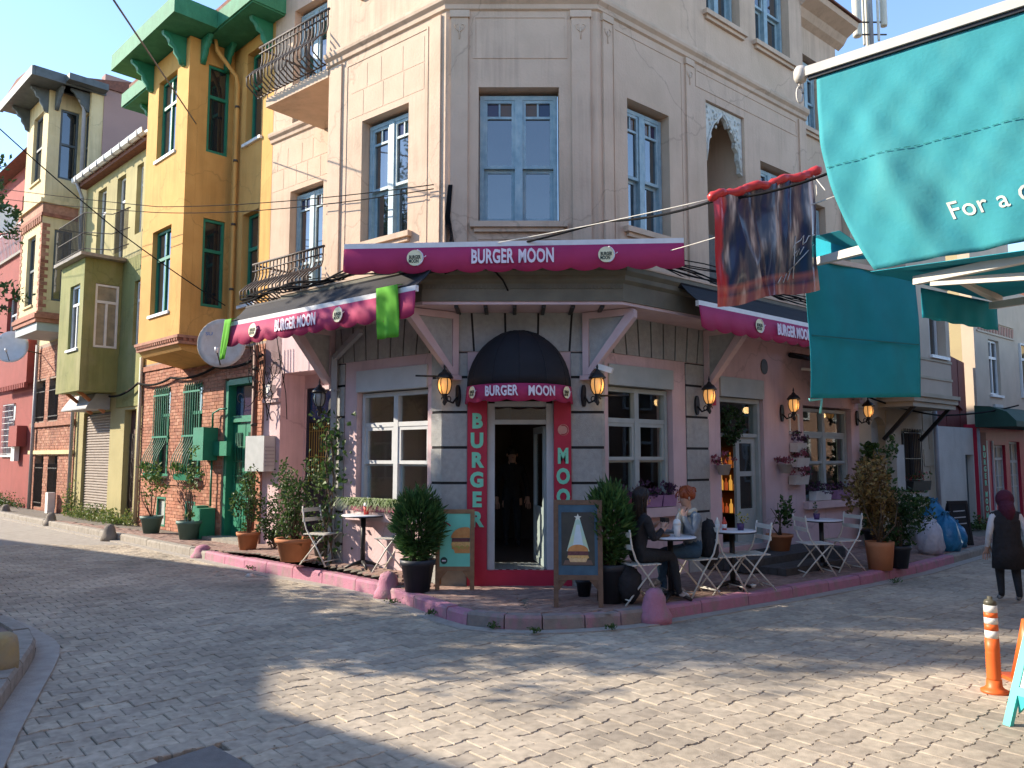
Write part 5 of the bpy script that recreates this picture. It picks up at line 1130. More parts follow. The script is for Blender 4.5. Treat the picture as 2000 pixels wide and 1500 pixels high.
MB().box(FT, 15.6, 16.2, .0, .06, 2.75, 3.1).obj('notice_board', M_whitewall, th)
# red shop under it
rsx = thing('red_shop', 'bright red shopfront with white framed windows and dark green hood', 'shop', FRt.P(15.2, 0, 0))
rsw = [(14.6, 15.4, .6, 2.0), (15.7, 16.5, .0, 2.1)]
MB().wall(FRt, 13.52, 17.5, -.1, 2.5, -.3, -.0, rsw).obj('wall', M_red, rsx)
for h in rsw:
    w = casement(rsx, FRt, h[0] + .01, h[1] - .01, h[2] + .01, h[3] - .01, -.1, M_whitef, gm=mat('lace_curtain', (.6, .55, .42), None, 5, .8), transom=.75, mull=2)
    for z in (.9, 1.2): MB().box(FRt, h[0] + .05, h[1] - .05, -.1, -.075, z, z + .025).obj('glazing_bar', M_whitef, w)
MB().box(FRt, 13.95, 14.05, .002, .04, .3, 2.1).obj('white_frame', M_whitef, rsx); MB().box(FRt, 14.4, 14.45, .002, .04, .3, 2.1).obj('white_frame', M_whitef, rsx); MB().box(FRt, 14.06, 14.39, .002, .04, .3, .36).obj('white_frame', M_whitef, rsx)
q = MB(); q.box(FRt, 13.54, 13.9, .01, .06, -.02, 2.3); q.obj('sign_panel', mat('dark_red_panel', (.20, .02, .03), None, 5, .6), rsx); q = MB()
for i, c_ in enumerate('BURGER'): text_on(q, c_, .24, FRt.P(13.72, .065, 1.85 - i * .17), FRt.d, (0, 0, 1), .03, .9, .75, .004)
for i, c_ in enumerate('MOON'): text_on(q, c_, .24, FRt.P(13.72, .065, .72 - i * .17), FRt.d, (0, 0, 1), .03, .8, .75, .004)
q.obj('sign_lettering', M_mint, rsx)
q = MB(); q.prism_n(FRt, [(0, 2.95), (.35, 2.92), (.7, 2.78), (.9, 2.55), (.9, 2.42), (0, 2.42)], 13.4, 17.6); q.obj('hood', mat('dark_green_hood', (.02, .07, .05), (.015, .055, .04), 4, .7), rsx)
q = MB(); q.tube([FRt.P(13.5, .03, 2.4), FRt.P(13.5, .03, .1), FRt.P(13.9, .06, -.02)], .035, 6); q.obj('downpipe', M_greypipe, rsx)
# far house at the end of the street
fh_ = thing('far_house', 'distant pale yellow house with dark eaves at the end of the right street', 'house', FRt.P(26, 2, 0))
MB().wall(FRt, 24, 33, -.1, 6.2, -4, 3.2, []).obj('wall', M_creamwall, fh_); MB().prism_n(FRt, [(3.9, 6.1), (3.9, 6.3), (-5, 8.6), (-5, 6.1)], 23.4, 33.5).obj('roof', M_tile, fh_)
FF = Fr(FRt.P(24, 0, 0)[:2], FRt.n[:2], (-FRt.d.x, -FRt.d.y))
for k in range(3): casement(fh_, FRt, 25 + k * 2.4, 26.2 + k * 2.4, 3.3, 4.9, 3.23, M_pvc, transom=.7); casement(fh_, FF, .2 + k * 1.1, .9 + k * 1.1, 3.3, 4.6, .03, M_pvc, transom=.7)
fw = thing('far_row', 'distant plain beige row of houses closing the right street', 'house', FRt.P(21, -2, 0)); MB().box(FRt, 17.55, 23.9, -5, -.4, -.1, 6.5).obj('wall', M_tan, fw)
for k in range(3): casement(fw, FRt, 18.2 + k * 1.9, 19.2 + k * 1.9, 3.4, 5.0, -.37, M_pvc, transom=.7)
# far left end of the left street
fl = thing('street_end_house', 'plain pinkish house closing the far end of the left street', 'house', FY.P(28, 0, 0)); MB().box(FY, 24.05, 36, -6, .0, -.1, 10.5).obj('wall', M_mauve, fl)
for k in range(4):
    for z in (2, 5.4): casement(fl, FY, 25 + k * 2.4, 26 + k * 2.4, z, z + 1.7, .03, M_pvc, transom=.7)
# antenna mast on the roof
an = thing('antenna_mast', 'cellular antenna mast with tall cream panels on the roof', 'antenna', FRt.P(6.9, -2.0, 10.8)); ac = at(1703, 92, 17.5)
q = MB(); q.tube([ac - Vector((0, 0, .25)), ac + Vector((0, 0, 2.6))], .05, 8); q.obj('mast', M_greypipe, an); M_ant = mat('cream_plastic', (.62, .58, .48), None, 6, .5)
for dx, dy, z0, z1, w_ in ((-.32, 0, .25, 2.6, .1), (-.12, .1, .1, 2.4, .03), (.0, .2, .0, 2.2, .04), (.12, -.1, .1, 2.4, .03), (.3, 0, .5, 2.6, .08)):
    c = ac + Vector((dx, dy, 0)); q = MB(); q.lathe(c, [(w_ * .9, z0), (w_, z0 + .04), (w_, z1 - .04), (w_ * .9, z1)], 10); q.obj('antenna_panel', M_ant, an)
q = MB()
for z in (.3, .6): q.tube([ac + Vector((-.35, 0, z)), ac + Vector((.35, 0, z))], .02, 5)
q.obj('bracket', M_iron, an)
# ================================================================== AWNINGS, LAMPS, SIGNS
UPZ = Vector((0, 0, 1))
def logo(parent, c, x, y, nrm, r, txt=True):
    c = Vector(c); d = MB(); d.disc(c + nrm * .004, x, y, r, 24); o = d.obj('emblem', M_cream, parent, recalc=False)
    q = MB(); q.tube([c + nrm * .008 + x * (r * 1.02 * math.cos(a)) + y * (r * 1.02 * math.sin(a)) for a in [-1.3 + i * .2 for i in range(14)]], r * .07, 4); q.tube([c + nrm * .008 + x * (r * 1.15) + y * (.05 * r), c + nrm * .008 + x * (r * 1.4) + y * (.25 * r)], r * .06, 4); q.obj('emblem_crescent', M_letter, o)
    if txt:
        t = MB(); text_on(t, 'BURGER', r * .62, c + nrm * .006 - y * r * .12, x, y, .035, .62, 1.0, .001); text_on(t, 'MOON', r * .62, c + nrm * .006 - y * r * .62 - x * r * .14, x, y, .035, .62, 1.0, .001); t.obj('emblem_lettering', mat('dark_print', (.02, .035, .025), None, 6, .6), o)
def awning(label, P0, P1, nrm, h, back, waves, texts, logos, size, group='magenta scalloped awnings', amp=.045, bold=.03):
    """P0,P1: ends of the front bar, left to right as one faces it; back: offset vector to the wall edge of the cloth"""
    P0, P1 = Vector(P0), Vector(P1); x = (P1 - P0).normalized(); W_ = (P1 - P0).length; y = UPZ; t = thing('awning', label, 'awning', (P0 + P1) / 2, group)
    b = MB(); b.bar(P0, P1, .05, .075); b.obj('front_bar', M_white, t)
    v = MB(); v.smooth = True; prev = None; pts = scallop(waves, W_, amp); rv = random.Random(len(label))
    for f, dz in pts:
        wob = .008 * math.sin(f * 23 + 1) + .004 * math.sin(f * 61); a = P0 + x * (f * W_) - UPZ * .03 + nrm * .03; bb = a - UPZ * (h - amp) + UPZ * dz + nrm * (.03 + wob); m = (a + bb) / 2 + nrm * (wob * .5)
        if prev: v.quad(prev[0], a, m, prev[1]); v.quad(prev[1], m, bb, prev[2])
        prev = (a, m, bb)
    o = v.obj('valance', M_magenta, t, weld=True); s_ = o.modifiers.new('s', 'SOLIDIFY'); s_.thickness = .006; s_.offset = 0
    q = MB(); k = 14; back = Vector(back)
    for i in range(k):
        a, c = P0 + x * (W_ * i / k) + UPZ * .035, P0 + x * (W_ * (i + 1) / k) + UPZ * .035; sg = .03 * math.sin(i * 1.7)
        q.quad(a, c, c + back * .5 - UPZ * .02, a + back * .5 - UPZ * .02); q.quad(a + back * .5 - UPZ * .02, c + back * .5 - UPZ * .02, c + back, a + back)
    o = q.obj('canopy', M_blackfab, t, weld=True); o.modifiers.new('s', 'SOLIDIFY').thickness = .008
    rl = MB(); rl.tube([P0 + back, P1 + back], .05, 8); rl.obj('roller', M_blackfab, t)
    for f in (.12, .88): a = MB(); pA = P0 + x * W_ * f - UPZ * .01; pB = P0 + back + x * W_ * f - UPZ * .22; e = (pA + pB) / 2 + x * .25 * (1 if f < .5 else -1); a.bar(pA, e, .03, .045); a.bar(e, pB, .03, .045); a.obj('folding_arm', M_white, t)
    up = UPZ - nrm * .03
    for txt, f, sx in texts: q = MB(); text_on(q, txt, size, P0 + x * (W_ * f) - UPZ * (h * .5 + size * .34) + nrm * .076, x, up, bold, sx, 1.05, .004, 1.03, .05); q.obj('lettering', M_letter, t)
    for f in logos: logo(t, P0 + x * (W_ * f) - UPZ * (h * .5) + nrm * .072, x, up, nrm, h * .3)
    return t
awning('wide magenta awning over the corner door below the central blue window', FC.P(-2.13, .85, 4.35), FC.P(2.18, .85, 4.43), FC.n, .34, Vector((0, .72, .12)), 12, [('BURGER', .436, .60), ('MOON', .565, .60)], [.21, .77], .235)
awning('magenta awning on the left sunlit cafe wall with two green cloths', FL.P(3.69, 1.0, 3.76), FL.P(-.52, 1.0, 3.77), FL.n, .34, -FL.n * .3 + UPZ * .30, 12, [('BURGER', .37, .60), ('MOON', .49, .60)], [.175, .655], .22)
awning('magenta awning on the right cafe wall half hidden by hanging banner', FRt.P(.84, 1.0, 3.76), FRt.P(4.7, 1.0, 3.76), FRt.n, .34, -FRt.n * .3 + UPZ * .30, 11, [('BURGER', .55, .60), ('MOON', .68, .60)], [.36, .82], .22)
awning('lower magenta awning end showing behind the hanging teal panel', FRt.P(4.75, 1.0, 3.12), FRt.P(7.62, 1.0, 3.12), FRt.n, .28, -FRt.n * .9 + UPZ * .35, 8, [], [.2], .17)
for px, sgn, lab in (((FL.P(-.05, 1.06, 3.80)), 1, 'bright green cloth draped over the corner end of the left awning'), (FL.P(3.62, 1.06, 3.79), -1, 'bright green cloth hanging twisted at the far end of the left awning')):
    q = MB(); q.smooth = True; x = -FL.d; W_ = .40 if sgn > 0 else .2; H = .66 if sgn > 0 else .62; n1, n2 = 8, 9
    g_ = [[px + x * (W_ * (i / n1 - .5) + (.10 * (j / n2) * -1 if sgn < 0 else .05 * j / n2)) - UPZ * (H * j / n2 - .04) + FL.n * (.02 + .025 * math.sin(i * 1.3 + j * .3) * (j / n2) + (.05 * (i / n1) * (j / n2) if sgn < 0 else 0)) for i in range(n1 + 1)] for j in range(n2 + 1)]
    for j in range(n2):
        for i in range(n1): q.quad(g_[j][i], g_[j][i + 1], g_[j + 1][i + 1], g_[j + 1][i])
    for i in range(n1): q.quad(g_[0][i], g_[0][i + 1], g_[0][i + 1] - FL.n * .1 + UPZ * .02, g_[0][i] - FL.n * .1 + UPZ * .02)
    o = q.obj('green_cloth', mat('lime_cloth', (.17, .56, .05), (.14, .48, .04), 5, .85, trans=.3), None, weld=True, at=px); o.modifiers.new('s', 'SOLIDIFY').thickness = .004; tag(o, lab, 'cloth', 'green cloths on the awning')
# ---- black dome hood over the corner door
dm = thing('door_hood', 'black half dome hood with magenta valance over the corner door', 'awning', FC.P(.095, 0, 2.6)); cx, rx, ry, rz, zb = .095, .70, .72, .78, 2.63
q = MB(); q.smooth = True; A_, E_ = 24, 10
pt = lambda a, e: FC.P(cx + rx * math.cos(a) * math.cos(e) * (1 + .012 * math.cos(a * 10)), ry * math.sin(a) * math.cos(e) + .01, zb + rz * math.sin(e))
for i in range(A_):
    for j in range(E_):
        a0, a1, e0, e1 = math.pi * i / A_, math.pi * (i + 1) / A_, math.pi / 2 * j / E_, math.pi / 2 * (j + 1) / E_; q.quad(pt(a0, e0), pt(a1, e0), pt(a1, e1), pt(a0, e1))
o = q.obj('dome', M_blackfab, dm, weld=True); o.modifiers.new('s', 'SOLIDIFY').thickness = .006
for i in range(1, 6): r_ = MB(); a = math.pi * i / 6; r_.tube([pt(a, e) + Vector((0, 0, .002)) for e in [math.pi / 2 * j / 8 for j in range(9)]], .007, 5); r_.obj('rib', M_blackfab, dm)
q = MB(); q.smooth = True; prev = None; cyl = lambda a, z, k=1.0: FC.P(cx + (rx + .01) * k * math.cos(a), (ry + .01) * k * math.sin(a) + .01, z)
for i in range(81):
    a = math.pi * i / 80; zz = 2.43 - .035 * abs(math.sin(a * 7)) ** .8; c = (cyl(a, zb + .0), cyl(a, zz, 1.03))
    if prev: q.quad(prev[0], c[0], c[1], prev[1])
    prev = c
o = q.obj('valance', M_magenta, dm, weld=True); o.modifiers.new('s', 'SOLIDIFY').thickness = .005
def curve_text(txt, size, a_mid, z, sx, bold):
    vs, fs = text_geo(txt, size, bold, .003, 1.05); out = []
    for v in vs: a = a_mid - v.x * sx / rx; k = 1.03 + (.02 + v.z) / rx; out.append(cyl(a, z + v.y * 1.05 + .03 * size * math.sin(v.x * 9 / size), k))
    q = MB(); q.add(out, fs); q.obj('lettering', M_letter, dm)
curve_text('BURGER', .165, math.pi / 2 + .33, 2.478, .66, .03); curve_text('MOON', .165, math.pi / 2 - .40, 2.478, .66, .03)
for a in (math.pi / 2 + .98, math.pi / 2 - .98):
    nn = Vector((math.cos(a), -math.sin(a), 0)); logo(dm, cyl(a, 2.535, 1.04), Vector((math.sin(a), math.cos(a), 0)), UPZ, nn, .078)
# ---- wall lanterns
M_lit = emit_mat('lit_amber_glass', (.85, .40, .12), .24); M_unlit = mat('frosted_lamp_glass', (.32, .33, .32), None, 6, .3)
def lantern(p, out, lit, label):
    out = Vector((out[0], out[1], 0)).normalized(); p = Vector(p); t = thing('wall_lantern', label, 'lamp', p, 'black wall lanterns'); side = out.cross(UPZ)
    F = Fr(p[:2], side[:2], out[:2]); z = p.z
    m = MB(); m.prism(F, [(.05 * math.cos(a), z - .1 + .15 * math.sin(a)) for a in [i * math.pi / 7 for i in range(14)]], .0, .03); m.obj('back_plate', M_black, t)
    c = p + out * .24; m = MB(); m.tube([p + out * .03 + UPZ * -.12, p + out * .1 + UPZ * -.2, p + out * .2 + UPZ * -.17, c + UPZ * -.08], .014, 6); m.tube([c + UPZ * -.1 + out * (.05 * math.cos(a)) + UPZ * (.05 * math.sin(a) - .06) for a in [i * .6 for i in range(9)]], .009, 5); m.tube([c + UPZ * -.1 - out * .07 + out * (.035 * math.cos(a)) + UPZ * (.035 * math.sin(a) - .05) for a in [i * .6 for i in range(9)]], .008, 5); m.lathe(c, [(.01, -.24), (.03, -.2), (.015, -.16), (.04, -.1), (.05, -.085)], 8); m.obj('scroll_arm', M_black, t)
    g = MB(); g.lathe(c, [(.045, -.085), (.075, -.03), (.088, .04), (.08, .1), (.06, .125)], 12); gl = g.obj('globe', M_lit if lit else M_unlit, t)
    for i in range(6): m = MB(); a = i * math.pi / 3; d = Vector((math.cos(a), math.sin(a), 0)); m.tube([c + d * r + UPZ * h for r, h in ((.05, -.088), (.081, -.03), (.094, .04), (.086, .1), (.07, .13))], .007, 4); m.obj('cage_rib', M_black, t)
    m = MB(); m.lathe(c, [(.115, .12), (.118, .135), (.075, .19), (.04, .21), (.03, .23), (.012, .25), (.016, .28), (.004, .33)], 10); m.obj('cap', M_black, t)
    if lit:
        l = bpy.data.lights.new('lamp', 'POINT'); l.energy = .5; l.color = (1, .6, .25); l.shadow_soft_size = .06; lo = bpy.data.objects.new('lamp_light', l); COL.objects.link(lo); lo.location = c + out * .15 - UPZ * .02
lantern(FC.P(-.72, .03, 2.62), (-.75, -.66), True, 'lit black lantern on the stone quoin left of the corner door')
lantern(FC.P(.96, .03, 2.62), (.75, -.66), True, 'lit black lantern on the stone quoin right of the corner door')
lantern(FRt.P(2.1, .03, 2.58), FRt.n, True, 'lit black lantern between the right window and the side door')
lantern(FRt.P(4.55, .005, 2.55), FRt.n, True, 'lit black lantern above the wall flower pots')
lantern(FRt.P(7.28, .005, 2.55), FRt.n, True, 'lit black lantern on the far right end of the pink wall')
lantern(FL.P(2.36, .03, 2.55), FL.n, False, 'unlit black lantern by the grey downpipe on the left')
for p, d, lab in ((FC.P(-.90, .03, 2.78), Vector((-.93, -.35, 0)), 'thin black sign rod left of the corner door'), (FC.P(1.17, .03, 2.52), Vector((.93, -.3, 0)), 'thin black sign rod before the right shop window')):
    t = thing('sign_rod', lab, 'rod', p); q = MB(); q.tube([p, p + d * .42], .014, 6); q.obj('rod', M_black, t); q = MB(); q.tube([p, p + d * .03], .035, 10); q.obj('rosette', M_black, t)
t = thing('security_camera', 'white bullet camera under the bracket right of the corner door', 'camera', FC.P(1.15, .1, 2.88)); q = MB(); q.bar(FC.P(1.1, .05, 2.95), FC.P(1.15, .12, 2.92), .05); q.obj('mount', M_pvc, t); q = MB(); q.bar(FC.P(1.12, .14, 2.92), FC.P(1.34, .22, 2.84), .075); q.obj('body', M_pvc, t)
t = tag(MB().prism(FRt, [(4.05 + .1 * math.cos(a), 3.22 + .13 * math.sin(a)) for a in [i * math.pi / 8 for i in range(16)]], .0, .02).obj('wall_plaque', M_darkgrey, at=FRt.P(4.05, .01, 3.2)), 'dark oval plaque on the pink wall above the side door', 'plaque')
t = thing('menu_frame', 'small framed menu under the lantern by the flower pots', 'frame', FRt.P(4.95, .0, 2.2)); MB().frame(FRt, 4.78, 5.1, .003, .03, 2.1, 2.45, .03).obj('frame', M_white, t); MB().box(FRt, 4.81, 5.07, .003, .012, 2.13, 2.42).obj('menu', mat('menu_print', (.5, .3, .2), None, 30, .7), t)
tag(MB().box(FRt, 2.5, 2.62, .0, .03, 2.5, 2.66).obj('house_number', M_red, at=FRt.P(2.5, .0, 2.5)), 'small red house number plate beside the side door lantern', 'plate')
# wreath over the side door
c = FRt.P(3.08, .0, 2.2); wp = []; rr = random.Random(4)
for i in range(420): a = rr.uniform(0, 6.28); k = .2 + rr.gauss(0, .045); wp.append(c + FRt.d * (k * math.cos(a)) + UPZ * (k * 1.15 * math.sin(a)) + FRt.n * rr.gauss(0, .03))
o = foliage('wreath', [LEAF[0], LEAF[0], leafmat('wreath_dark', (.02, .04, .02))], None, wp, .07); tag(o, 'dark leafy wreath hanging in the side doorway', 'wreath')
# ---- A-boards
M_wood = mat('varnished_wood', (.30, .17, .085), (.22, .12, .06), 14, .6, .2, 60)
def burger(parent, F, u, z, w, n, cut=None):
    """printed burger of flat layers"""
    def lay(nm, pts, m, d): q = MB(); q.prism(F, [(min(p[0], cut) if cut else p[0], p[1]) for p in pts], n, n + d); q.obj(nm, m, parent)
    top = [(u + w / 2 * math.cos(a), z + w * .16 + w * .38 * math.sin(a)) for a in [math.pi * i / 12 for i in range(13)]]
    lay('burger_bun', top, mat('bun_print', (.62, .30, .10), (.52, .22, .07), 20, .5), .002); 
    lay('burger_patty', [(u - w * .48, z + w * .02), (u + w * .48, z + w * .02), (u + w * .46, z + w * .15), (u - w * .46, z + w * .15)], mat('patty_print', (.10, .035, .04), (.16, .06, .07), 40, .5), .0025)
    q = [(u - w * .5 + w * i / 10, z - w * .10 - (w * .05 if i % 2 else 0)) for i in range(11)] + [(u + w * .47, z + w * .02), (u - w * .47, z + w * .02)]
    lay('burger_filling', q, mat('filling_print', (.75, .50, .18), (.55, .32, .12), 35, .5), .003)
    q = [(u - w * .48 + w * .96 * i / 12, z - w * .22 - (w * .04 if i % 2 else 0)) for i in range(13)] + [(u + w * .46, z - w * .1), (u - w * .46, z - w * .1)]
    lay('burger_salad', q, mat('salad_print', (.30, .42, .08), (.65, .16, .08), 30, .5), .0022)
    lay('burger_bun', [(u - w * .42, z - w * .2), (u + w * .42, z - w * .2), (u + w * .36, z - w * .38), (u - w * .36, z - w * .38)], MATS['bun_print'], .0015)
def aboard(label, base, ang, w, h, panel_m, fm, leg, tilt=.12):
    base = Vector(base); t = thing('a_board_sign', label, 'sign', base); ca, sa = math.cos(ang), math.sin(ang); F = Fr(base[:2], (ca, sa), (sa, -ca)); z0 = base.z
    nn = lambda z: .02 - tilt * (z - z0); 
    def rail(a, b, za, zb, nm='frame_rail', m=fm, d=.035, off=0.0):
        q = MB(); P = []
        for z in (za, zb):
            for n in (nn(z) - d + off, nn(z) + off):
                for u in (a, b): P.append(F.P(u, n, z))
        q.add(P, [(0, 1, 3, 2), (4, 6, 7, 5), (0, 4, 5, 1), (2, 3, 7, 6), (0, 2, 6, 4), (1, 5, 7, 3)]); return q.obj(nm, m, t)
    s_ = .055; zl = z0 + leg
    rail(-w / 2, -w / 2 + s_, z0, z0 + h, 'side_post'); rail(w / 2 - s_, w / 2, z0, z0 + h, 'side_post'); rail(-w / 2 + s_, w / 2 - s_, z0 + h - s_, z0 + h - .001); rail(-w / 2 + s_, w / 2 - s_, zl, zl + s_)
    rail(-w / 2 + s_, w / 2 - s_, zl + s_, z0 + h - s_, 'panel', panel_m, .015, -.008)
    for u in (-w / 2 + .03, w / 2 - .03): q = MB(); q.bar(F.P(u, -.5 * h * .75, z0), F.P(u, nn(z0 + h) - .04, z0 + h - .05), .035); q.obj('rear_leg', fm, t)
    for u0, u1 in ((-w / 2 + s_, -w / 2 + s_ + .1), (w / 2 - s_, w / 2 - s_ - .1)):
        q = MB(); q.prism(F, [(u0, zl - .12), (u0, zl - .002), (u1, zl - .002)], nn(zl) - .03, nn(zl) - .005); q.obj('corner_brace', fm, t)
    G = Fr(F.P(0, -tilt * (h * .5) + .02, 0)[:2], F.d[:2], F.n[:2]); return t, F, nn
# left board: mint poster
pb = gp(888, 1143, 0) ; pb = Vector((pb.x * .965, 10.36, 0))
t, F, nn = aboard('wooden A-board with mint green burger poster left of the corner door', pb, .0, .50, 1.02, mat('mint_poster', (.18, .62, .48), (.16, .56, .43), 6, .5), M_wood, .24, .06)
Fb = Fr(F.P(0, 0, 0)[:2], F.d[:2], F.n[:2]); burger(t, Fb, .13, .60, .36, nn(.55) - .001, .192)
q = MB(); q.prism(Fb, [(-.14 + .045 * math.cos(a), .37 + .045 * math.sin(a)) for a in [i * math.pi / 8 for i in range(16)]], nn(.37) - .005, nn(.37)); q.obj('emblem', mat('dark_green_print', (.02, .06, .05), None, 6, .6), t)
q = MB(); q.box(Fb, -.165, -.115, nn(.37), nn(.37) + .002, .36, .378); q.obj('emblem_lettering', M_letter, t)
q = MB(); q.tube([Fb.P(-.15, nn(.85), .86), Fb.P(-.10, nn(.85), .84), Fb.P(-.06, nn(.85), .81)], .008, 4); q.obj('chilli_print', M_red, t)
# right board: dark poster with the light tree
pb = gp(1130, 1186, 0.0)
t, F, nn = aboard('wooden A-board with dark blue burger poster right of the corner door', pb, -.06, .56, 1.20, mat('navy_poster', (.045, .12, .19), (.03, .08, .13), 8, .4), mat('rough_brown_wood', (.17, .105, .07), (.12, .075, .05), 14, .7, .3, 60), .30, .10)
Fb = Fr(F.P(0, 0, 0)[:2], F.d[:2], F.n[:2]); z_ = .55
def leanp(nm, pts, m, d=.003):
    q = MB(); k = len(pts); P = [F.P(u, nn(z) - .006, z) for u, z in pts] + [F.P(u, nn(z) - .006 + d, z) for u, z in pts]
    q.add(P, [tuple(range(k)), tuple(range(2 * k - 1, k - 1, -1))] + [(i, (i + 1) % k, k + (i + 1) % k, k + i) for i in range(k)]); return q.obj(nm, m, t)
leanp('poster_field', [(-.19, .46), (.19, .46), (.19, 1.06), (-.19, 1.06)], mat('poster_black', (.035, .04, .04), (.05, .055, .05), 12, .4), .002)
leanp('poster_glow', [(-.13, .62), (.13, .62), (.06, .86), (.02, 1.0), (-.02, 1.0), (-.06, .86)], mat('poster_light', (.34, .60, .62), (.55, .68, .42), 9, .5), .003)
leanp('poster_beam', [(-.07, .62), (.07, .62), (.02, .92), (-.02, .92)], mat('poster_pale', (.62, .74, .82), (.5, .66, .72), 9, .5), .0036)
leanp('poster_star', [(.045 * (1 if i % 2 == 0 else .42) * math.sin(i * math.pi / 5), 1.0 + .045 * (1 if i % 2 == 0 else .42) * math.cos(i * math.pi / 5)) for i in range(10)], mat('poster_star', (.75, .80, .72), None, 6, .5), .0042)
leanp('poster_board', [(-.17, .47), (.17, .47), (.15, .52), (-.15, .52)], mat('poster_brown', (.16, .11, .09), None, 6, .5), .0036)
bz = .59
for nm, pts, m in (('burger_bun', [(.12 * math.cos(a), bz + .03 + .075 * math.sin(a)) for a in [math.pi * i / 12 for i in range(13)]], MATS['bun_print']), ('burger_patty', [(-.12, bz - .015), (.12, bz - .015), (.115, bz + .03), (-.115, bz + .03)], MATS['patty_print']), ('burger_filling', [(-.125 + .25 * i / 10, bz - .04 - (.015 if i % 2 else 0)) for i in range(11)] + [(.115, bz - .015), (-.115, bz - .015)], MATS['filling_print']), ('burger_bun', [(-.11, bz - .045), (.11, bz - .045), (.09, bz - .09), (-.09, bz - .09)], mat('pale_bun_print', (.72, .55, .30), (.6, .4, .2), 30, .5))): leanp(nm, pts, m, .0055)
# turquoise board at the right edge
M_turq = mat('turquoise_paint', (.06, .52, .47), (.05, .46, .42), 6, .5); an_ = R_(-70); pb = gp(1957, 1412, ZR) + Vector((math.cos(an_), math.sin(an_), 0)) * .33
t, F, nn = aboard('turquoise A-board with white panel cut off by the right edge', pb, an_, .62, .80, mat('white_panel', (.78, .76, .70), None, 6, .5), M_turq, .2, .42)
for i in range(4): leanp('handwriting', [(-.2 + .02 * i, .35 + i * .12 + ZR), (.18 - .03 * i, .36 + i * .12 + ZR), (.18 - .03 * i, .372 + i * .12 + ZR), (-.2 + .02 * i, .362 + i * .12 + ZR)], mat('ink_print', (.35, .2, .2), None, 30, .6), .003)
# orange flexible post
pb = gp(1943, 1352, ZR); t = thing('road_post', 'orange flexible road post with three white bands and dark cap', 'post', pb); M_or = mat('orange_plastic', (.72, .13, .025), (.62, .11, .02), 6, .45); M_refl = mat('white_reflector', (.78, .77, .72), None, 10, .4)
q = MB(); q.lathe(pb, [(.10, 0), (.10, .018), (.075, .03), (.058, .05), (.055, .1)], 20); q.obj('base', M_or, t)
prof = []; z = .1
while z < .32: prof += [(.054, z), (.05, z + .011)]; z += .022
prof += [(.052, .33), (.05, .42)]; q = MB(); q.lathe(pb, prof, 20); q.obj('ribbed_body', M_or, t)
for a, b, m, nm in ((.42, .48, M_refl, 'white_band'), (.48, .53, M_or, 'orange_band'), (.53, .58, M_refl, 'white_band'), (.58, .62, M_or, 'orange_band'), (.62, .675, M_refl, 'white_band')): q = MB(); q.lathe(pb, [(.0495, a), (.0485, b)], 20); q.obj(nm, m, t)
q = MB(); q.lathe(pb, [(.046, .675), (.046, .70), (.038, .715), (.02, .72), (.02, .74), (.005, .745)], 16); q.obj('cap', mat('olive_cap', (.09, .085, .06), None, 8, .4), t)
pb = gp(2010, 1330, ZR); t = thing('traffic_cone', 'orange cone peeping out behind the turquoise board', 'cone', pb); q = MB(); q.lathe(pb, [(.13, .03), (.06, .35), (.03, .5)], 16); q.obj('cone', M_or, t); q = MB(); q.box(FW, pb.x - .17, pb.x + .17, pb.y - .17, pb.y + .17, ZR, ZR + .03); q.obj('base', M_or, t)
# ---- furniture
M_chair = mat('white_metal_paint', (.66, .64, .58), (.58, .56, .50), 9, .45)
def chair0():
    t = local_thing('folding_chair', 'x', 'chair', 'white folding bistro chairs'); w = .2
    for s_ in (-1, 1):
        q = MB(); q.tube([(.24, s_ * w, .0), (.05, s_ * w, .30), (-.12, s_ * w, .52), (-.17, s_ * w, .66), (-.20, s_ * w, .86)], .011, 6); q.obj('back_leg', M_chair, t, at=(0, 0, 0)); q = MB(); q.tube([(-.25, s_ * (w - .025), .0), (.0, s_ * (w - .025), .27), (.19, s_ * (w - .025), .45)], .010, 6); q.obj('front_leg', M_chair, t, at=(0, 0, 0))
    for i in range(6): q = MB(); q.box(FW, -.17 + i * .066, -.115 + i * .066, -.21, .21, .448, .462); q.obj('seat_slat', M_chair, t, at=(0, 0, 0))
    for z, x in ((.80, -.192), (.66, -.172)): q = MB(); q.box(FW, x - .012, x + .006, -.215, .215, z - .028, z + .028); q.obj('back_slat', M_chair, t, at=(0, 0, 0))
    for x, z in ((.2, .07), (-.2, .06)): q = MB(); q.tube([(x, -.2, z), (x, .2, z)], .008, 5); q.obj('stretcher', M_chair, t, at=(0, 0, 0))
    return t
ch0 = chair0()
def G(px, py, z=0.0): p = gp(px, py, z); return Vector((p.x, p.y, z))
CH = [((-2.83, 11.95, pavz((-2.83, 11.95))), R_(-25), 'white folding chair left of the round table, beside the terracotta pots'), ((-1.62, 11.12, pavz((-1.62, 11.12))), R_(165), 'white folding chair half behind the left clipped bush'),
      ((1.46, 9.5, 0), R_(22), 'white folding chair carrying the dark haired person'), ((2.27, 9.98, 0), R_(207), 'white folding chair carrying the red haired person'),
      (G(1410, 1156), R_(20), 'empty white folding chair back to back with the red haired person'), (G(1468, 1150), R_(190), 'empty white folding chair right of the middle table, side on'),
      (G(1590, 1123), R_(5), 'empty white folding chair left of the farthest table'), (G(1648, 1114), R_(195), 'white folding chair right of the farthest table')]
for i, (p, a, lab) in enumerate(CH):
    if i == 0: ch0.location = p; ch0.rotation_euler = (0, 0, a); ch0['label'] = lab
    else: dup(ch0, p, a, lab)
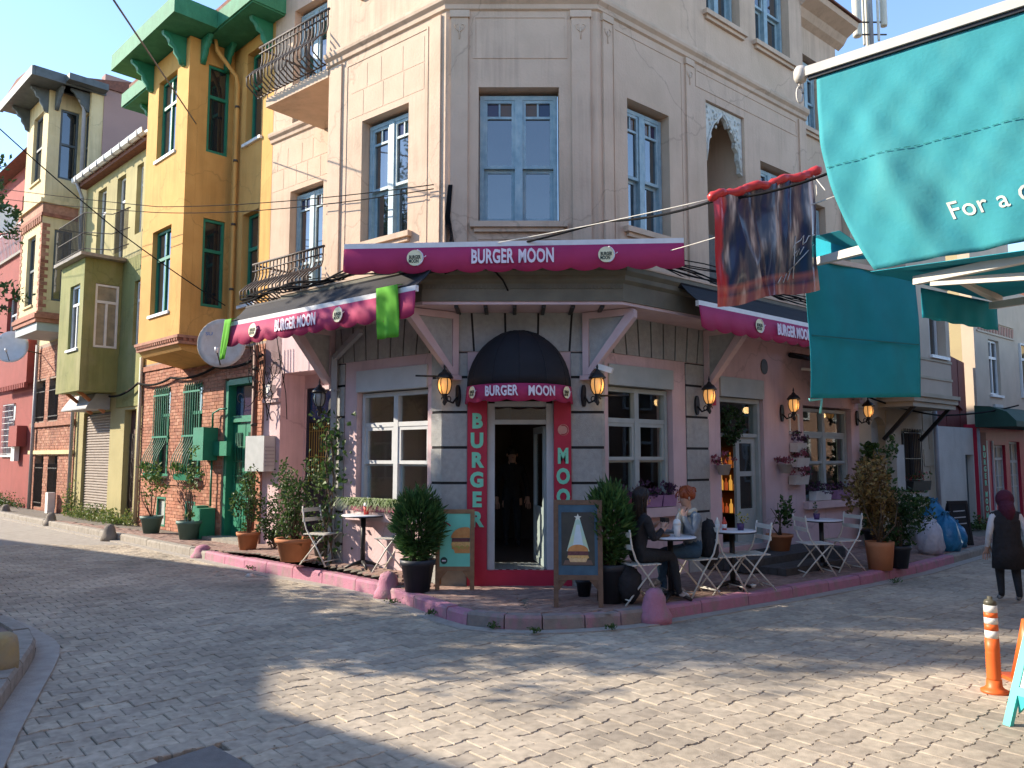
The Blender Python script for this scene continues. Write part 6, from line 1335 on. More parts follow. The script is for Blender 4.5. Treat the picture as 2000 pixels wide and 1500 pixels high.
def table0(topm, edge):
    t = local_thing('bistro_table', 'x', 'table', 'round pedestal bistro tables'); q = MB(); q.lathe((0, 0, 0), [(.29, .725), (.31, .735), (.31, .745), (.295, .752)], 24); q.obj('table_top', topm, t, at=(0, 0, 0)); q = MB(); q.lathe((0, 0, 0), [(.313, .722), (.313, .738), (.30, .738), (.30, .722)], 24); q.obj('rim', edge, t, at=(0, 0, 0))
    q = MB(); q.lathe((0, 0, 0), [(.035, .05), (.035, .72)], 12); q.obj('pedestal', M_black, t, at=(0, 0, 0))
    for i in range(4): q = MB(); a = i * math.pi / 2 + .4; d = Vector((math.cos(a), math.sin(a), 0)); q.tube([Vector((0, 0, .09)), d * .14 + Vector((0, 0, .06)), d * .25 + Vector((0, 0, .015))], [.035, .025, .02], 6); q.obj('foot', M_black, t, at=(0, 0, 0))
    return t
M_top = mat('white_table_top', (.72, .73, .76), (.66, .67, .70), 5, .3); tb0 = table0(M_top, M_black)
TB = [((-2.12, 11.45, pavz((-2.12, 11.45))), 'round white table with red cup below the left shop window'), ((1.90, 9.66, 0), 'round table with tall cup between the two seated people'), (G(1432, 1150), 'round table with sauce bottles and small flower pot'), (G(1607, 1112), 'farthest round table with one small plant pot')]
for i, (p, lab) in enumerate(TB):
    if i == 0: tb0.location = p; tb0['label'] = lab
    else: dup(tb0, p, i * .7, lab)
def cup(p, r, h, m, label, lid=None, cat='cup'):
    p = Vector(p); t = thing('cup', label, cat, p); q = MB(); q.lathe(p, [(r * .75, 0), (r, h)], 14); q.obj('body', m, t)
    if lid: q = MB(); q.lathe(p, [(r * 1.08, h), (r * 1.08, h + .012), (r * .8, h + .05), (r * .3, h + .06)], 14); q.obj('lid', lid, t); q = MB(); q.tube([p + Vector((0, 0, h)), p + Vector((.02, 0, h + .13))], .005, 5); q.obj('straw', M_white, t)
    return t
tz = .752
cup(Vector(TB[0][0]) + Vector((.05, -.05, tz)), .045, .12, mat('red_paper', (.62, .03, .03), None, 8, .5), 'red paper cup with white lid on the left round table', M_white)
cup(Vector(TB[1][0]) + Vector((.06, -.12, tz)), .045, .15, mat('white_paper', (.72, .71, .68), None, 8, .5), 'tall white paper cup on the table of the seated pair', M_white)
t = thing('burger_tray', 'wooden tray with food on the table of the seated pair', 'tray', Vector(TB[1][0]) + Vector((-.12, 0, tz))); q = MB(); q.lathe(Vector(TB[1][0]) + Vector((-.13, -.02, tz)), [(.11, 0), (.13, .015), (.12, .02)], 16); q.obj('tray', M_wood, t); q = MB(); q.ball(Vector(TB[1][0]) + Vector((-.13, -.02, tz + .04)), .05, .05, .035, 10, 6); q.obj('food', mat('bread_crust', (.5, .28, .1), None, 20, .7), t)
b3 = Vector(TB[2][0])
for dx, dy, m, lab, h in ((-.1, -.02, mat('ketchup_red', (.55, .06, .04), None, 6, .3), 'red sauce bottle on the middle table', .17), (-.17, .06, mat('mayo_white', (.75, .72, .62), None, 6, .3), 'white sauce bottle on the middle table', .16)):
    p = b3 + Vector((dx, dy, tz)); t = thing('sauce_bottle', lab, 'bottle', p); q = MB(); q.lathe(p, [(.03, 0), (.032, h * .6), (.014, h * .8), (.006, h)], 10); q.obj('bottle', m, t); q = MB(); q.lathe(p, [(.033, h * .15), (.033, h * .45)], 10); q.obj('band', M_white, t)
cup(b3 + Vector((.1, -.06, tz)), .05, .09, mat('purple_pot', (.08, .04, .14), None, 6, .5), 'small purple plant pot with yellow flowers on the middle table', cat='pot')
foliage('table_flowers', [leafmat('yellow_petal', (.6, .5, .05)), LEAF[2]], None, blob_pts(b3 + Vector((.1, -.06, tz + .14)), .07, .07, .08, 50, random.Random(2)), .035); tag(bpy.data.objects['table_flowers'], 'little yellow flowers in the purple pot on the middle table', 'flowers')
p4 = Vector(TB[3][0]); cup(p4 + Vector((-.08, -.04, tz)), .05, .09, MATS['purple_pot'], 'small purple plant pot on the farthest table', cat='pot')
o = foliage('table_plant', [leafmat('pale_petal', (.55, .5, .5)), LEAF[1]], None, blob_pts(p4 + Vector((-.08, -.04, tz + .14)), .05, .05, .09, 40, random.Random(3)), .04); tag(o, 'small pale plant in the pot on the farthest table', 'flowers')
# ================================================================== CLOTH OVERHEAD, CABLES
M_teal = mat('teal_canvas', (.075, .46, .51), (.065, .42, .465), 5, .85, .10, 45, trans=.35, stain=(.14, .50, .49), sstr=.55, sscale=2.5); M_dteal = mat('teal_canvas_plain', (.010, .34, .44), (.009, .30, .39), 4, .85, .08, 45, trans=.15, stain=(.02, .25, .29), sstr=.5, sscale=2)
M_alu = mat('cream_aluminium', (.62, .59, .52), (.56, .53, .47), 6, .4)
ta = thing('teal_awning', 'big teal shop awning with pale lettering jutting in at the upper right', 'awning', (2.6, 4.6, 3.4))
A0 = at(1588, 138, 4.85); A1 = at(2090, -22, 3.95); A1.z = A0.z; xd = (A1 - A0).normalized(); nn_ = Vector((xd.y, -xd.x, 0)); 
if nn_.y > 0: nn_ = -nn_
q = MB(); q.bar(A0 - xd * .04, A1 + xd * .9, .06, .06); q.obj('front_bar', M_alu, ta); q = MB(); q.bar(A0 - xd * .03 - UPZ * .04, A1 + xd * .9 - UPZ * .04, .03, .025); q.obj('bar_channel', M_black, ta)
q = MB(); q.lathe(A0 - xd * .08, [(.03, -.05), (.045, -.02), (.045, .02), (.03, .05)], 10); q.obj('end_cap', M_alu, ta); q = MB(); q.tube([A0 - xd * .09 + Vector((.02 * math.cos(a), 0, -.13 + .055 * math.sin(a))) for a in [i * .5 for i in range(14)]], .006, 5); q.tube([A0 - xd * .09 - UPZ * .04, A0 - xd * .09 - UPZ * .09], .006, 5); q.obj('crank_eye', M_alu, ta)
def drape(name, P0, x, y, W_, H, nrm, nx, ny, fn, m, parent, edge=None):
    """hanging cloth: fn(i,j) gives push along the normal, edge(f) the bottom shortening, left inset per row"""
    q = MB(); q.smooth = True; g_ = []
    for j in range(ny + 1):
        v = j / ny; row = []
        for i in range(nx + 1):
            u = i / nx; hh = H(u) if callable(H) else H; ins = edge(v) if edge else 0.0
            row.append(P0 + x * (ins + (W_ - ins) * u) + y * (hh * v) + nrm * fn(u, v))
        g_.append(row)
    for j in range(ny):
        for i in range(nx): q.quad(g_[j][i], g_[j][i + 1], g_[j + 1][i + 1], g_[j + 1][i])
    o = q.obj(name, m, parent, weld=True); o.modifiers.new('s', 'SOLIDIFY').thickness = .003; return o
Wf = 2.6
fold = lambda u, v: min(1, v * 5) * (.016 * math.sin(u * 9 + v * 2.2) * v + .026 * math.exp(-((u - .10 - v * .06) / .03) ** 2) * min(1, v * 2) - .022 * math.exp(-((u - .16 - v * .09) / .03) ** 2) * v + .006 * math.sin(u * 31 + v * 5) + .005 * math.sin(u * 13 - v * 11) + .004 * math.sin(u * 57 + v * 23) + .003 * math.sin(u * 90 - v * 31))
drape('front_flap', A0 - UPZ * .045, xd, -UPZ, Wf, lambda u: 1.30 - .12 * u, nn_, 90, 40, fold, M_teal, ta, lambda v: .02 + .40 * max(0, v - .12) ** 2.2)
def flap(u, v): ins = .02 + .40 * max(0, v - .12) ** 2.2; return A0 - UPZ * .045 + xd * (ins + (Wf - ins) * u) - UPZ * ((1.30 - .12 * u) * v) + nn_ * (fold(u, v) + .007)
q = MB()
for f in range(150):
    u = .004 + f * .0065
    if f % 3 < 2: q.bar(flap(u, .47), flap(u + .0065, .47), .003)
q.obj('stitching', mat('dark_thread', (.02, .25, .24), None, 5, .8), ta)['kind'] = 'stuff'
def onplane(px, py, P, n): c = Vector((0, 0, CAMZ)); d = at(px, py, 1.0) - c; return c + d * ((P - c).dot(n) / d.dot(n))
def pxof(p): c, s_ = math.cos(PITCH), math.sin(PITCH); dp = p.y * c + (p.z - CAMZ) * s_; return 1000 + FPX * p.x / dp, 750 - FPX * (-p.y * s_ + (p.z - CAMZ) * c) / dp
bu, bv = min(((i / 100, j / 100) for i in range(5, 95) for j in range(20, 95)), key=lambda t: sum((a - b) ** 2 for a, b in zip(pxof(flap(*t)), (1944, 408))))
vs, fs = text_geo('For a C', .145, .004, .0005, 1.05); q = MB(); q.add([flap(bu + v.x / Wf, bv - v.y / 1.25) + nn_ * (-.003 + v.z) for v in vs], fs); q.obj('lettering', mat('cream_lettering', (.74, .76, .64), None, 6, .7), ta)
bk = -nn_ * 1.9 + UPZ * .45
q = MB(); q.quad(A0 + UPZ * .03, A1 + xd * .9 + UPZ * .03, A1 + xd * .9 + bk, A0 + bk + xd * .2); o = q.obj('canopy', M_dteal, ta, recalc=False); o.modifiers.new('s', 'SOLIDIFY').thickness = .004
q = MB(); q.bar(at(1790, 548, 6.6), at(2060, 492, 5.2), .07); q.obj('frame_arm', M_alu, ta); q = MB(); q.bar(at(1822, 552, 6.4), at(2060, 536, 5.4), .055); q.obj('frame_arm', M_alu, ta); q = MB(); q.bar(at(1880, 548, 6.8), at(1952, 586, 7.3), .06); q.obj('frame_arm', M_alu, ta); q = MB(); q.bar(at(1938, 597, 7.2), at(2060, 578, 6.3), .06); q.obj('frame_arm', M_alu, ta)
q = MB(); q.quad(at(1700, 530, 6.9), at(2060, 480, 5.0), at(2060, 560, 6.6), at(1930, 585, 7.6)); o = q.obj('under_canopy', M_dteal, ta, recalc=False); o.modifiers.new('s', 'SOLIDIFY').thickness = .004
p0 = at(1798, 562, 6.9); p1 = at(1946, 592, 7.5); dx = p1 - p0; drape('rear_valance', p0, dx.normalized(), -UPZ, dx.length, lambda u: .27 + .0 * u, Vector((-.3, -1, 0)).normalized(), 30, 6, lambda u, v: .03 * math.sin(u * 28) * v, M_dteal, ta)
# hanging side panel and little roof behind the flap
tp = thing('hanging_canvas', 'shaded teal canvas panel hanging below the big teal awning', 'canvas', (3.6, 8, 2.4))
p0 = at(1572, 504, 7.9); p1 = at(1788, 545, 8.6); p1.z = p0.z - .06; dx = p1 - p0
fp = lambda u, v: .025 * math.sin(u * 7 + v * 3) * v + .012 * math.sin(u * 17 - v * 6) + .02 * abs(math.sin((u * 1.6 + v * .9) * 3.1)) * v
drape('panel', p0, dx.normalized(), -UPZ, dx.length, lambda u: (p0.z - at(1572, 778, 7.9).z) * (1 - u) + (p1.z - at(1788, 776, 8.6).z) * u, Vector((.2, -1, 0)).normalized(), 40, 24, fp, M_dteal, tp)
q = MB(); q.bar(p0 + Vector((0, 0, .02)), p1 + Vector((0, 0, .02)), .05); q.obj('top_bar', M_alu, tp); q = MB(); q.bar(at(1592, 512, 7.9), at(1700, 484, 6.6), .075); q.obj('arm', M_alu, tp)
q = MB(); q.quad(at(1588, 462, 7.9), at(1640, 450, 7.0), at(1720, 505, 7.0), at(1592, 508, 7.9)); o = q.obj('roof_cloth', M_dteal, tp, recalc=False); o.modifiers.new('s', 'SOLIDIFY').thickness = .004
q = MB(); pz = p0 - UPZ * (p0.z - at(1572, 778, 7.9).z); q.tube([pz, pz + Vector((.0, 0, -.02)), pz + Vector((.12, 0, -.01)), pz + Vector((.10, 0, -.15))], .014, 5); q.obj('loose_strap', mat('mint_tape', (.2, .62, .56), None, 6, .8), tp)
for f, h_ in ((.58, 1.2),): q = MB(); q.box(Fr((p0 + dx * .5)[:2], dx.normalized()[:2], (.2, -1)), -dx.length * .48, dx.length * .48, .03, .04, p0.z - .80, p0.z - .788); q.obj('seam', mat('dark_seam', (.015, .2, .22), None, 5, .8), tp)
# banner on strings
M_bred = mat('glossy_red_print', (.52, .045, .04), (.46, .035, .035), 5, .32)
def banner_mat():
    m = bpy.data.materials.new('glossy_print_fold_glints'); m.use_nodes = True; t = m.node_tree; N = t.nodes; Lk = t.links; b = N['Principled BSDF']; b.inputs['Roughness'].default_value = .17; b.inputs['IOR'].default_value = 1.5
    uv = N.new('ShaderNodeAttribute'); uv.attribute_name = 'st'; sp = N.new('ShaderNodeSeparateXYZ'); Lk.new(uv.outputs['Vector'], sp.inputs[0])
    nz = N.new('ShaderNodeTexNoise'); nz.inputs['Scale'].default_value = 2.6; nz.inputs['Detail'].default_value = 2; Lk.new(uv.outputs['Vector'], nz.inputs['Vector'])
    def ramp(src, stops):
        r = N.new('ShaderNodeValToRGB'); 
        for i, (p, c) in enumerate(stops):
            e = r.color_ramp.elements[i] if i < 2 else r.color_ramp.elements.new(p)
            e.position = p; e.color = (*c, 1)
        Lk.new(src, r.inputs['Fac']); return r
    vm = N.new('ShaderNodeVectorMath'); vm.operation = 'MULTIPLY'; vm.inputs[1].default_value = (3.4, .55, 1); Lk.new(uv.outputs['Vector'], vm.inputs[0]); nz2 = N.new('ShaderNodeTexNoise'); nz2.inputs['Scale'].default_value = 2.6; nz2.inputs['Detail'].default_value = 3; Lk.new(vm.outputs[0], nz2.inputs['Vector'])
    dk = ramp(nz2.outputs['Fac'], [(.3, (.02, .032, .11)), (.47, (.035, .04, .07)), (.55, (.12, .105, .11)), (.63, (.55, .46, .40))])  # pale stops paint fold reflections as upright streaks in the navy print
    wv = N.new('ShaderNodeMath'); wv.operation = 'MULTIPLY_ADD'; Lk.new(nz.outputs['Fac'], wv.inputs[0]); wv.inputs[1].default_value = .25; Lk.new(sp.outputs['X'], wv.inputs[2])
    red = ramp(wv.outputs[0], [(.19, (1, 1, 1)), (.225, (0, 0, 0))]); red2 = ramp(wv.outputs[0], [(1.03, (0, 0, 0)), (1.06, (1, 1, 1))])
    low = ramp(sp.outputs['Y'], [(.8, (0, 0, 0)), (.84, (1, 1, 1)), (.9, (.2, .2, .2)), (.93, (.9, .9, .9))])
    mx = N.new('ShaderNodeMath'); mx.operation = 'MAXIMUM'; Lk.new(red.outputs[0], mx.inputs[0]); Lk.new(red2.outputs[0], mx.inputs[1]); 
    m1 = N.new('ShaderNodeMix'); m1.data_type = 'RGBA'; Lk.new(mx.outputs[0], m1.inputs['Factor']); Lk.new(dk.outputs[0], m1.inputs['A']); m1.inputs['B'].default_value = (.50, .035, .04, 1)
    sc = N.new('ShaderNodeMath'); sc.operation = 'MULTIPLY'; Lk.new(low.outputs[0], sc.inputs[0]); sc.inputs[1].default_value = .6
    m2 = N.new('ShaderNodeMix'); m2.data_type = 'RGBA'; Lk.new(sc.outputs[0], m2.inputs['Factor']); Lk.new(m1.outputs['Result'], m2.inputs['A']); m2.inputs['B'].default_value = (.50, .14, .10, 1)
    Lk.new(m2.outputs['Result'], b.inputs['Base Color']); return m
bn = thing('banner', 'creased glossy banner with red edges and white signature hanging on strings', 'banner', at(1495, 480, 7.4)); BY = 7.4
B0 = at(1392, 388, BY); B1 = at(1588, 342, BY + .25); bx = (B1 - B0).normalized(); bw = (B1 - B0).length; bnr = Vector((bx.y, -bx.x, 0)).normalized(); bnr = bnr if bnr.y < 0 else -bnr
rdg = lambda d, w: math.exp(-abs(d) / w)
bf = lambda u, v: .62 * (.085 * rdg(u - .16 - .30 * v, .05) * (.3 + .7 * v) + .09 * rdg(u - .60 + .05 * v, .035) - .07 * rdg(u - .40 - .12 * v, .06) + .06 * rdg(u - .74 + .10 * v, .03) * (1 - .5 * v) + .05 * rdg(u - .05, .03) + .06 * rdg(u - .93, .03) + .022 * math.sin(u * 27 + v * 4) * v + .02 * math.sin(v * 9 + u * 5))
q = MB(); q.smooth = True; g_ = []; NX, NY = 110, 50; st = []
for j in range(NY + 1):
    v = j / NY; g_.append([B0 + bx * (bw * (u * (1 - .0 * v))) - UPZ * ((1.05 + .02 * math.sin(u * 9) + .1 * u) * v) + Vector((.02 * v, 0, 0)) + bnr * bf(u, v) for u in [i / NX for i in range(NX + 1)]])
for j in range(NY):
    for i in range(NX): q.quad(g_[j][i], g_[j][i + 1], g_[j + 1][i + 1], g_[j + 1][i])
k_ = 0
o = q.obj('sheet', banner_mat(), bn, recalc=False); a_ = o.data.attributes.new('st', 'FLOAT_VECTOR', 'POINT'); vals = []
for j in range(NY):
    for i in range(NX):
        for (ii, jj) in ((i, j), (i + 1, j), (i + 1, j + 1), (i, j + 1)): vals += [ii / NX, jj / NY, 0]
a_.data.foreach_set('vector', vals); bm = bmesh.new(); bm.from_mesh(o.data); bmesh.ops.remove_doubles(bm, verts=bm.verts, dist=1e-5); bmesh.ops.recalc_face_normals(bm, faces=bm.faces); bm.to_mesh(o.data); bm.free()
q = MB(); rr = random.Random(8); q.tube([B0 + bx * (bw * f) + UPZ * (.02 + .015 * math.sin(f * 20)) + bnr * (.02 * math.sin(f * 31)) for f in [i / 30 for i in range(-1, 33)]], [.028 + .016 * abs(math.sin(i * 1.9)) + .01 * rr.random() for i in range(34)], 9); q.obj('rolled_top_edge', M_bred, bn)
def onb(u, v): 
    return B0 + bx * (bw * u) - UPZ * ((1.05 + .02 * math.sin(u * 9) + .1 * u) * v) + Vector((.02 * v, 0, 0)) + bnr * (bf(u, v) + .012)
q = MB()
for pts in ([(.76, .66), (.78, .5), (.77, .7), (.75, .86)], [(.75, .6), (.78, .56), (.83, .54), (.86, .5), (.85, .58), (.88, .56), (.9, .52), (.97, .52)], [(.58, .9), (.62, .84), (.63, .9), (.67, .82), (.68, .88), (.74, .76), (.7, .8), (.85, .68), (.96, .6)], [(.76, .66), (.8, .62), (.79, .67), (.82, .61), (.82, .66), (.86, .6)]): q.tube([onb(u, v) for u, v in pts], .005, 4)
q.obj('signature', mat('white_ink', (.75, .74, .74), None, 6, .5), bn)
# strings and cables
def cable(name, label, pts, r, m, sag=0.0, cat='cable', group='overhead cables', n=16):
    P = []; pts = [Vector(p) for p in pts]
    for a, b in zip(pts, pts[1:]):
        for i in range(n): f = i / n; P.append(a + (b - a) * f - UPZ * (sag * 4 * f * (1 - f)))
    P.append(pts[-1]); q = MB(); q.tube(P, r, 5); o = q.obj(name, m, at=pts[0]); tag(o, label, cat, group); return o
cable('string', 'pale string from the corner wall to the top of the banner', [FC.P(-.86, .06, 4.52), B0], .006, M_string, .03, 'string', 'banner strings'); cable('string', 'pale string from banner top to the teal awning', [B1, at(1612, 372, 7.2)], .006, M_string, 0, 'string', 'banner strings')
cable('string', 'lower pale string passing behind the banner', [FRt.P(.4, .06, 4.42), at(1640, 380, 7.3)], .006, M_string, .05, 'string', 'banner strings'); cable('string', 'loose string end dangling from the banner corner', [B1 + bx * .03, B1 + bx * .04 - UPZ * .22], .008, M_string, 0, 'string', 'banner strings')
cable('cable', 'thick black cable from the corner wall towards the banner', [FC.P(-.86, .08, 4.45), at(1180, 432, 9.2), at(1395, 392, 7.6), at(1640, 330, 6.9)], .014, M_cable, .05); cable('cable', 'upper black cable crossing the ochre house', [FL.P(.1, .12, 5.46), FY.P(1.7, 1.55, 6.75), FY.P(15, 4.5, 10.2), FY.P(24, 6, 11.5)], .008, M_cable, .08); cable('cable', 'lower black cable crossing the ochre house', [FL.P(.1, .12, 5.40), FY.P(1.7, 1.6, 6.62), FY.P(15, 4.5, 9.9), FY.P(24, 6, 11.2)], .008, M_cable, .12)
cable('cable', 'grey wire slanting down onto the ochre bay corner', [at(383, 242, 15.8), at(215, -10, 9.0)], .014, mat('grey_wire', (.16, .14, .12), None, 6, .6)); cable('cable', 'thin wire slanting past the cream bay to the ochre house', [at(-10, 243, 14), at(235, 455, 15.6), at(440, 597, 16.2)], .012, M_cable, .03)
cable('cable', 'black cable dropping over the corner fascia to the door lamp', [FC.P(-.85, .9, 4.0), FC.P(-.35, .8, 4.15), FC.P(-.12, .76, 3.95), FC.P(.02, .5, 3.68)], .013, M_cable, -.02)
cable('cable', 'looped black cable along the brick wall below the ochre bay', [FL.P(6.1, N2 + .1, 3.7), FY.P(2.0, .1, 3.62), FY.P(4.3, .1, 3.55), FY.P(6.3, .1, 3.55), FY.P(8.0, .2, 3.3)], .03, M_cable, .10)
cable('cable', 'black cable from the pink wall end to the red shop hood', [FRt.P(7.4, .1, 2.9), FRt.P(10.9, .15, 2.62), FRt.P(14.6, .6, 2.98)], .02, M_cable, .06)
rc = random.Random(12); q = MB()
for k in range(11):      # bundle lying on the ledge above the left awning
    z = 4.2 + rc.uniform(0, .14); n = rc.uniform(.5, .78); q.tube([FL.P(s_, n + .05 * math.sin(s_ * 2.3 + k), z + .05 * math.sin(s_ * 3.1 + k * 2)) for s_ in [-.3 + i * .22 for i in range(20)]], rc.uniform(.007, .014), 5)
o = q.obj('cable_bundle', M_cable, at=FL.P(2, .6, 4.2)); tag(o, 'tangle of black cables lying along the top of the left awning', 'cables', kind='stuff'); q = MB()
for k in range(9):
    z = 4.2 + rc.uniform(0, .14); n = rc.uniform(.5, .78); q.tube([FRt.P(s_, n + .05 * math.sin(s_ * 2.3 + k), z + .16 * (1 - s_ / 4) * (k % 3) * .4 + .04 * math.sin(s_ * 2.1 + k * 2)) for s_ in [-.1 + i * .25 for i in range(20)]], rc.uniform(.007, .013), 5)
o = q.obj('cable_bundle', M_cable, at=FRt.P(2, .6, 4.2)); tag(o, 'black cables running along the ledge above the right awning', 'cables', kind='stuff'); q = MB()
for k in range(16):
    c = FL.P(rc.uniform(5.3, 6.4), rc.uniform(-1.1, -.7), rc.uniform(2.9, 3.6)); r0 = rc.uniform(.08, .22); a0 = rc.uniform(0, 6); q.tube([c + FL.d * (r0 * math.cos(a0 + i * .45)) + UPZ * (r0 * 1.2 * math.sin(a0 + i * .45) - .02 * i) for i in range(rc.randint(7, 13))], .008, 5)
for k in range(6): s0 = rc.uniform(5.2, 6.3); q.tube([FL.P(s0, -.9, 4.1), FL.P(s0 - .1, -.95, 3.5), FL.P(s0 + rc.uniform(-.3, .3), -1.1, 2.9), FL.P(s0 + rc.uniform(-.2, .2), -1.15, 2.4)], .009, 5)
o = q.obj('cable_tangle', M_cable, at=FL.P(5.8, -1, 3.2)); tag(o, 'messy loops of loose cables on the pink pier under the left awning', 'cables', kind='stuff')
q = MB()
for k in range(6): q.tube([FC.P(-.88 + .01 * k, .05, 5.45), FC.P(-.92 + .012 * k, .05, 5.0), FC.P(-.9 + .02 * k, .06, 4.6), FC.P(-.93 + .03 * k, .1, 4.3)], .007, 4)
o = q.obj('cable_drop', M_cable, at=FC.P(-.9, .05, 5)); tag(o, 'short drop of black cables on the corner edge beside the central window', 'cables', kind='stuff')
# ================================================================== PLANTS
def pot(p, r, h, m, label, cat='plant pot', rim=True, taper=.72):
    p = Vector(p); t = thing('plant_pot', label, cat, p); q = MB(); pr = [(r * taper, 0), (r * .97, h * .82)]
    if rim: pr += [(r * 1.06, h * .83), (r * 1.08, h), (r * .97, h), (r * .93, h * .88)]
    else: pr += [(r, h), (r * .92, h), (r * .9, h * .9)]
    q.lathe(p, pr, 20); q.obj('pot', m, t); q = MB(); q.lathe(p, [(r * .93, h * .84), (r * .93, h * .88)], 16); q.obj('soil', M_soil, t); return t
def plant(label, c, rx, ry, rz, n, size, mats, stems, base, seed, cat='shrub', lumps=9, aspect=1.8, name='potted_shrub', shell=.4):
    rnd = random.Random(seed); t = thing(name, label, cat, base); foliage('foliage', mats, t, blob_pts(c, rx, ry, rz, n, rnd, shell, lumps), size, seed=seed, aspect=aspect)
    q = MB(); b = Vector(base); c = Vector(c)
    for k in range(stems):
        e = c + Vector((rnd.gauss(0, .4) * rx, rnd.gauss(0, .4) * ry, rnd.uniform(-.3, .6) * rz)); m = (b + e) / 2 + Vector((rnd.gauss(0, .04), rnd.gauss(0, .04), 0)); q.tube([b + Vector((rnd.gauss(0, .02), rnd.gauss(0, .02), 0)), m, e], [.014, .01, .004], 5)
    q.obj('stems', M_bark, t); return t
def P(px, py, z=0.0):
    for _ in range(4): p = gp(px, py, z); z = pavz(p)
    return p
p1 = P(295, 1041); pot(p1, .23, .38, M_potteal, 'dull teal pot with a thin sapling, nearer the roller shutter'); plant('thin sapling in the teal pot nearer the roller shutter', p1 + Vector((0, 0, 1.1)), .34, .34, .38, 240, .09, [LEAF[1], WEED[0], LEAF[2]], 5, p1 + Vector((0, 0, .3)), 21, 'sapling', 7, name='sapling')
p2 = P(368, 1053); pot(p2, .24, .38, M_potteal, 'dull teal pot beside the green gas box'); plant('straggly sapling in the teal pot beside the gas box', p2 + Vector((.02, 0, 1.15)), .25, .25, .42, 150, .085, [LEAF[1], WEED[0], LEAF[2]], 5, p2 + Vector((0, 0, .3)), 22, 'sapling', 7, name='sapling'); plant('small pale cactus in the teal pot beside the gas box', p2 + Vector((-.02, -.02, .45)), .10, .10, .12, 70, .06, WEED, 2, p2 + Vector((0, 0, .3)), 23, 'plant', 4, name='pot_plant')
p3 = P(484, 1074); pot(p3, .19, .31, M_terra, 'small terracotta pot by the green front door'); plant('dense dark shrub in the small terracotta pot', p3 + Vector((.02, .02, .8)), .22, .22, .55, 1100, .065, LEAF, 10, p3 + Vector((0, 0, .25)), 24)
p4_ = P(574, 1095); pot(p4_, .27, .34, M_terra, 'large terracotta pot left of the white chair'); plant('tall dark bush in the large terracotta pot', p4_ + Vector((-.03, .05, .9)), .36, .34, .62, 1700, .065, LEAF, 14, p4_ + Vector((0, 0, .3)), 25, lumps=14)
p5_ = FL.P(2.95, -.35, .05); pot(p5_, .2, .32, M_potdark, 'dark pot behind the left white chair'); plant('leafy creeper bush in the dark pot behind the white chair', p5_ + Vector((0, 0, .7)), .26, .24, .45, 550, .075, LEAF, 8, p5_ + Vector((0, 0, .25)), 26)
pots_ = P(525, 1075); plant('low dark shrub filling the gap between the terracotta pots', pots_ + Vector((0, .3, .3)), .35, .25, .35, 800, .065, [LEAF[0], LEAF[0], LEAF[1]], 6, pots_ + Vector((0, .3, 0)), 27)
# creeper on the downpipe
rv = random.Random(31); vp = []
for i in range(340): z = rv.uniform(.1, 2.35) ** 1.0; k = .10 + .14 * abs(math.sin(z * 3.3)); vp.append(FL.P(2.22 + rv.gauss(0, k), .16 + rv.gauss(0, .06), z if rv.random() < .75 else rv.uniform(1.2, 2.0)))
t = thing('climbing_vine', 'green creeper climbing the grey downpipe on the left wall', 'vine', FL.P(2.2, .2, .05)); foliage('foliage', LEAF, t, vp, .085, seed=5, aspect=1.2); q = MB()
for k in range(4): q.tube([FL.P(2.22 + .07 * math.sin(i * .9 + k * 2), .16 + .03 * math.cos(i + k), .05 + i * .17) for i in range(13)], .014, 5)
q.obj('stems', M_bark, t)
# clipped thujas either side of the door
def thuja(label, base, r, h, c_z, seed, n=3800):
    rnd = random.Random(seed); base = Vector(base); t = thing('clipped_thuja', label, 'bush', base); q = MB(); c = base + Vector((0, 0, c_z))
    for i in range(n):
        a = rnd.uniform(0, 6.283); e = math.asin(rnd.uniform(-.95, 1)); k = (.55 + .45 * rnd.random() ** .5) * (1 + .10 * math.sin(a * 4 + e * 3 + seed) + .07 * math.sin(a * 9 - e * 7)) * (rnd.uniform(1.0, 1.18) if rnd.random() < .07 else 1); taper = 1.0 if e > -.2 else .82
        p = c + Vector((r * k * taper * math.cos(a) * math.cos(e), r * k * taper * math.sin(a) * math.cos(e), h * k * math.sin(e)))
        d = (Vector((math.cos(a) * math.cos(e), math.sin(a) * math.cos(e), math.sin(e) * .6 + .55)) + Vector((rnd.gauss(0, .3), rnd.gauss(0, .3), rnd.gauss(0, .2)))).normalized(); L = rnd.uniform(.05, .11); sd = d.orthogonal().normalized(); sd = Matrix.Rotation(rnd.uniform(0, 6.28), 3, d) @ sd; w = L * .16
        q.cur = rnd.choices((0, 1, 2), (3, 3, 2))[0]; q.add([p - d * L * .4, p + sd * w, p + d * L, p - sd * w], [(0, 1, 2), (0, 2, 3)])
    q.obj('foliage', THUJA, t, recalc=False); s_ = MB()
    for k in range(9): a = k * .7; s_.tube([base + Vector((.03 * math.cos(a), .03 * math.sin(a), .25)), c + Vector((r * .4 * math.cos(a), r * .4 * math.sin(a), -h * .3)), c + Vector((r * .5 * math.cos(a), r * .5 * math.sin(a), h * .4))], [.018, .012, .005], 5)
    s_.obj('stems', M_bark, t)
b6 = Vector((P(820, 1144).x * 1.0, 10.28, 0.0)); b6.x = -180 / 1550 * 10.35; pot(b6, .215, .40, M_potdark, 'black plastic pot left of the mint poster', rim=True); thuja('rounded clipped thuja left of the corner door', b6, .335, .44, .82, 41)
b7 = P(1192, 1177); pot(b7, .18, .45, M_potdark, 'dark plastic pot right of the dark blue poster', rim=True); thuja('clipped thuja right of the corner door beside the seated person', b7, .27, .47, .90, 42)
b7b = P(1152, 1170) + Vector((-.05, .2, 0)); pot(b7b, .1, .2, M_potdark, 'small dark pot tucked behind the blue poster board')
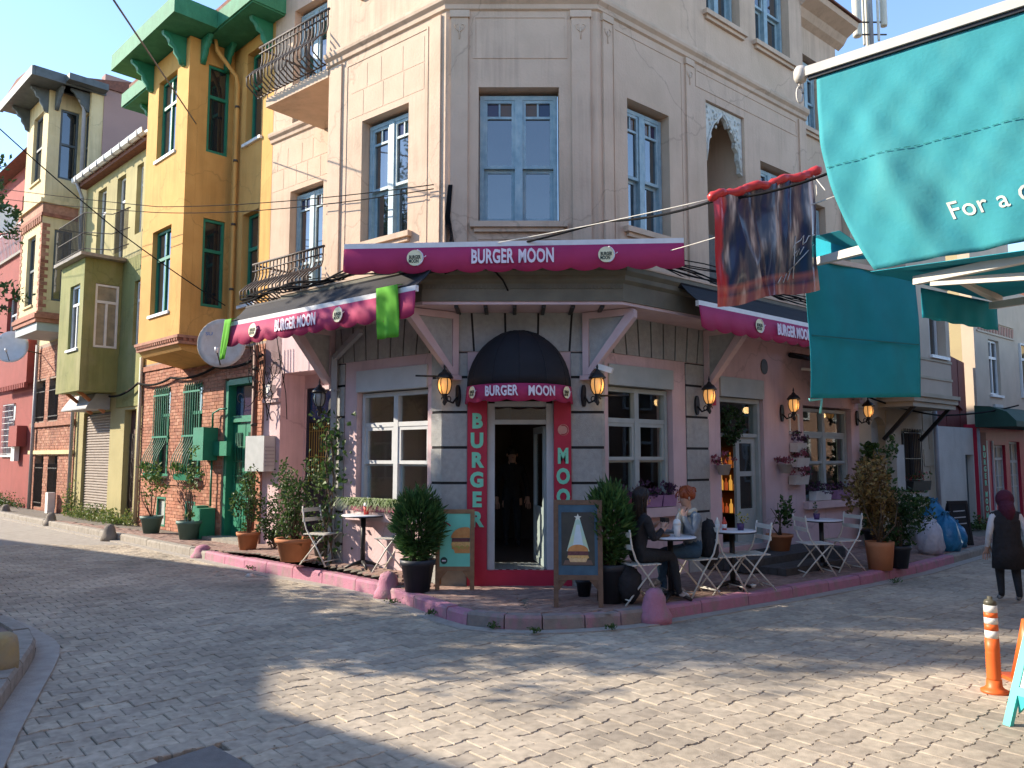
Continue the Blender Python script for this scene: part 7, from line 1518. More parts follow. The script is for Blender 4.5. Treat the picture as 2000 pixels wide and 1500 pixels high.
# right side
b8 = FRt.P(3.8, .35, .2); pot(b8, .2, .26, M_terra, 'terracotta pot on the deck step by the side door'); plant('small leafy tree in the terracotta pot by the side door', b8 + Vector((0, 0, .62)), .2, .2, .26, 170, .09, LEAF, 5, b8 + Vector((0, 0, .2)), 43, 'sapling', 6, name='sapling')
b9 = P(1720, 1112); pot(b9, .21, .42, M_terra, 'tall terracotta jar at the far end of the pink wall', rim=False, taper=.8); plant('dry golden brown bush in the tall terracotta jar', b9 + Vector((-.02, 0, 1.0)), .32, .3, .66, 1900, .08, BROWNL, 10, b9 + Vector((0, 0, .35)), 44, lumps=10)
b10 = P(1757, 1109); pot(b10, .17, .34, M_potdark, 'dark pot behind the terracotta jar'); plant('dark green bush beside the golden brown one', b10 + Vector((.1, .1, .72)), .42, .35, .5, 1700, .07, [LEAF[0], LEAF[0], LEAF[1]], 8, b10 + Vector((0, 0, .3)), 45, lumps=10); plant('thin tall flowering stem behind the dark bush', b10 + Vector((-.05, .15, 1.45)), .12, .12, .42, 130, .08, LEAF, 3, b10 + Vector((0, 0, .3)), 46, 'plant', 5, name='pot_plant')
vp = [FRt.P(7.45 + rv.gauss(0, .13), .12 + abs(rv.gauss(0, .08)), rv.uniform(.2, 1.95)) for _ in range(700)]; t = thing('climbing_vine', 'dark ivy climbing the far corner of the pink wall', 'vine', FRt.P(7.45, .1, .1)); foliage('foliage', LEAF, t, vp, .10, seed=6, aspect=1.2); q = MB(); q.tube([FRt.P(7.45 + .05 * math.sin(i), .1, .05 + i * .2) for i in range(10)], .015, 5); q.obj('stems', M_bark, t)
b11 = FRt.P(7.2, .3, 0); pot(b11, .2, .35, M_potdark, 'dark pot at the foot of the ivy'); plant('low dark shrub at the foot of the ivy', b11 + Vector((0, 0, .55)), .22, .2, .35, 500, .07, [LEAF[0], LEAF[0], LEAF[1]], 5, b11 + Vector((0, 0, .3)), 47)
PINKF = [leafmat('pink_petal', (.42, .10, .16)), leafmat('rose_petal', (.30, .07, .10)), LEAF[1]]; REDF = [leafmat('red_petal', (.55, .05, .05)), LEAF[1], LEAF[2]]; MAUVEF = [leafmat('mauve_leaf', (.16, .06, .14)), leafmat('plum_leaf', (.10, .04, .09)), LEAF[0]]
M_ppot = mat('pale_ceramic', (.60, .55, .50), (.52, .47, .43), 8, .5)
def wallpot(u, z, label, w=.13, F=FRt, m=None, fl=PINKF, n0=.02, long_=False, h=.16):
    t = thing('flower_planter', label, 'planter', F.P(u, n0, z)); q = MB()
    if long_: q.prism_n(F, [(n0, z), (n0 + .12, z), (n0 + .15, z + h), (n0, z + h)], u - w, u + w)
    else: q.lathe(F.P(u, n0 + w * .9, z), [(w * .6, 0), (w * .95, h), (w * 1.02, h), (w * .85, h * .9)], 12)
    q.obj('pot', m or M_ppot, t); foliage('flowers', fl, t, blob_pts(F.P(u, n0 + w * .8 if not long_ else n0 + .08, z + h + .05), w * 1.3 if not long_ else w * 1.0, w * 1.2, .09, 130 if not long_ else 170, random.Random(int(u * 100)), .5, 8), .05, seed=3, aspect=1.3)['kind'] = 'stuff'; return t
wallpot(2.62, 1.42, 'pink flowers in a pale pot hung left of the side door'); wallpot(4.4, 1.42, 'pink flowers in a pale pot hung right of the side door')
wallpot(4.93, 1.78, 'topmost pale trough of flowers in the tier by the far window', .16, long_=True, fl=MAUVEF); wallpot(4.97, 1.52, 'middle pale trough of flowers in the tier by the far window', .2, long_=True); wallpot(4.92, 1.22, 'lowest pale basket of flowers in the tier by the far window', .22, long_=True)
M_mauvep = mat('mauve_planter', (.36, .20, .36), (.30, .16, .30), 8, .6); M_rosep = mat('rose_planter', (.42, .12, .20), None, 8, .6)
wallpot(.55, .99, 'rose pink pot with plum flowers on the right window sill', .12, m=M_rosep, fl=MAUVEF, n0=-.08); wallpot(.98, .99, 'mauve slatted planter on the right window sill', .2, m=M_mauvep, fl=MAUVEF, n0=-.05, long_=True); wallpot(1.36, .99, 'mauve slatted planter at the right end of the window sill', .15, m=M_mauvep, fl=MAUVEF, n0=-.05, long_=True)
wallpot(5.75, .92, 'white slatted planter on the far window sill', .28, n0=-.04, long_=True, fl=MAUVEF, m=M_white); wallpot(6.5, .92, 'rose slatted planter on the far window sill', .28, m=M_mauvep, fl=MAUVEF, n0=-.04, long_=True)
wallpot(9.85, .98, 'trough of red geraniums under the barred window of the stone house', .45, fl=REDF, n0=.0, long_=True, m=M_black, h=.2); wallpot(8.3, 1.6, 'pale hanging pot with trailing plant in the stone niche', .14, n0=-.1, fl=LEAF)
t = thing('flower_planter', 'red trough of spider plants under the left shop window', 'planter', FL.P(1.1, .1, .95)); q = MB(); q.prism_n(FL, [(.02, .92), (.12, .92), (.14, 1.0), (.02, 1.0)], .7, 1.75); q.obj('pot', M_rosep, t); q = MB(); rs_ = random.Random(5)
for i in range(420):
    b = FL.P(rs_.uniform(.45, 1.8), rs_.uniform(.04, .14), .98); d = FL.d * rs_.gauss(0, .18) + FL.n * rs_.uniform(-.05, .25); q.cur = rs_.randint(0, 1); w = FL.d * .008; q.add([b - w, b + w, b + d * .6 + UPZ * .13 + w, b + d * .6 + UPZ * .13 - w, b + d * 1.2 - UPZ * rs_.uniform(-.06, .08)], [(0, 1, 2, 3), (3, 2, 4)])
q.obj('leaves', [WEED[0], LEAF[2]], t, recalc=False)
for u, lab in ((3.2, 'green trough of leaves in the nearer barred brick window'), (4.95, 'green trough of leaves in the farther barred brick window')): t = thing('flower_planter', lab, 'planter', FY.P(u, .1, 1.2)); MB().prism_n(FY, [(.1, 1.18), (.24, 1.18), (.27, 1.32), (.1, 1.32)], u - .35, u + .35).obj('pot', M_green, t); foliage('flowers', [LEAF[1], LEAF[2], WEED[0]], t, blob_pts(FY.P(u, .2, 1.42), .3, .2, .14, 200, random.Random(9), .5, 8), .08, seed=8)['kind'] = 'stuff'
# weeds
def weeds(F, u0, u1, n0, n1, cnt, label, seed, hmax=.5, zf=0.0, mats=WEED, size=.07):
    rw = random.Random(seed); pts = []
    for k in range(cnt): u = rw.uniform(u0, u1); n = rw.uniform(n0, n1); h = hmax * (.3 + .7 * abs(math.sin(u * 2.1 + 1))) * rw.uniform(.3, 1); pts += [F.P(u + rw.gauss(0, .05), n + rw.gauss(0, .05), zf + h * rw.random()) for _ in range(14)]
    o = foliage('weeds', mats, None, pts, size, seed=seed); tag(o, label, 'weeds', kind='stuff')
weeds(FY, 6.1, 10.6, .02, .38, 130, 'sunlit yellow green weeds along the foot of the olive house', 51, .5); weeds(FY, 15.6, 19, .02, .5, 60, 'dark weeds at the foot of the red house', 52, .6, mats=LEAF); weeds(FY, 10.9, 11.4, .05, .2, 25, 'weeds climbing the drainpipe of the olive house', 53, 1.2, mats=WEED)
weeds(FRt, 11.4, 13.0, .05, .4, 35, 'green weeds along the white yard wall', 54, .4, mats=LEAF)
for i, (px, py, w_) in enumerate(((490, 1112, .09), (768, 1178, .07), (845, 1200, .08), (920, 1205, .07), (960, 1226, .05), (1045, 1234, .05), (1148, 1212, .06), (1245, 1190, .12), (1195, 1228, .05), (1750, 1138, .08))):
    c = gp(px, py, ZR + .03); rk = random.Random(60 + i); o = foliage('kerb_weed', [LEAF[1], WEED[2], LEAF[2]], None, [c + Vector((rk.gauss(0, w_ * .6), rk.gauss(0, w_ * .4), abs(rk.gauss(0, w_ * .35)))) for _ in range(60)], .032, seed=i); tag(o, ('green weed tuft on the pink kerb by the crumpled paper', 'green weed tuft beside the left pink kerb stub', 'green weed tuft between the left stub and the mint poster', 'green weed in the first worn kerb joint below the mint poster', 'tiny green weed below the worn kerb left of the door axis', 'tiny green weed at the middle of the worn corner kerb', 'green weed in the kerb joint below the dark blue poster', 'spreading green weeds beside the right pink kerb stub', 'tiny green weed under the worn kerb right of the blue poster', 'green weed on the far pink kerb below the terracotta jar')[i], 'weeds', 'kerb weeds')
for i, (px, py, lab) in enumerate(((487, 1126, 'crumpled white paper at the foot of the pink kerb'), (1470, 1148, 'white tissue under the middle table'))):
    c = gp(px, py, ZR if i == 0 else 0); q = MB(); rk = random.Random(70 + i); q.ball(c + Vector((0, 0, .02)), .05, .035, .025, 8, 5); q.v = [v + Vector((rk.gauss(0, .008), rk.gauss(0, .008), rk.gauss(0, .005))) for v in q.v]; tag(q.obj('litter', M_white, at=c), lab, 'litter')
q = MB(); rk = random.Random(77)
for i in range(170): p = gp(rk.uniform(60, 1950), rk.uniform(1215, 1495), ZR); a = rk.uniform(0, 6); l = rk.uniform(.008, .02); d = Vector((math.cos(a), math.sin(a), 0)); s_ = Vector((-d.y, d.x, 0)) * .4; q.add([p + Vector((0, 0, .006)), p + d * l + s_ * l + Vector((0, 0, .010)), p + d * 2 * l + Vector((0, 0, .007)), p + d * l - s_ * l + Vector((0, 0, .007))], [(0, 1, 2, 3)])
tag(q.obj('leaf_litter', mat('dry_litter', (.32, .26, .18), (.2, .15, .1), 30, .9), recalc=False), 'scattered dry leaf scraps on the road pavers', 'litter', kind='stuff')
# sacks and blackboard by the yard wall
def sack(p, r, h, m, label, seed):
    rk = random.Random(seed); q = MB(); p = Vector(p); q.lathe(p, [(r * .8, 0), (r, h * .2), (r * .98, h * .5), (r * .8, h * .75), (r * .4, h * .92), (r * .2, h), (r * .28, h * 1.06)], 20); q.v = [v + Vector((rk.gauss(0, .02), rk.gauss(0, .02), rk.gauss(0, .015) if v.z > p.z + .05 else 0)) for v in q.v]; tag(q.obj('rubbish_sack', m, at=p), label, 'sack', 'rubbish sacks')
M_sackb = mat('blue_sack', (.03, .22, .42), (.02, .16, .33), 14, .35, 1.0, 9); M_sackw = mat('white_sack', (.50, .52, .58), (.40, .42, .48), 14, .4, 1.0, 9)
sack(P(1818, 1082), .21, .62, M_sackw, 'white rubbish sack leaning by the yard wall', 1); sack(P(1850, 1075), .22, .66, M_sackb, 'front blue rubbish sack beside the white one', 2); sack(P(1838, 1068) + Vector((0, .2, 0)), .24, .85, M_sackb, 'taller blue rubbish sack behind the white one', 3); sack(P(1866, 1068), .2, .45, M_sackb, 'low blue rubbish sack nearest the blackboard', 4)
t, F, nn = aboard('black chalkboard leaning by the rubbish sacks', P(1882, 1066), R_(20), .5, .85, mat('blackboard', (.02, .02, .022), None, 6, .7), M_black, .05, .12)
for i in range(3): leanp('chalk_line', [(-.15, .4 + i * .12), (.15, .41 + i * .12), (.15, .43 + i * .12), (-.15, .42 + i * .12)], mat('chalk', (.5, .5, .5), None, 30, .9), .003)
tag(MB().box(FRt, 9.0, 9.6, .15, .5, 0, .28).obj('stone_block', M_kerb, at=FRt.P(9.3, .3, 0)), 'rough stone block on the pavement beside the sacks', 'block')
t = thing('gas_box', 'white gas box at the foot of the cream brick house', 'utility box', FY.P(12.6, .3, 0)); MB().box(FY, 12.5, 12.75, .1, .3, 0, .62).obj('cabinet', M_pvc, t)
# ================================================================== PEOPLE
M_skin = mat('skin', (.50, .30, .22), (.46, .27, .20), 9, .5)
def person(label, J, mats, regions, hair=None, loc=(0, 0, 0), extra=None, hands=None):
    """J: joint -> (xyz, radius); skinned into one body. regions: material slot per bone"""
    bones = [('pelvis', 'waist'), ('waist', 'chest'), ('chest', 'neck'), ('neck', 'jaw'), ('jaw', 'head'), ('chest', 'shL'), ('shL', 'elL'), ('elL', 'wrL'), ('wrL', 'paL'), ('chest', 'shR'), ('shR', 'elR'), ('elR', 'wrR'), ('wrR', 'paR'),
             ('pelvis', 'hipL'), ('hipL', 'knL'), ('knL', 'anL'), ('anL', 'toL'), ('pelvis', 'hipR'), ('hipR', 'knR'), ('knR', 'anR'), ('anR', 'toR')]
    V = {k: (Vector(v[0]), v[1]) for k, v in J.items()}; bb = list(bones)
    for s_ in 'LR':           # five fingers from each palm
        w, p = V['wr' + s_][0], V['pa' + s_][0]; d = (p - w).normalized(); sd = d.cross(UPZ); sd = sd.normalized() if sd.length > .1 else Vector((1, 0, 0)); cu = (hands or {}).get(s_, -UPZ)
        for f in range(4): b0 = p + sd * (.026 * (f - 1.5)); l = (.062, .072, .068, .05)[f]; V[f'f{f}a{s_}'] = (b0 + d * .03, .0095); V[f'f{f}b{s_}'] = (b0 + d * (.03 + l * .55) + cu * l * .25, .0085); V[f'f{f}c{s_}'] = (b0 + d * (.03 + l * .7) + cu * l * .65, .0075); bb += [('pa' + s_, f'f{f}a{s_}'), (f'f{f}a{s_}', f'f{f}b{s_}'), (f'f{f}b{s_}', f'f{f}c{s_}')]
        V[f'ta{s_}'] = ((w + p) / 2 + sd * .045, .011); V[f'tb{s_}'] = (p + sd * .06 + d * .02, .009); bb += [('wr' + s_, f'ta{s_}'), (f'ta{s_}', f'tb{s_}')]
    names = list(V); me = bpy.data.meshes.new('sk'); me.from_pydata([V[n][0] for n in names], [(names.index(a), names.index(b)) for a, b in bb], []); o = bpy.data.objects.new('sk', me); COL.objects.link(o)
    sk = o.modifiers.new('skin', 'SKIN'); sk.use_smooth_shade = True
    for i, n in enumerate(names): sv = me.skin_vertices[0].data[i]; sv.radius = (V[n][1], V[n][1]); sv.use_root = (n == 'pelvis')
    ss = o.modifiers.new('sub', 'SUBSURF'); ss.levels = 2; ss.render_levels = 2
    dg = bpy.context.evaluated_depsgraph_get(); bm_ = bpy.data.meshes.new_from_object(o.evaluated_get(dg)); bpy.data.objects.remove(o)
    t = thing('person', label, 'person', loc); body = bpy.data.objects.new('body', bm_); COL.objects.link(body); body.parent = t
    for m in mats: bm_.materials.append(m)
    segs = [(V[a][0], V[b][0], regions.get(a + '-' + b, regions.get(b, 0))) for a, b in bb]
    def near(p):
        best = (1e9, 0)
        for a, b, r in segs:
            d = b - a; k = max(0, min(1, (p - a).dot(d) / max(1e-9, d.length_squared))); dd = (a + d * k - p).length
            if dd < best[0]: best = (dd, r)
        return best[1]
    bm_.polygons.foreach_set('material_index', [near(p.center) for p in bm_.polygons]); bm_.polygons.foreach_set('use_smooth', [True] * len(bm_.polygons)); bm_.update()
    t['_org'] = (0, 0, 0); return t
def REG(torso, arm, leg, shoe, skin=0, fore=None):
    r = {'waist': torso, 'chest': torso, 'neck': torso, 'jaw': skin, 'head': skin, 'hipL': leg, 'hipR': leg, 'knL': leg, 'knR': leg, 'anL': leg, 'anR': leg, 'toL': shoe, 'toR': shoe, 'shL': torso, 'shR': torso}
    for s_ in 'LR': r['el' + s_] = arm; r['wr' + s_] = fore if fore is not None else arm; r['pa' + s_] = skin
    return r
def head_bits(t, hc, f, hairm, long_=False, up=.02, r=.098, bun=False):
    """face and hair round head centre hc looking along f"""
    f = Vector((f[0], f[1], 0)).normalized(); s_ = f.cross(UPZ); q = MB(); q.ball(hc + f * .095 - UPZ * .015, .013, .013, .022, 8, 5); q.ball(hc + s_ * .085 - UPZ * .01, .014, .018, .028, 8, 5); q.ball(hc - s_ * .085 - UPZ * .01, .014, .018, .028, 8, 5); q.obj('nose_and_ears', M_skin, t)
    q = MB()
    for k in (-1, 1): q.ball(hc + f * .084 + s_ * (.033 * k) + UPZ * .015, .010, .010, .007, 8, 5)
    q.obj('eyes', mat('dark_eye', (.02, .015, .012), None, 6, .3), t); q = MB(); q.ball(hc + f * .085 - UPZ * .055, .02, .02, .007, 8, 5); q.obj('mouth', mat('lip', (.38, .12, .11), None, 6, .5), t)
    rk = random.Random(3); q = MB(); q.ball(hc - f * .024 + UPZ * (.02 + up), r * .93, r * .93, r * 1.0, 14, 9)
    for i in range(230):       # locks combed back from the hairline over the skull
        a = rk.uniform(-2.5, 2.5) + math.pi; el = rk.uniform(.15, 1.5); rr = r * rk.uniform(1.0, 1.1); c0 = hc - f * .02 + UPZ * (.015 + up); pts = []
        for k in range(5):
            e2 = el - k * (.42 if long_ else .34); a2 = a + (math.pi - a) * .10 * k
            if abs(a2 - math.pi) > 1.9 and e2 < .45: break
            if e2 < -.55: break
            pts.append(c0 + (f * math.cos(a2) + s_ * math.sin(a2)) * (rr * math.cos(e2)) + UPZ * (rr * 1.05 * math.sin(e2)))
        if len(pts) < 2: continue
        if long_ and len(pts) > 3:
            p = pts[-1]; ln = rk.uniform(.18, .42); pts += [p - UPZ * ln * .4 - f * rk.uniform(0, .03) + s_ * rk.gauss(0, .015), p - UPZ * ln - f * rk.uniform(-.02, .03) + s_ * rk.gauss(0, .025)]
        n_ = len(pts); q.tube(pts, [.011 * (1 - .7 * k / n_) for k in range(n_)], 5)
    if bun:
        for i in range(26): a = rk.uniform(0, 6.28); c0 = hc - f * .085 + UPZ * .085; q.tube([c0 + (s_ * math.cos(a + k * .7) + UPZ * math.sin(a + k * .7)) * (.04 * rk.uniform(.7, 1.1)) - f * (.02 + .012 * k) for k in range(4)], .009, 5)
        for i in range(10): a = rk.uniform(-1, 1); q.tube([hc + f * .07 + s_ * (.06 * a) + UPZ * .075, hc + f * .095 + s_ * (.075 * a) + UPZ * .04, hc + f * .09 + s_ * (.09 * a) - UPZ * .01], [.007, .006, .002], 4)
    q.obj('hair', hairm, t)
def seated(label, base, face, seat, mats, regs, hairm, arms, long_=False, lean=.0, bun=False, legs=None):
    """base: point under the pelvis; local axes f (forward), s (to the right)"""
    b = Vector(base); f = Vector((face[0], face[1], 0)).normalized(); s_ = f.cross(UPZ); L = lambda a, c, z: b + f * a + s_ * c + UPZ * z
    J = {'pelvis': (L(0, 0, seat + .12), .125), 'waist': (L(.0 + lean * .3, 0, seat + .28), .11), 'chest': (L(lean * .8, 0, seat + .47), .125), 'neck': (L(lean + .01, 0, seat + .60), .05), 'jaw': (L(lean + .04, 0, seat + .675), .068), 'head': (L(lean + .045, 0, seat + .765), .082),
         'shL': (L(lean * .9, -.165, seat + .51), .06), 'shR': (L(lean * .9, .165, seat + .51), .06), 'hipL': (L(.04, -.09, seat + .08), .095), 'hipR': (L(.04, .09, seat + .08), .095)}
    for k, (e, w, p) in arms.items(): J['el' + k] = (L(*e), .047); J['wr' + k] = (L(*w), .032); J['pa' + k] = (L(*p), .028)
    lg = legs or {'L': ((.44, -.1, seat + .07), (.5, -.1, .09), (.63, -.11, .04)), 'R': ((.45, .1, seat + .07), (.46, .1, .09), (.6, .11, .04))}
    for k, (n, a, t_) in lg.items(): J['kn' + k] = (L(*n), .068); J['an' + k] = (L(*a), .042); J['to' + k] = (L(*t_), .036)
    t = person(label, J, mats, regs); head_bits(t, L(lean + .045, 0, seat + .735), f, hairm, long_, bun=bun); return t, L
M_blk = mat('black_cloth', (.016, .016, .019), (.024, .024, .028), 12, .9, 1.0, 22); M_dkj = mat('charcoal_trousers', (.022, .025, .03), None, 10, .9, 1.0, 20); M_shoe = mat('black_white_shoe', (.55, .55, .55), (.03, .03, .03), 26, .5); M_grey = mat('grey_blue_wool', (.21, .245, .28), (.16, .19, .225), 16, .95, 1.0, 22); M_jean = mat('blue_denim', (.028, .07, .13), (.04, .09, .15), 14, .9, 1.0, 20); M_scarf = mat('cream_scarf', (.60, .55, .44), (.5, .45, .35), 18, .95, 1.0, 30)
fc = (.86, .36)
t, L = seated('seated person in black with long dark hair holding a camera', Vector((1.47, 9.5, 0)), fc, .46, [M_skin, M_blk, M_dkj, M_shoe], REG(1, 1, 2, 3), mat('dark_brown_hair', (.02, .012, .01), None, 20, .5), {'L': ((.08, -.22, .74), (.27, -.12, .83), (.33, -.08, .89)), 'R': ((.10, .22, .74), (.29, .10, .83), (.34, .06, .89))}, True, .05, legs={'L': ((.42, -.1, .53), (.62, -.1, .10), (.76, -.11, .04)), 'R': ((.43, .1, .53), (.5, .12, .09), (.64, .13, .04))})
cm = thing('camera', 'small black camera held by the dark haired person', 'camera', L(.4, -.01, .93)); q = MB(); q.box(Fr(L(.4, -.01, 0)[:2], Vector((fc[1], -fc[0])), fc), -.06, .06, -.03, .03, .90, .97); q.obj('camera_body', M_black, cm); q = MB(); q.ball(L(.44, -.01, .935), .028, .028, .028, 10, 6); q.obj('lens', M_black, cm)
fc = (-.87, -.40)
t, L = seated('seated person with red hair, grey jumper and cream scarf', Vector((2.24, 9.97, 0)), fc, .46, [M_skin, M_grey, M_jean, M_shoe], REG(1, 1, 2, 3), mat('copper_hair', (.34, .075, .02), (.26, .05, .014), 20, .5), {'L': ((.16, -.22, .76), (.22, -.10, .98), (.16, -.04, 1.06)), 'R': ((.12, .22, .74), (.34, .16, .78), (.42, .12, .79))}, False, .06, True, legs={'L': ((.42, -.08, .55), (.46, .05, .19), (.60, .08, .15)), 'R': ((.44, .09, .53), (.42, .02, .10), (.56, .02, .04))})
q = MB(); q.tube([L(.07 + .085 * math.cos(a), .085 * math.sin(a), 1.025 + .012 * math.sin(a * 2)) for a in [i * .4 for i in range(17)]], .036, 9); q.tube([L(.14, .02, 1.04), L(.17, .03, .92), L(.16, .04, .76)], [.04, .05, .035], 8); q.obj('scarf', M_scarf, t)
q = MB(); q.smooth = True; q.ball(Vector((2.45, 10.08, .62)), .13, .2, .3, 12, 8); rk = random.Random(4); q.v = [v + Vector((rk.gauss(0, .012), rk.gauss(0, .012), rk.gauss(0, .012))) for v in q.v]; tag(q.obj('draped_coat', M_blk, at=(2.45, 10.08, .5)), 'black coat draped over the back of the red haired person\'s chair', 'coat')
q = MB(); q.ball(Vector((1.36, 9.42, .22)), .15, .17, .23, 12, 8); q.v = [v + Vector((rk.gauss(0, .012), rk.gauss(0, .012), rk.gauss(0, .012) if v.z > .05 else 0)) for v in q.v]; tag(q.obj('bag', M_blk, at=(1.36, 9.42, 0)), 'black bag on the pavement behind the dark haired person', 'bag')
# walker on the right, seen from behind
def standing(label, base, face, H, mats, regs, arms=None, stride=.0):
    b = Vector(base); f = Vector((face[0], face[1], 0)).normalized(); s_ = f.cross(UPZ); k = H / 1.65; L = lambda a, c, z: b + (f * a + s_ * c + UPZ * z) * k
    J = {'pelvis': (L(0, 0, .90), .135 * k), 'waist': (L(0, 0, 1.06), .125 * k), 'chest': (L(.0, 0, 1.24), .135 * k), 'neck': (L(.01, 0, 1.39), .052 * k), 'jaw': (L(.035, 0, 1.47), .07 * k), 'head': (L(.03, 0, 1.565), .085 * k), 'shL': (L(0, -.175, 1.30), .06 * k), 'shR': (L(0, .175, 1.30), .06 * k), 'hipL': (L(0, -.09, .86), .1 * k), 'hipR': (L(0, .09, .86), .1 * k),
         'knL': (L(.03 + stride, -.095, .47), .07 * k), 'anL': (L(stride * .6, -.1, .09), .045 * k), 'toL': (L(.14 + stride * .6, -.11, .04), .038 * k), 'knR': (L(.02 - stride * .3, .095, .47), .07 * k), 'anR': (L(-stride * 1.2, .1, .10), .045 * k), 'toR': (L(.13 - stride * 1.2, .11, .04), .038 * k)}
    ar = arms or {'L': ((-.04, -.25, 1.04), (.06, -.26, .82), (.09, -.26, .74)), 'R': ((-.04, .25, 1.04), (.04, .26, .82), (.07, .26, .74))}
    for q_, (e, w, p) in ar.items(): J['el' + q_] = (L(*e), .05 * k); J['wr' + q_] = (L(*w), .034 * k); J['pa' + q_] = (L(*p), .029 * k)
    t = person(label, J, mats, regs); return t, L, f, s_
M_burg = mat('burgundy_scarf', (.085, .012, .035), (.06, .01, .025), 14, .85, 1.0, 24); M_wsl = mat('white_sleeve', (.62, .62, .64), None, 12, .9)
wb = gp(1974, 1176, ZR); t, L, f, s_ = standing('walking person in burgundy headscarf, black long vest and white sleeves', wb, (.25, 1), 1.40, [M_skin, M_blk, M_wsl, M_dkj, M_shoe], REG(1, 2, 3, 4), stride=.07)
q = MB(); q.smooth = True; q.lathe(L(0, 0, 0), [(.235 * .85, .50 * .85), (.225 * .85, .75 * .85), (.19 * .85, 1.0 * .85), (.205 * .85, 1.2 * .85), (.15 * .85, 1.36 * .85)], 18, 1.0, .72); q.obj('long_vest', M_blk, t)
q = MB(); q.ball(L(.01, 0, 1.535), .108, .108, .125, 14, 9); q.tube([L(-.03, 0, 1.5), L(-.06, 0, 1.36), L(-.08, 0, 1.2)], [.085, .1, .05], 10); q.obj('headscarf', M_burg, t)
# someone just inside the door
t, L, f, s_ = standing('person in dark clothes standing in the shade inside the corner door', Vector((.0, 13.5, .2)), (.1, -1), 1.66, [M_skin, M_blk, M_blk, M_dkj, M_blk], REG(1, 2, 3, 4)); head_bits(t, L(.035, 0, 1.53), f, mat('dark_hair', (.015, .012, .01), None, 20, .5))
# ================================================================== ACROSS THE STREETS (off frame): what shades the road and shows in the glass
ob = thing('opposite_house', 'cream house with rows of windows across the left street', 'house', (-17, 8, 0))
sh7 = 7.0 / math.tan(SUN_EL); off = Vector((math.cos(SUN_AZ), -math.sin(SUN_AZ), 0)) * sh7
apex = gp(530, 1382, ZR); fa = gp(0, 1052, ZR); fb = gp(420, 1106, ZR)
def cast(p): return Vector((p.x, p.y, 0)) - off
a0 = cast(apex); eN0 = cast(fb); eN1 = cast(fa); dN = (eN1 - eN0).normalized()
ne = eN0 - dN * 1.6; se_dir = Vector((.70, .71, 0)); lo_dir = Vector((.80, -.60, 0))
foot = [a0, a0 + lo_dir * 6.5, a0 + lo_dir * 6.5 + Vector((-9, -9, 0)), a0 + Vector((-26, -6, 0)), eN1 + dN * 14, ne, ]  # unseen block, footprint cast back from the shadow edges wanted on the road
q = MB(); q.slab([(p.x, p.y) for p in foot], -.1, 6.85); q.obj('wall', M_creamwall, ob)
FO = Fr(ne[:2], (a0 - ne).normalized()[:2], (1, 0)); FO.n = Vector((-FO.d.y, FO.d.x, 0)); FO.n = FO.n if FO.n.x > 0 else -FO.n
for k in range(2):
    for z in (1.0, 4.0): casement(ob, FO, .8 + k * 2.2, 1.9 + k * 2.2, z, z + 1.6, .04, M_whitef, transom=.7)
FO2 = Fr(ne[:2], dN[:2], (0, 1)); FO2.n = Vector((-dN.y, dN.x, 0)); FO2.n = FO2.n if FO2.n.y > 0 else -FO2.n
for k in range(6):
    for z in (1.0, 4.0): casement(ob, FO2, 1 + k * 2.4, 2.1 + k * 2.4, z, z + 1.6, .04, M_whitef, transom=.7)
def block(nm, label, x0, x1, y0, y1, h, m, fx):
    t = thing(nm, label, 'house', ((x0 + x1) / 2, (y0 + y1) / 2, 0)); MB().box(FW, x0, x1, y0, y1, -.1, h).obj('wall', m, t); MB().box(FW, x0 - .3, x1 + .3, y0 - .3, y1 + .3, h, h + .25).obj('roof', M_tile, t)
    F = Fr((x0, y1), (1, 0), (0, 1)) if fx == 'y' else Fr((x0, y0), (0, 1), (-1, 0)); n = int(((x1 - x0) if fx == 'y' else (y1 - y0)) / 2.3)
    for k in range(n):
        for z in (.9, 4.0, 7.0):
            if z + 1.7 < h: casement(t, F, .7 + k * 2.3, 1.8 + k * 2.3, z, z + 1.7, .04, M_whitef, transom=.7)
block('corner_shop_house', 'plain brown house on the near right corner that carries the teal awning', 6.3, 16, -7, 5.2, 8.2, M_mauve, 'x'); block('rear_house', 'plain tan house behind the viewpoint', -5, 13, -17, -9.5, 8.5, M_tan, 'y'); block('rear_left_house', 'plain olive house behind and left of the viewpoint', -19, -7.5, -12, -3, 6.5, M_ltgreen, 'y')  # unseen houses added to keep the bright horizon out of the shop glass
FX = Fr(FRt.P(-1, 6.9, 0)[:2], FRt.d[:2], (-FRt.n.x, -FRt.n.y)); t = thing('facing_row', 'plain brick terrace across the right street, out of view', 'house', FX.P(12, 0, 0)); MB().box(FX, 0, 30, -5, 0, -.1, 5.0).obj('wall', mat('brown_brick_render', (.30, .19, .14), (.24, .15, .11), 3, .9, .3, 20), t); MB().box(FX, -.2, 30.2, -5.2, .3, 5.0, 5.25).obj('roof', M_tile, t)
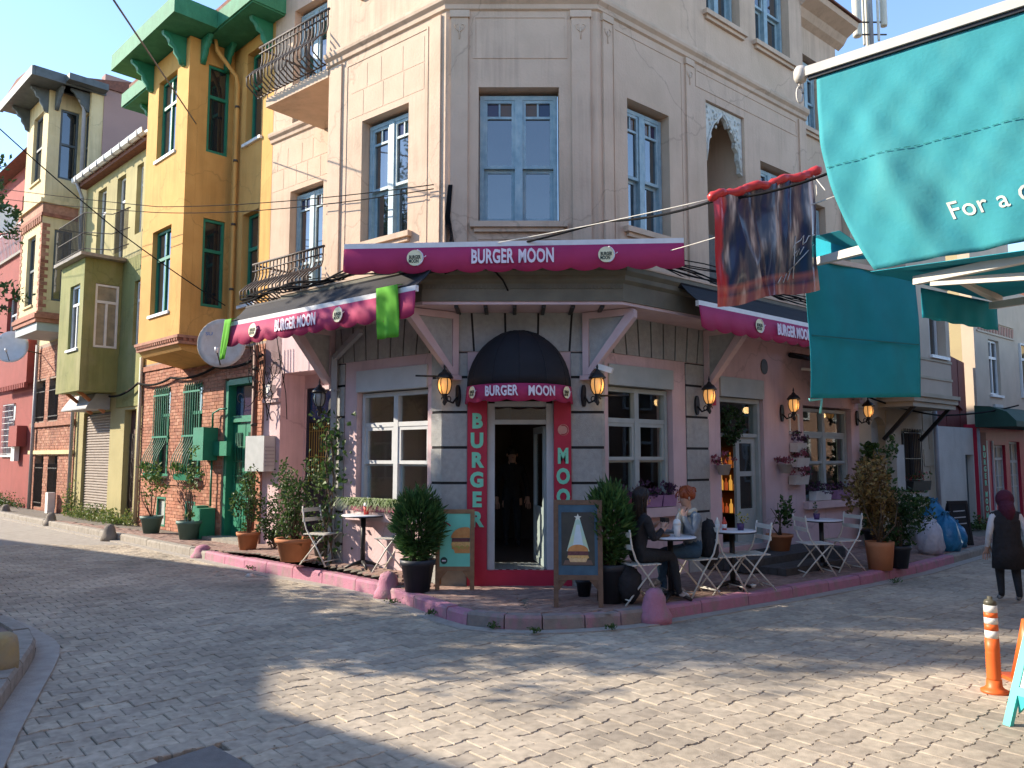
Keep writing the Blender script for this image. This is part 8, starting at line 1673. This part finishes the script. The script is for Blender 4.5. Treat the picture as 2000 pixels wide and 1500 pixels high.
for k in range(10):
    for z in (.9, 3.0): casement(t, FX, .9 + k * 2.9, 2.1 + k * 2.9, z, z + 1.7, .04, M_whitef, transom=.7)
# street tree on the near left pavement: its crown dapples the road
def tree(label, tb, hs, cx, cy, z0, z1, rx, ry, n, seed, sprays=(), leaves=230):
    tr = thing('street_tree', label, 'tree', tb, 'street trees on the near left'); q = MB(); rt = random.Random(seed); tb = Vector(tb); top = tb + Vector((.15, .1, hs)); q.tube([tb - Vector((0, 0, .05)), tb + Vector((.05, .02, hs * .5)), top], [.2, .16, .13], 10); tips = []
    for k in range(n):
        a = k * 2.4 + rt.uniform(-.2, .2); rr = math.sqrt((k + .5) / n); e = Vector((cx + rx * math.cos(a) * rr, cy + ry * math.sin(a) * rr, rt.uniform(z0, z1))); m = (top + e) / 2 + Vector((0, 0, .2)); q.tube([top - Vector((0, 0, .3 - .02 * k)), m, e], [.07, .045, .012], 6); tips += [e, e * .75 + m * .25]
    for e in sprays: q.tube([top, (top + e) / 2 + Vector((0, 0, .5)), e], [.05, .03, .008], 5)
    q.obj('trunk', M_bark, tr); pts = []
    for c in tips: pts += blob_pts(c, .7, .75, .6, leaves, rt, .45, 4)
    if sprays: foliage('spray', [WEED[2], LEAF[2], LEAF[1]], tr, [p for e in sprays for p in blob_pts(e - Vector((.1, 0, 0)), .16, .3, .24, 90, rt, .7, 5)], .075, seed=seed + 1, aspect=2.2)['kind'] = 'stuff'
    foliage('crown', [LEAF[1], LEAF[2], LEAF[0]], tr, pts, .15, seed=seed, aspect=2.0)
tree('street tree whose small sprays hang in at the left edge', (-9.2, 9.4, 0), 2.6, -9.1, 9.4, 3.2, 5.0, .9, 1.2, 8, 90, [at(20, 400, 8.9), at(8, 350, 9.1), at(16, 600, 8.9), at(6, 560, 9.3), at(16, 455, 9.2), at(6, 650, 9.0)])
tree('taller street tree beyond the left edge, dappling the road', (-11.6, 10.2, 0), 4.6, -11.5, 10.7, 4.4, 9.4, 1.8, 1.8, 32, 92, leaves=210)  # unseen tree added as a denser shade caster over the road
for o in bpy.data.objects:
    if '_org' in o: del o['_org']
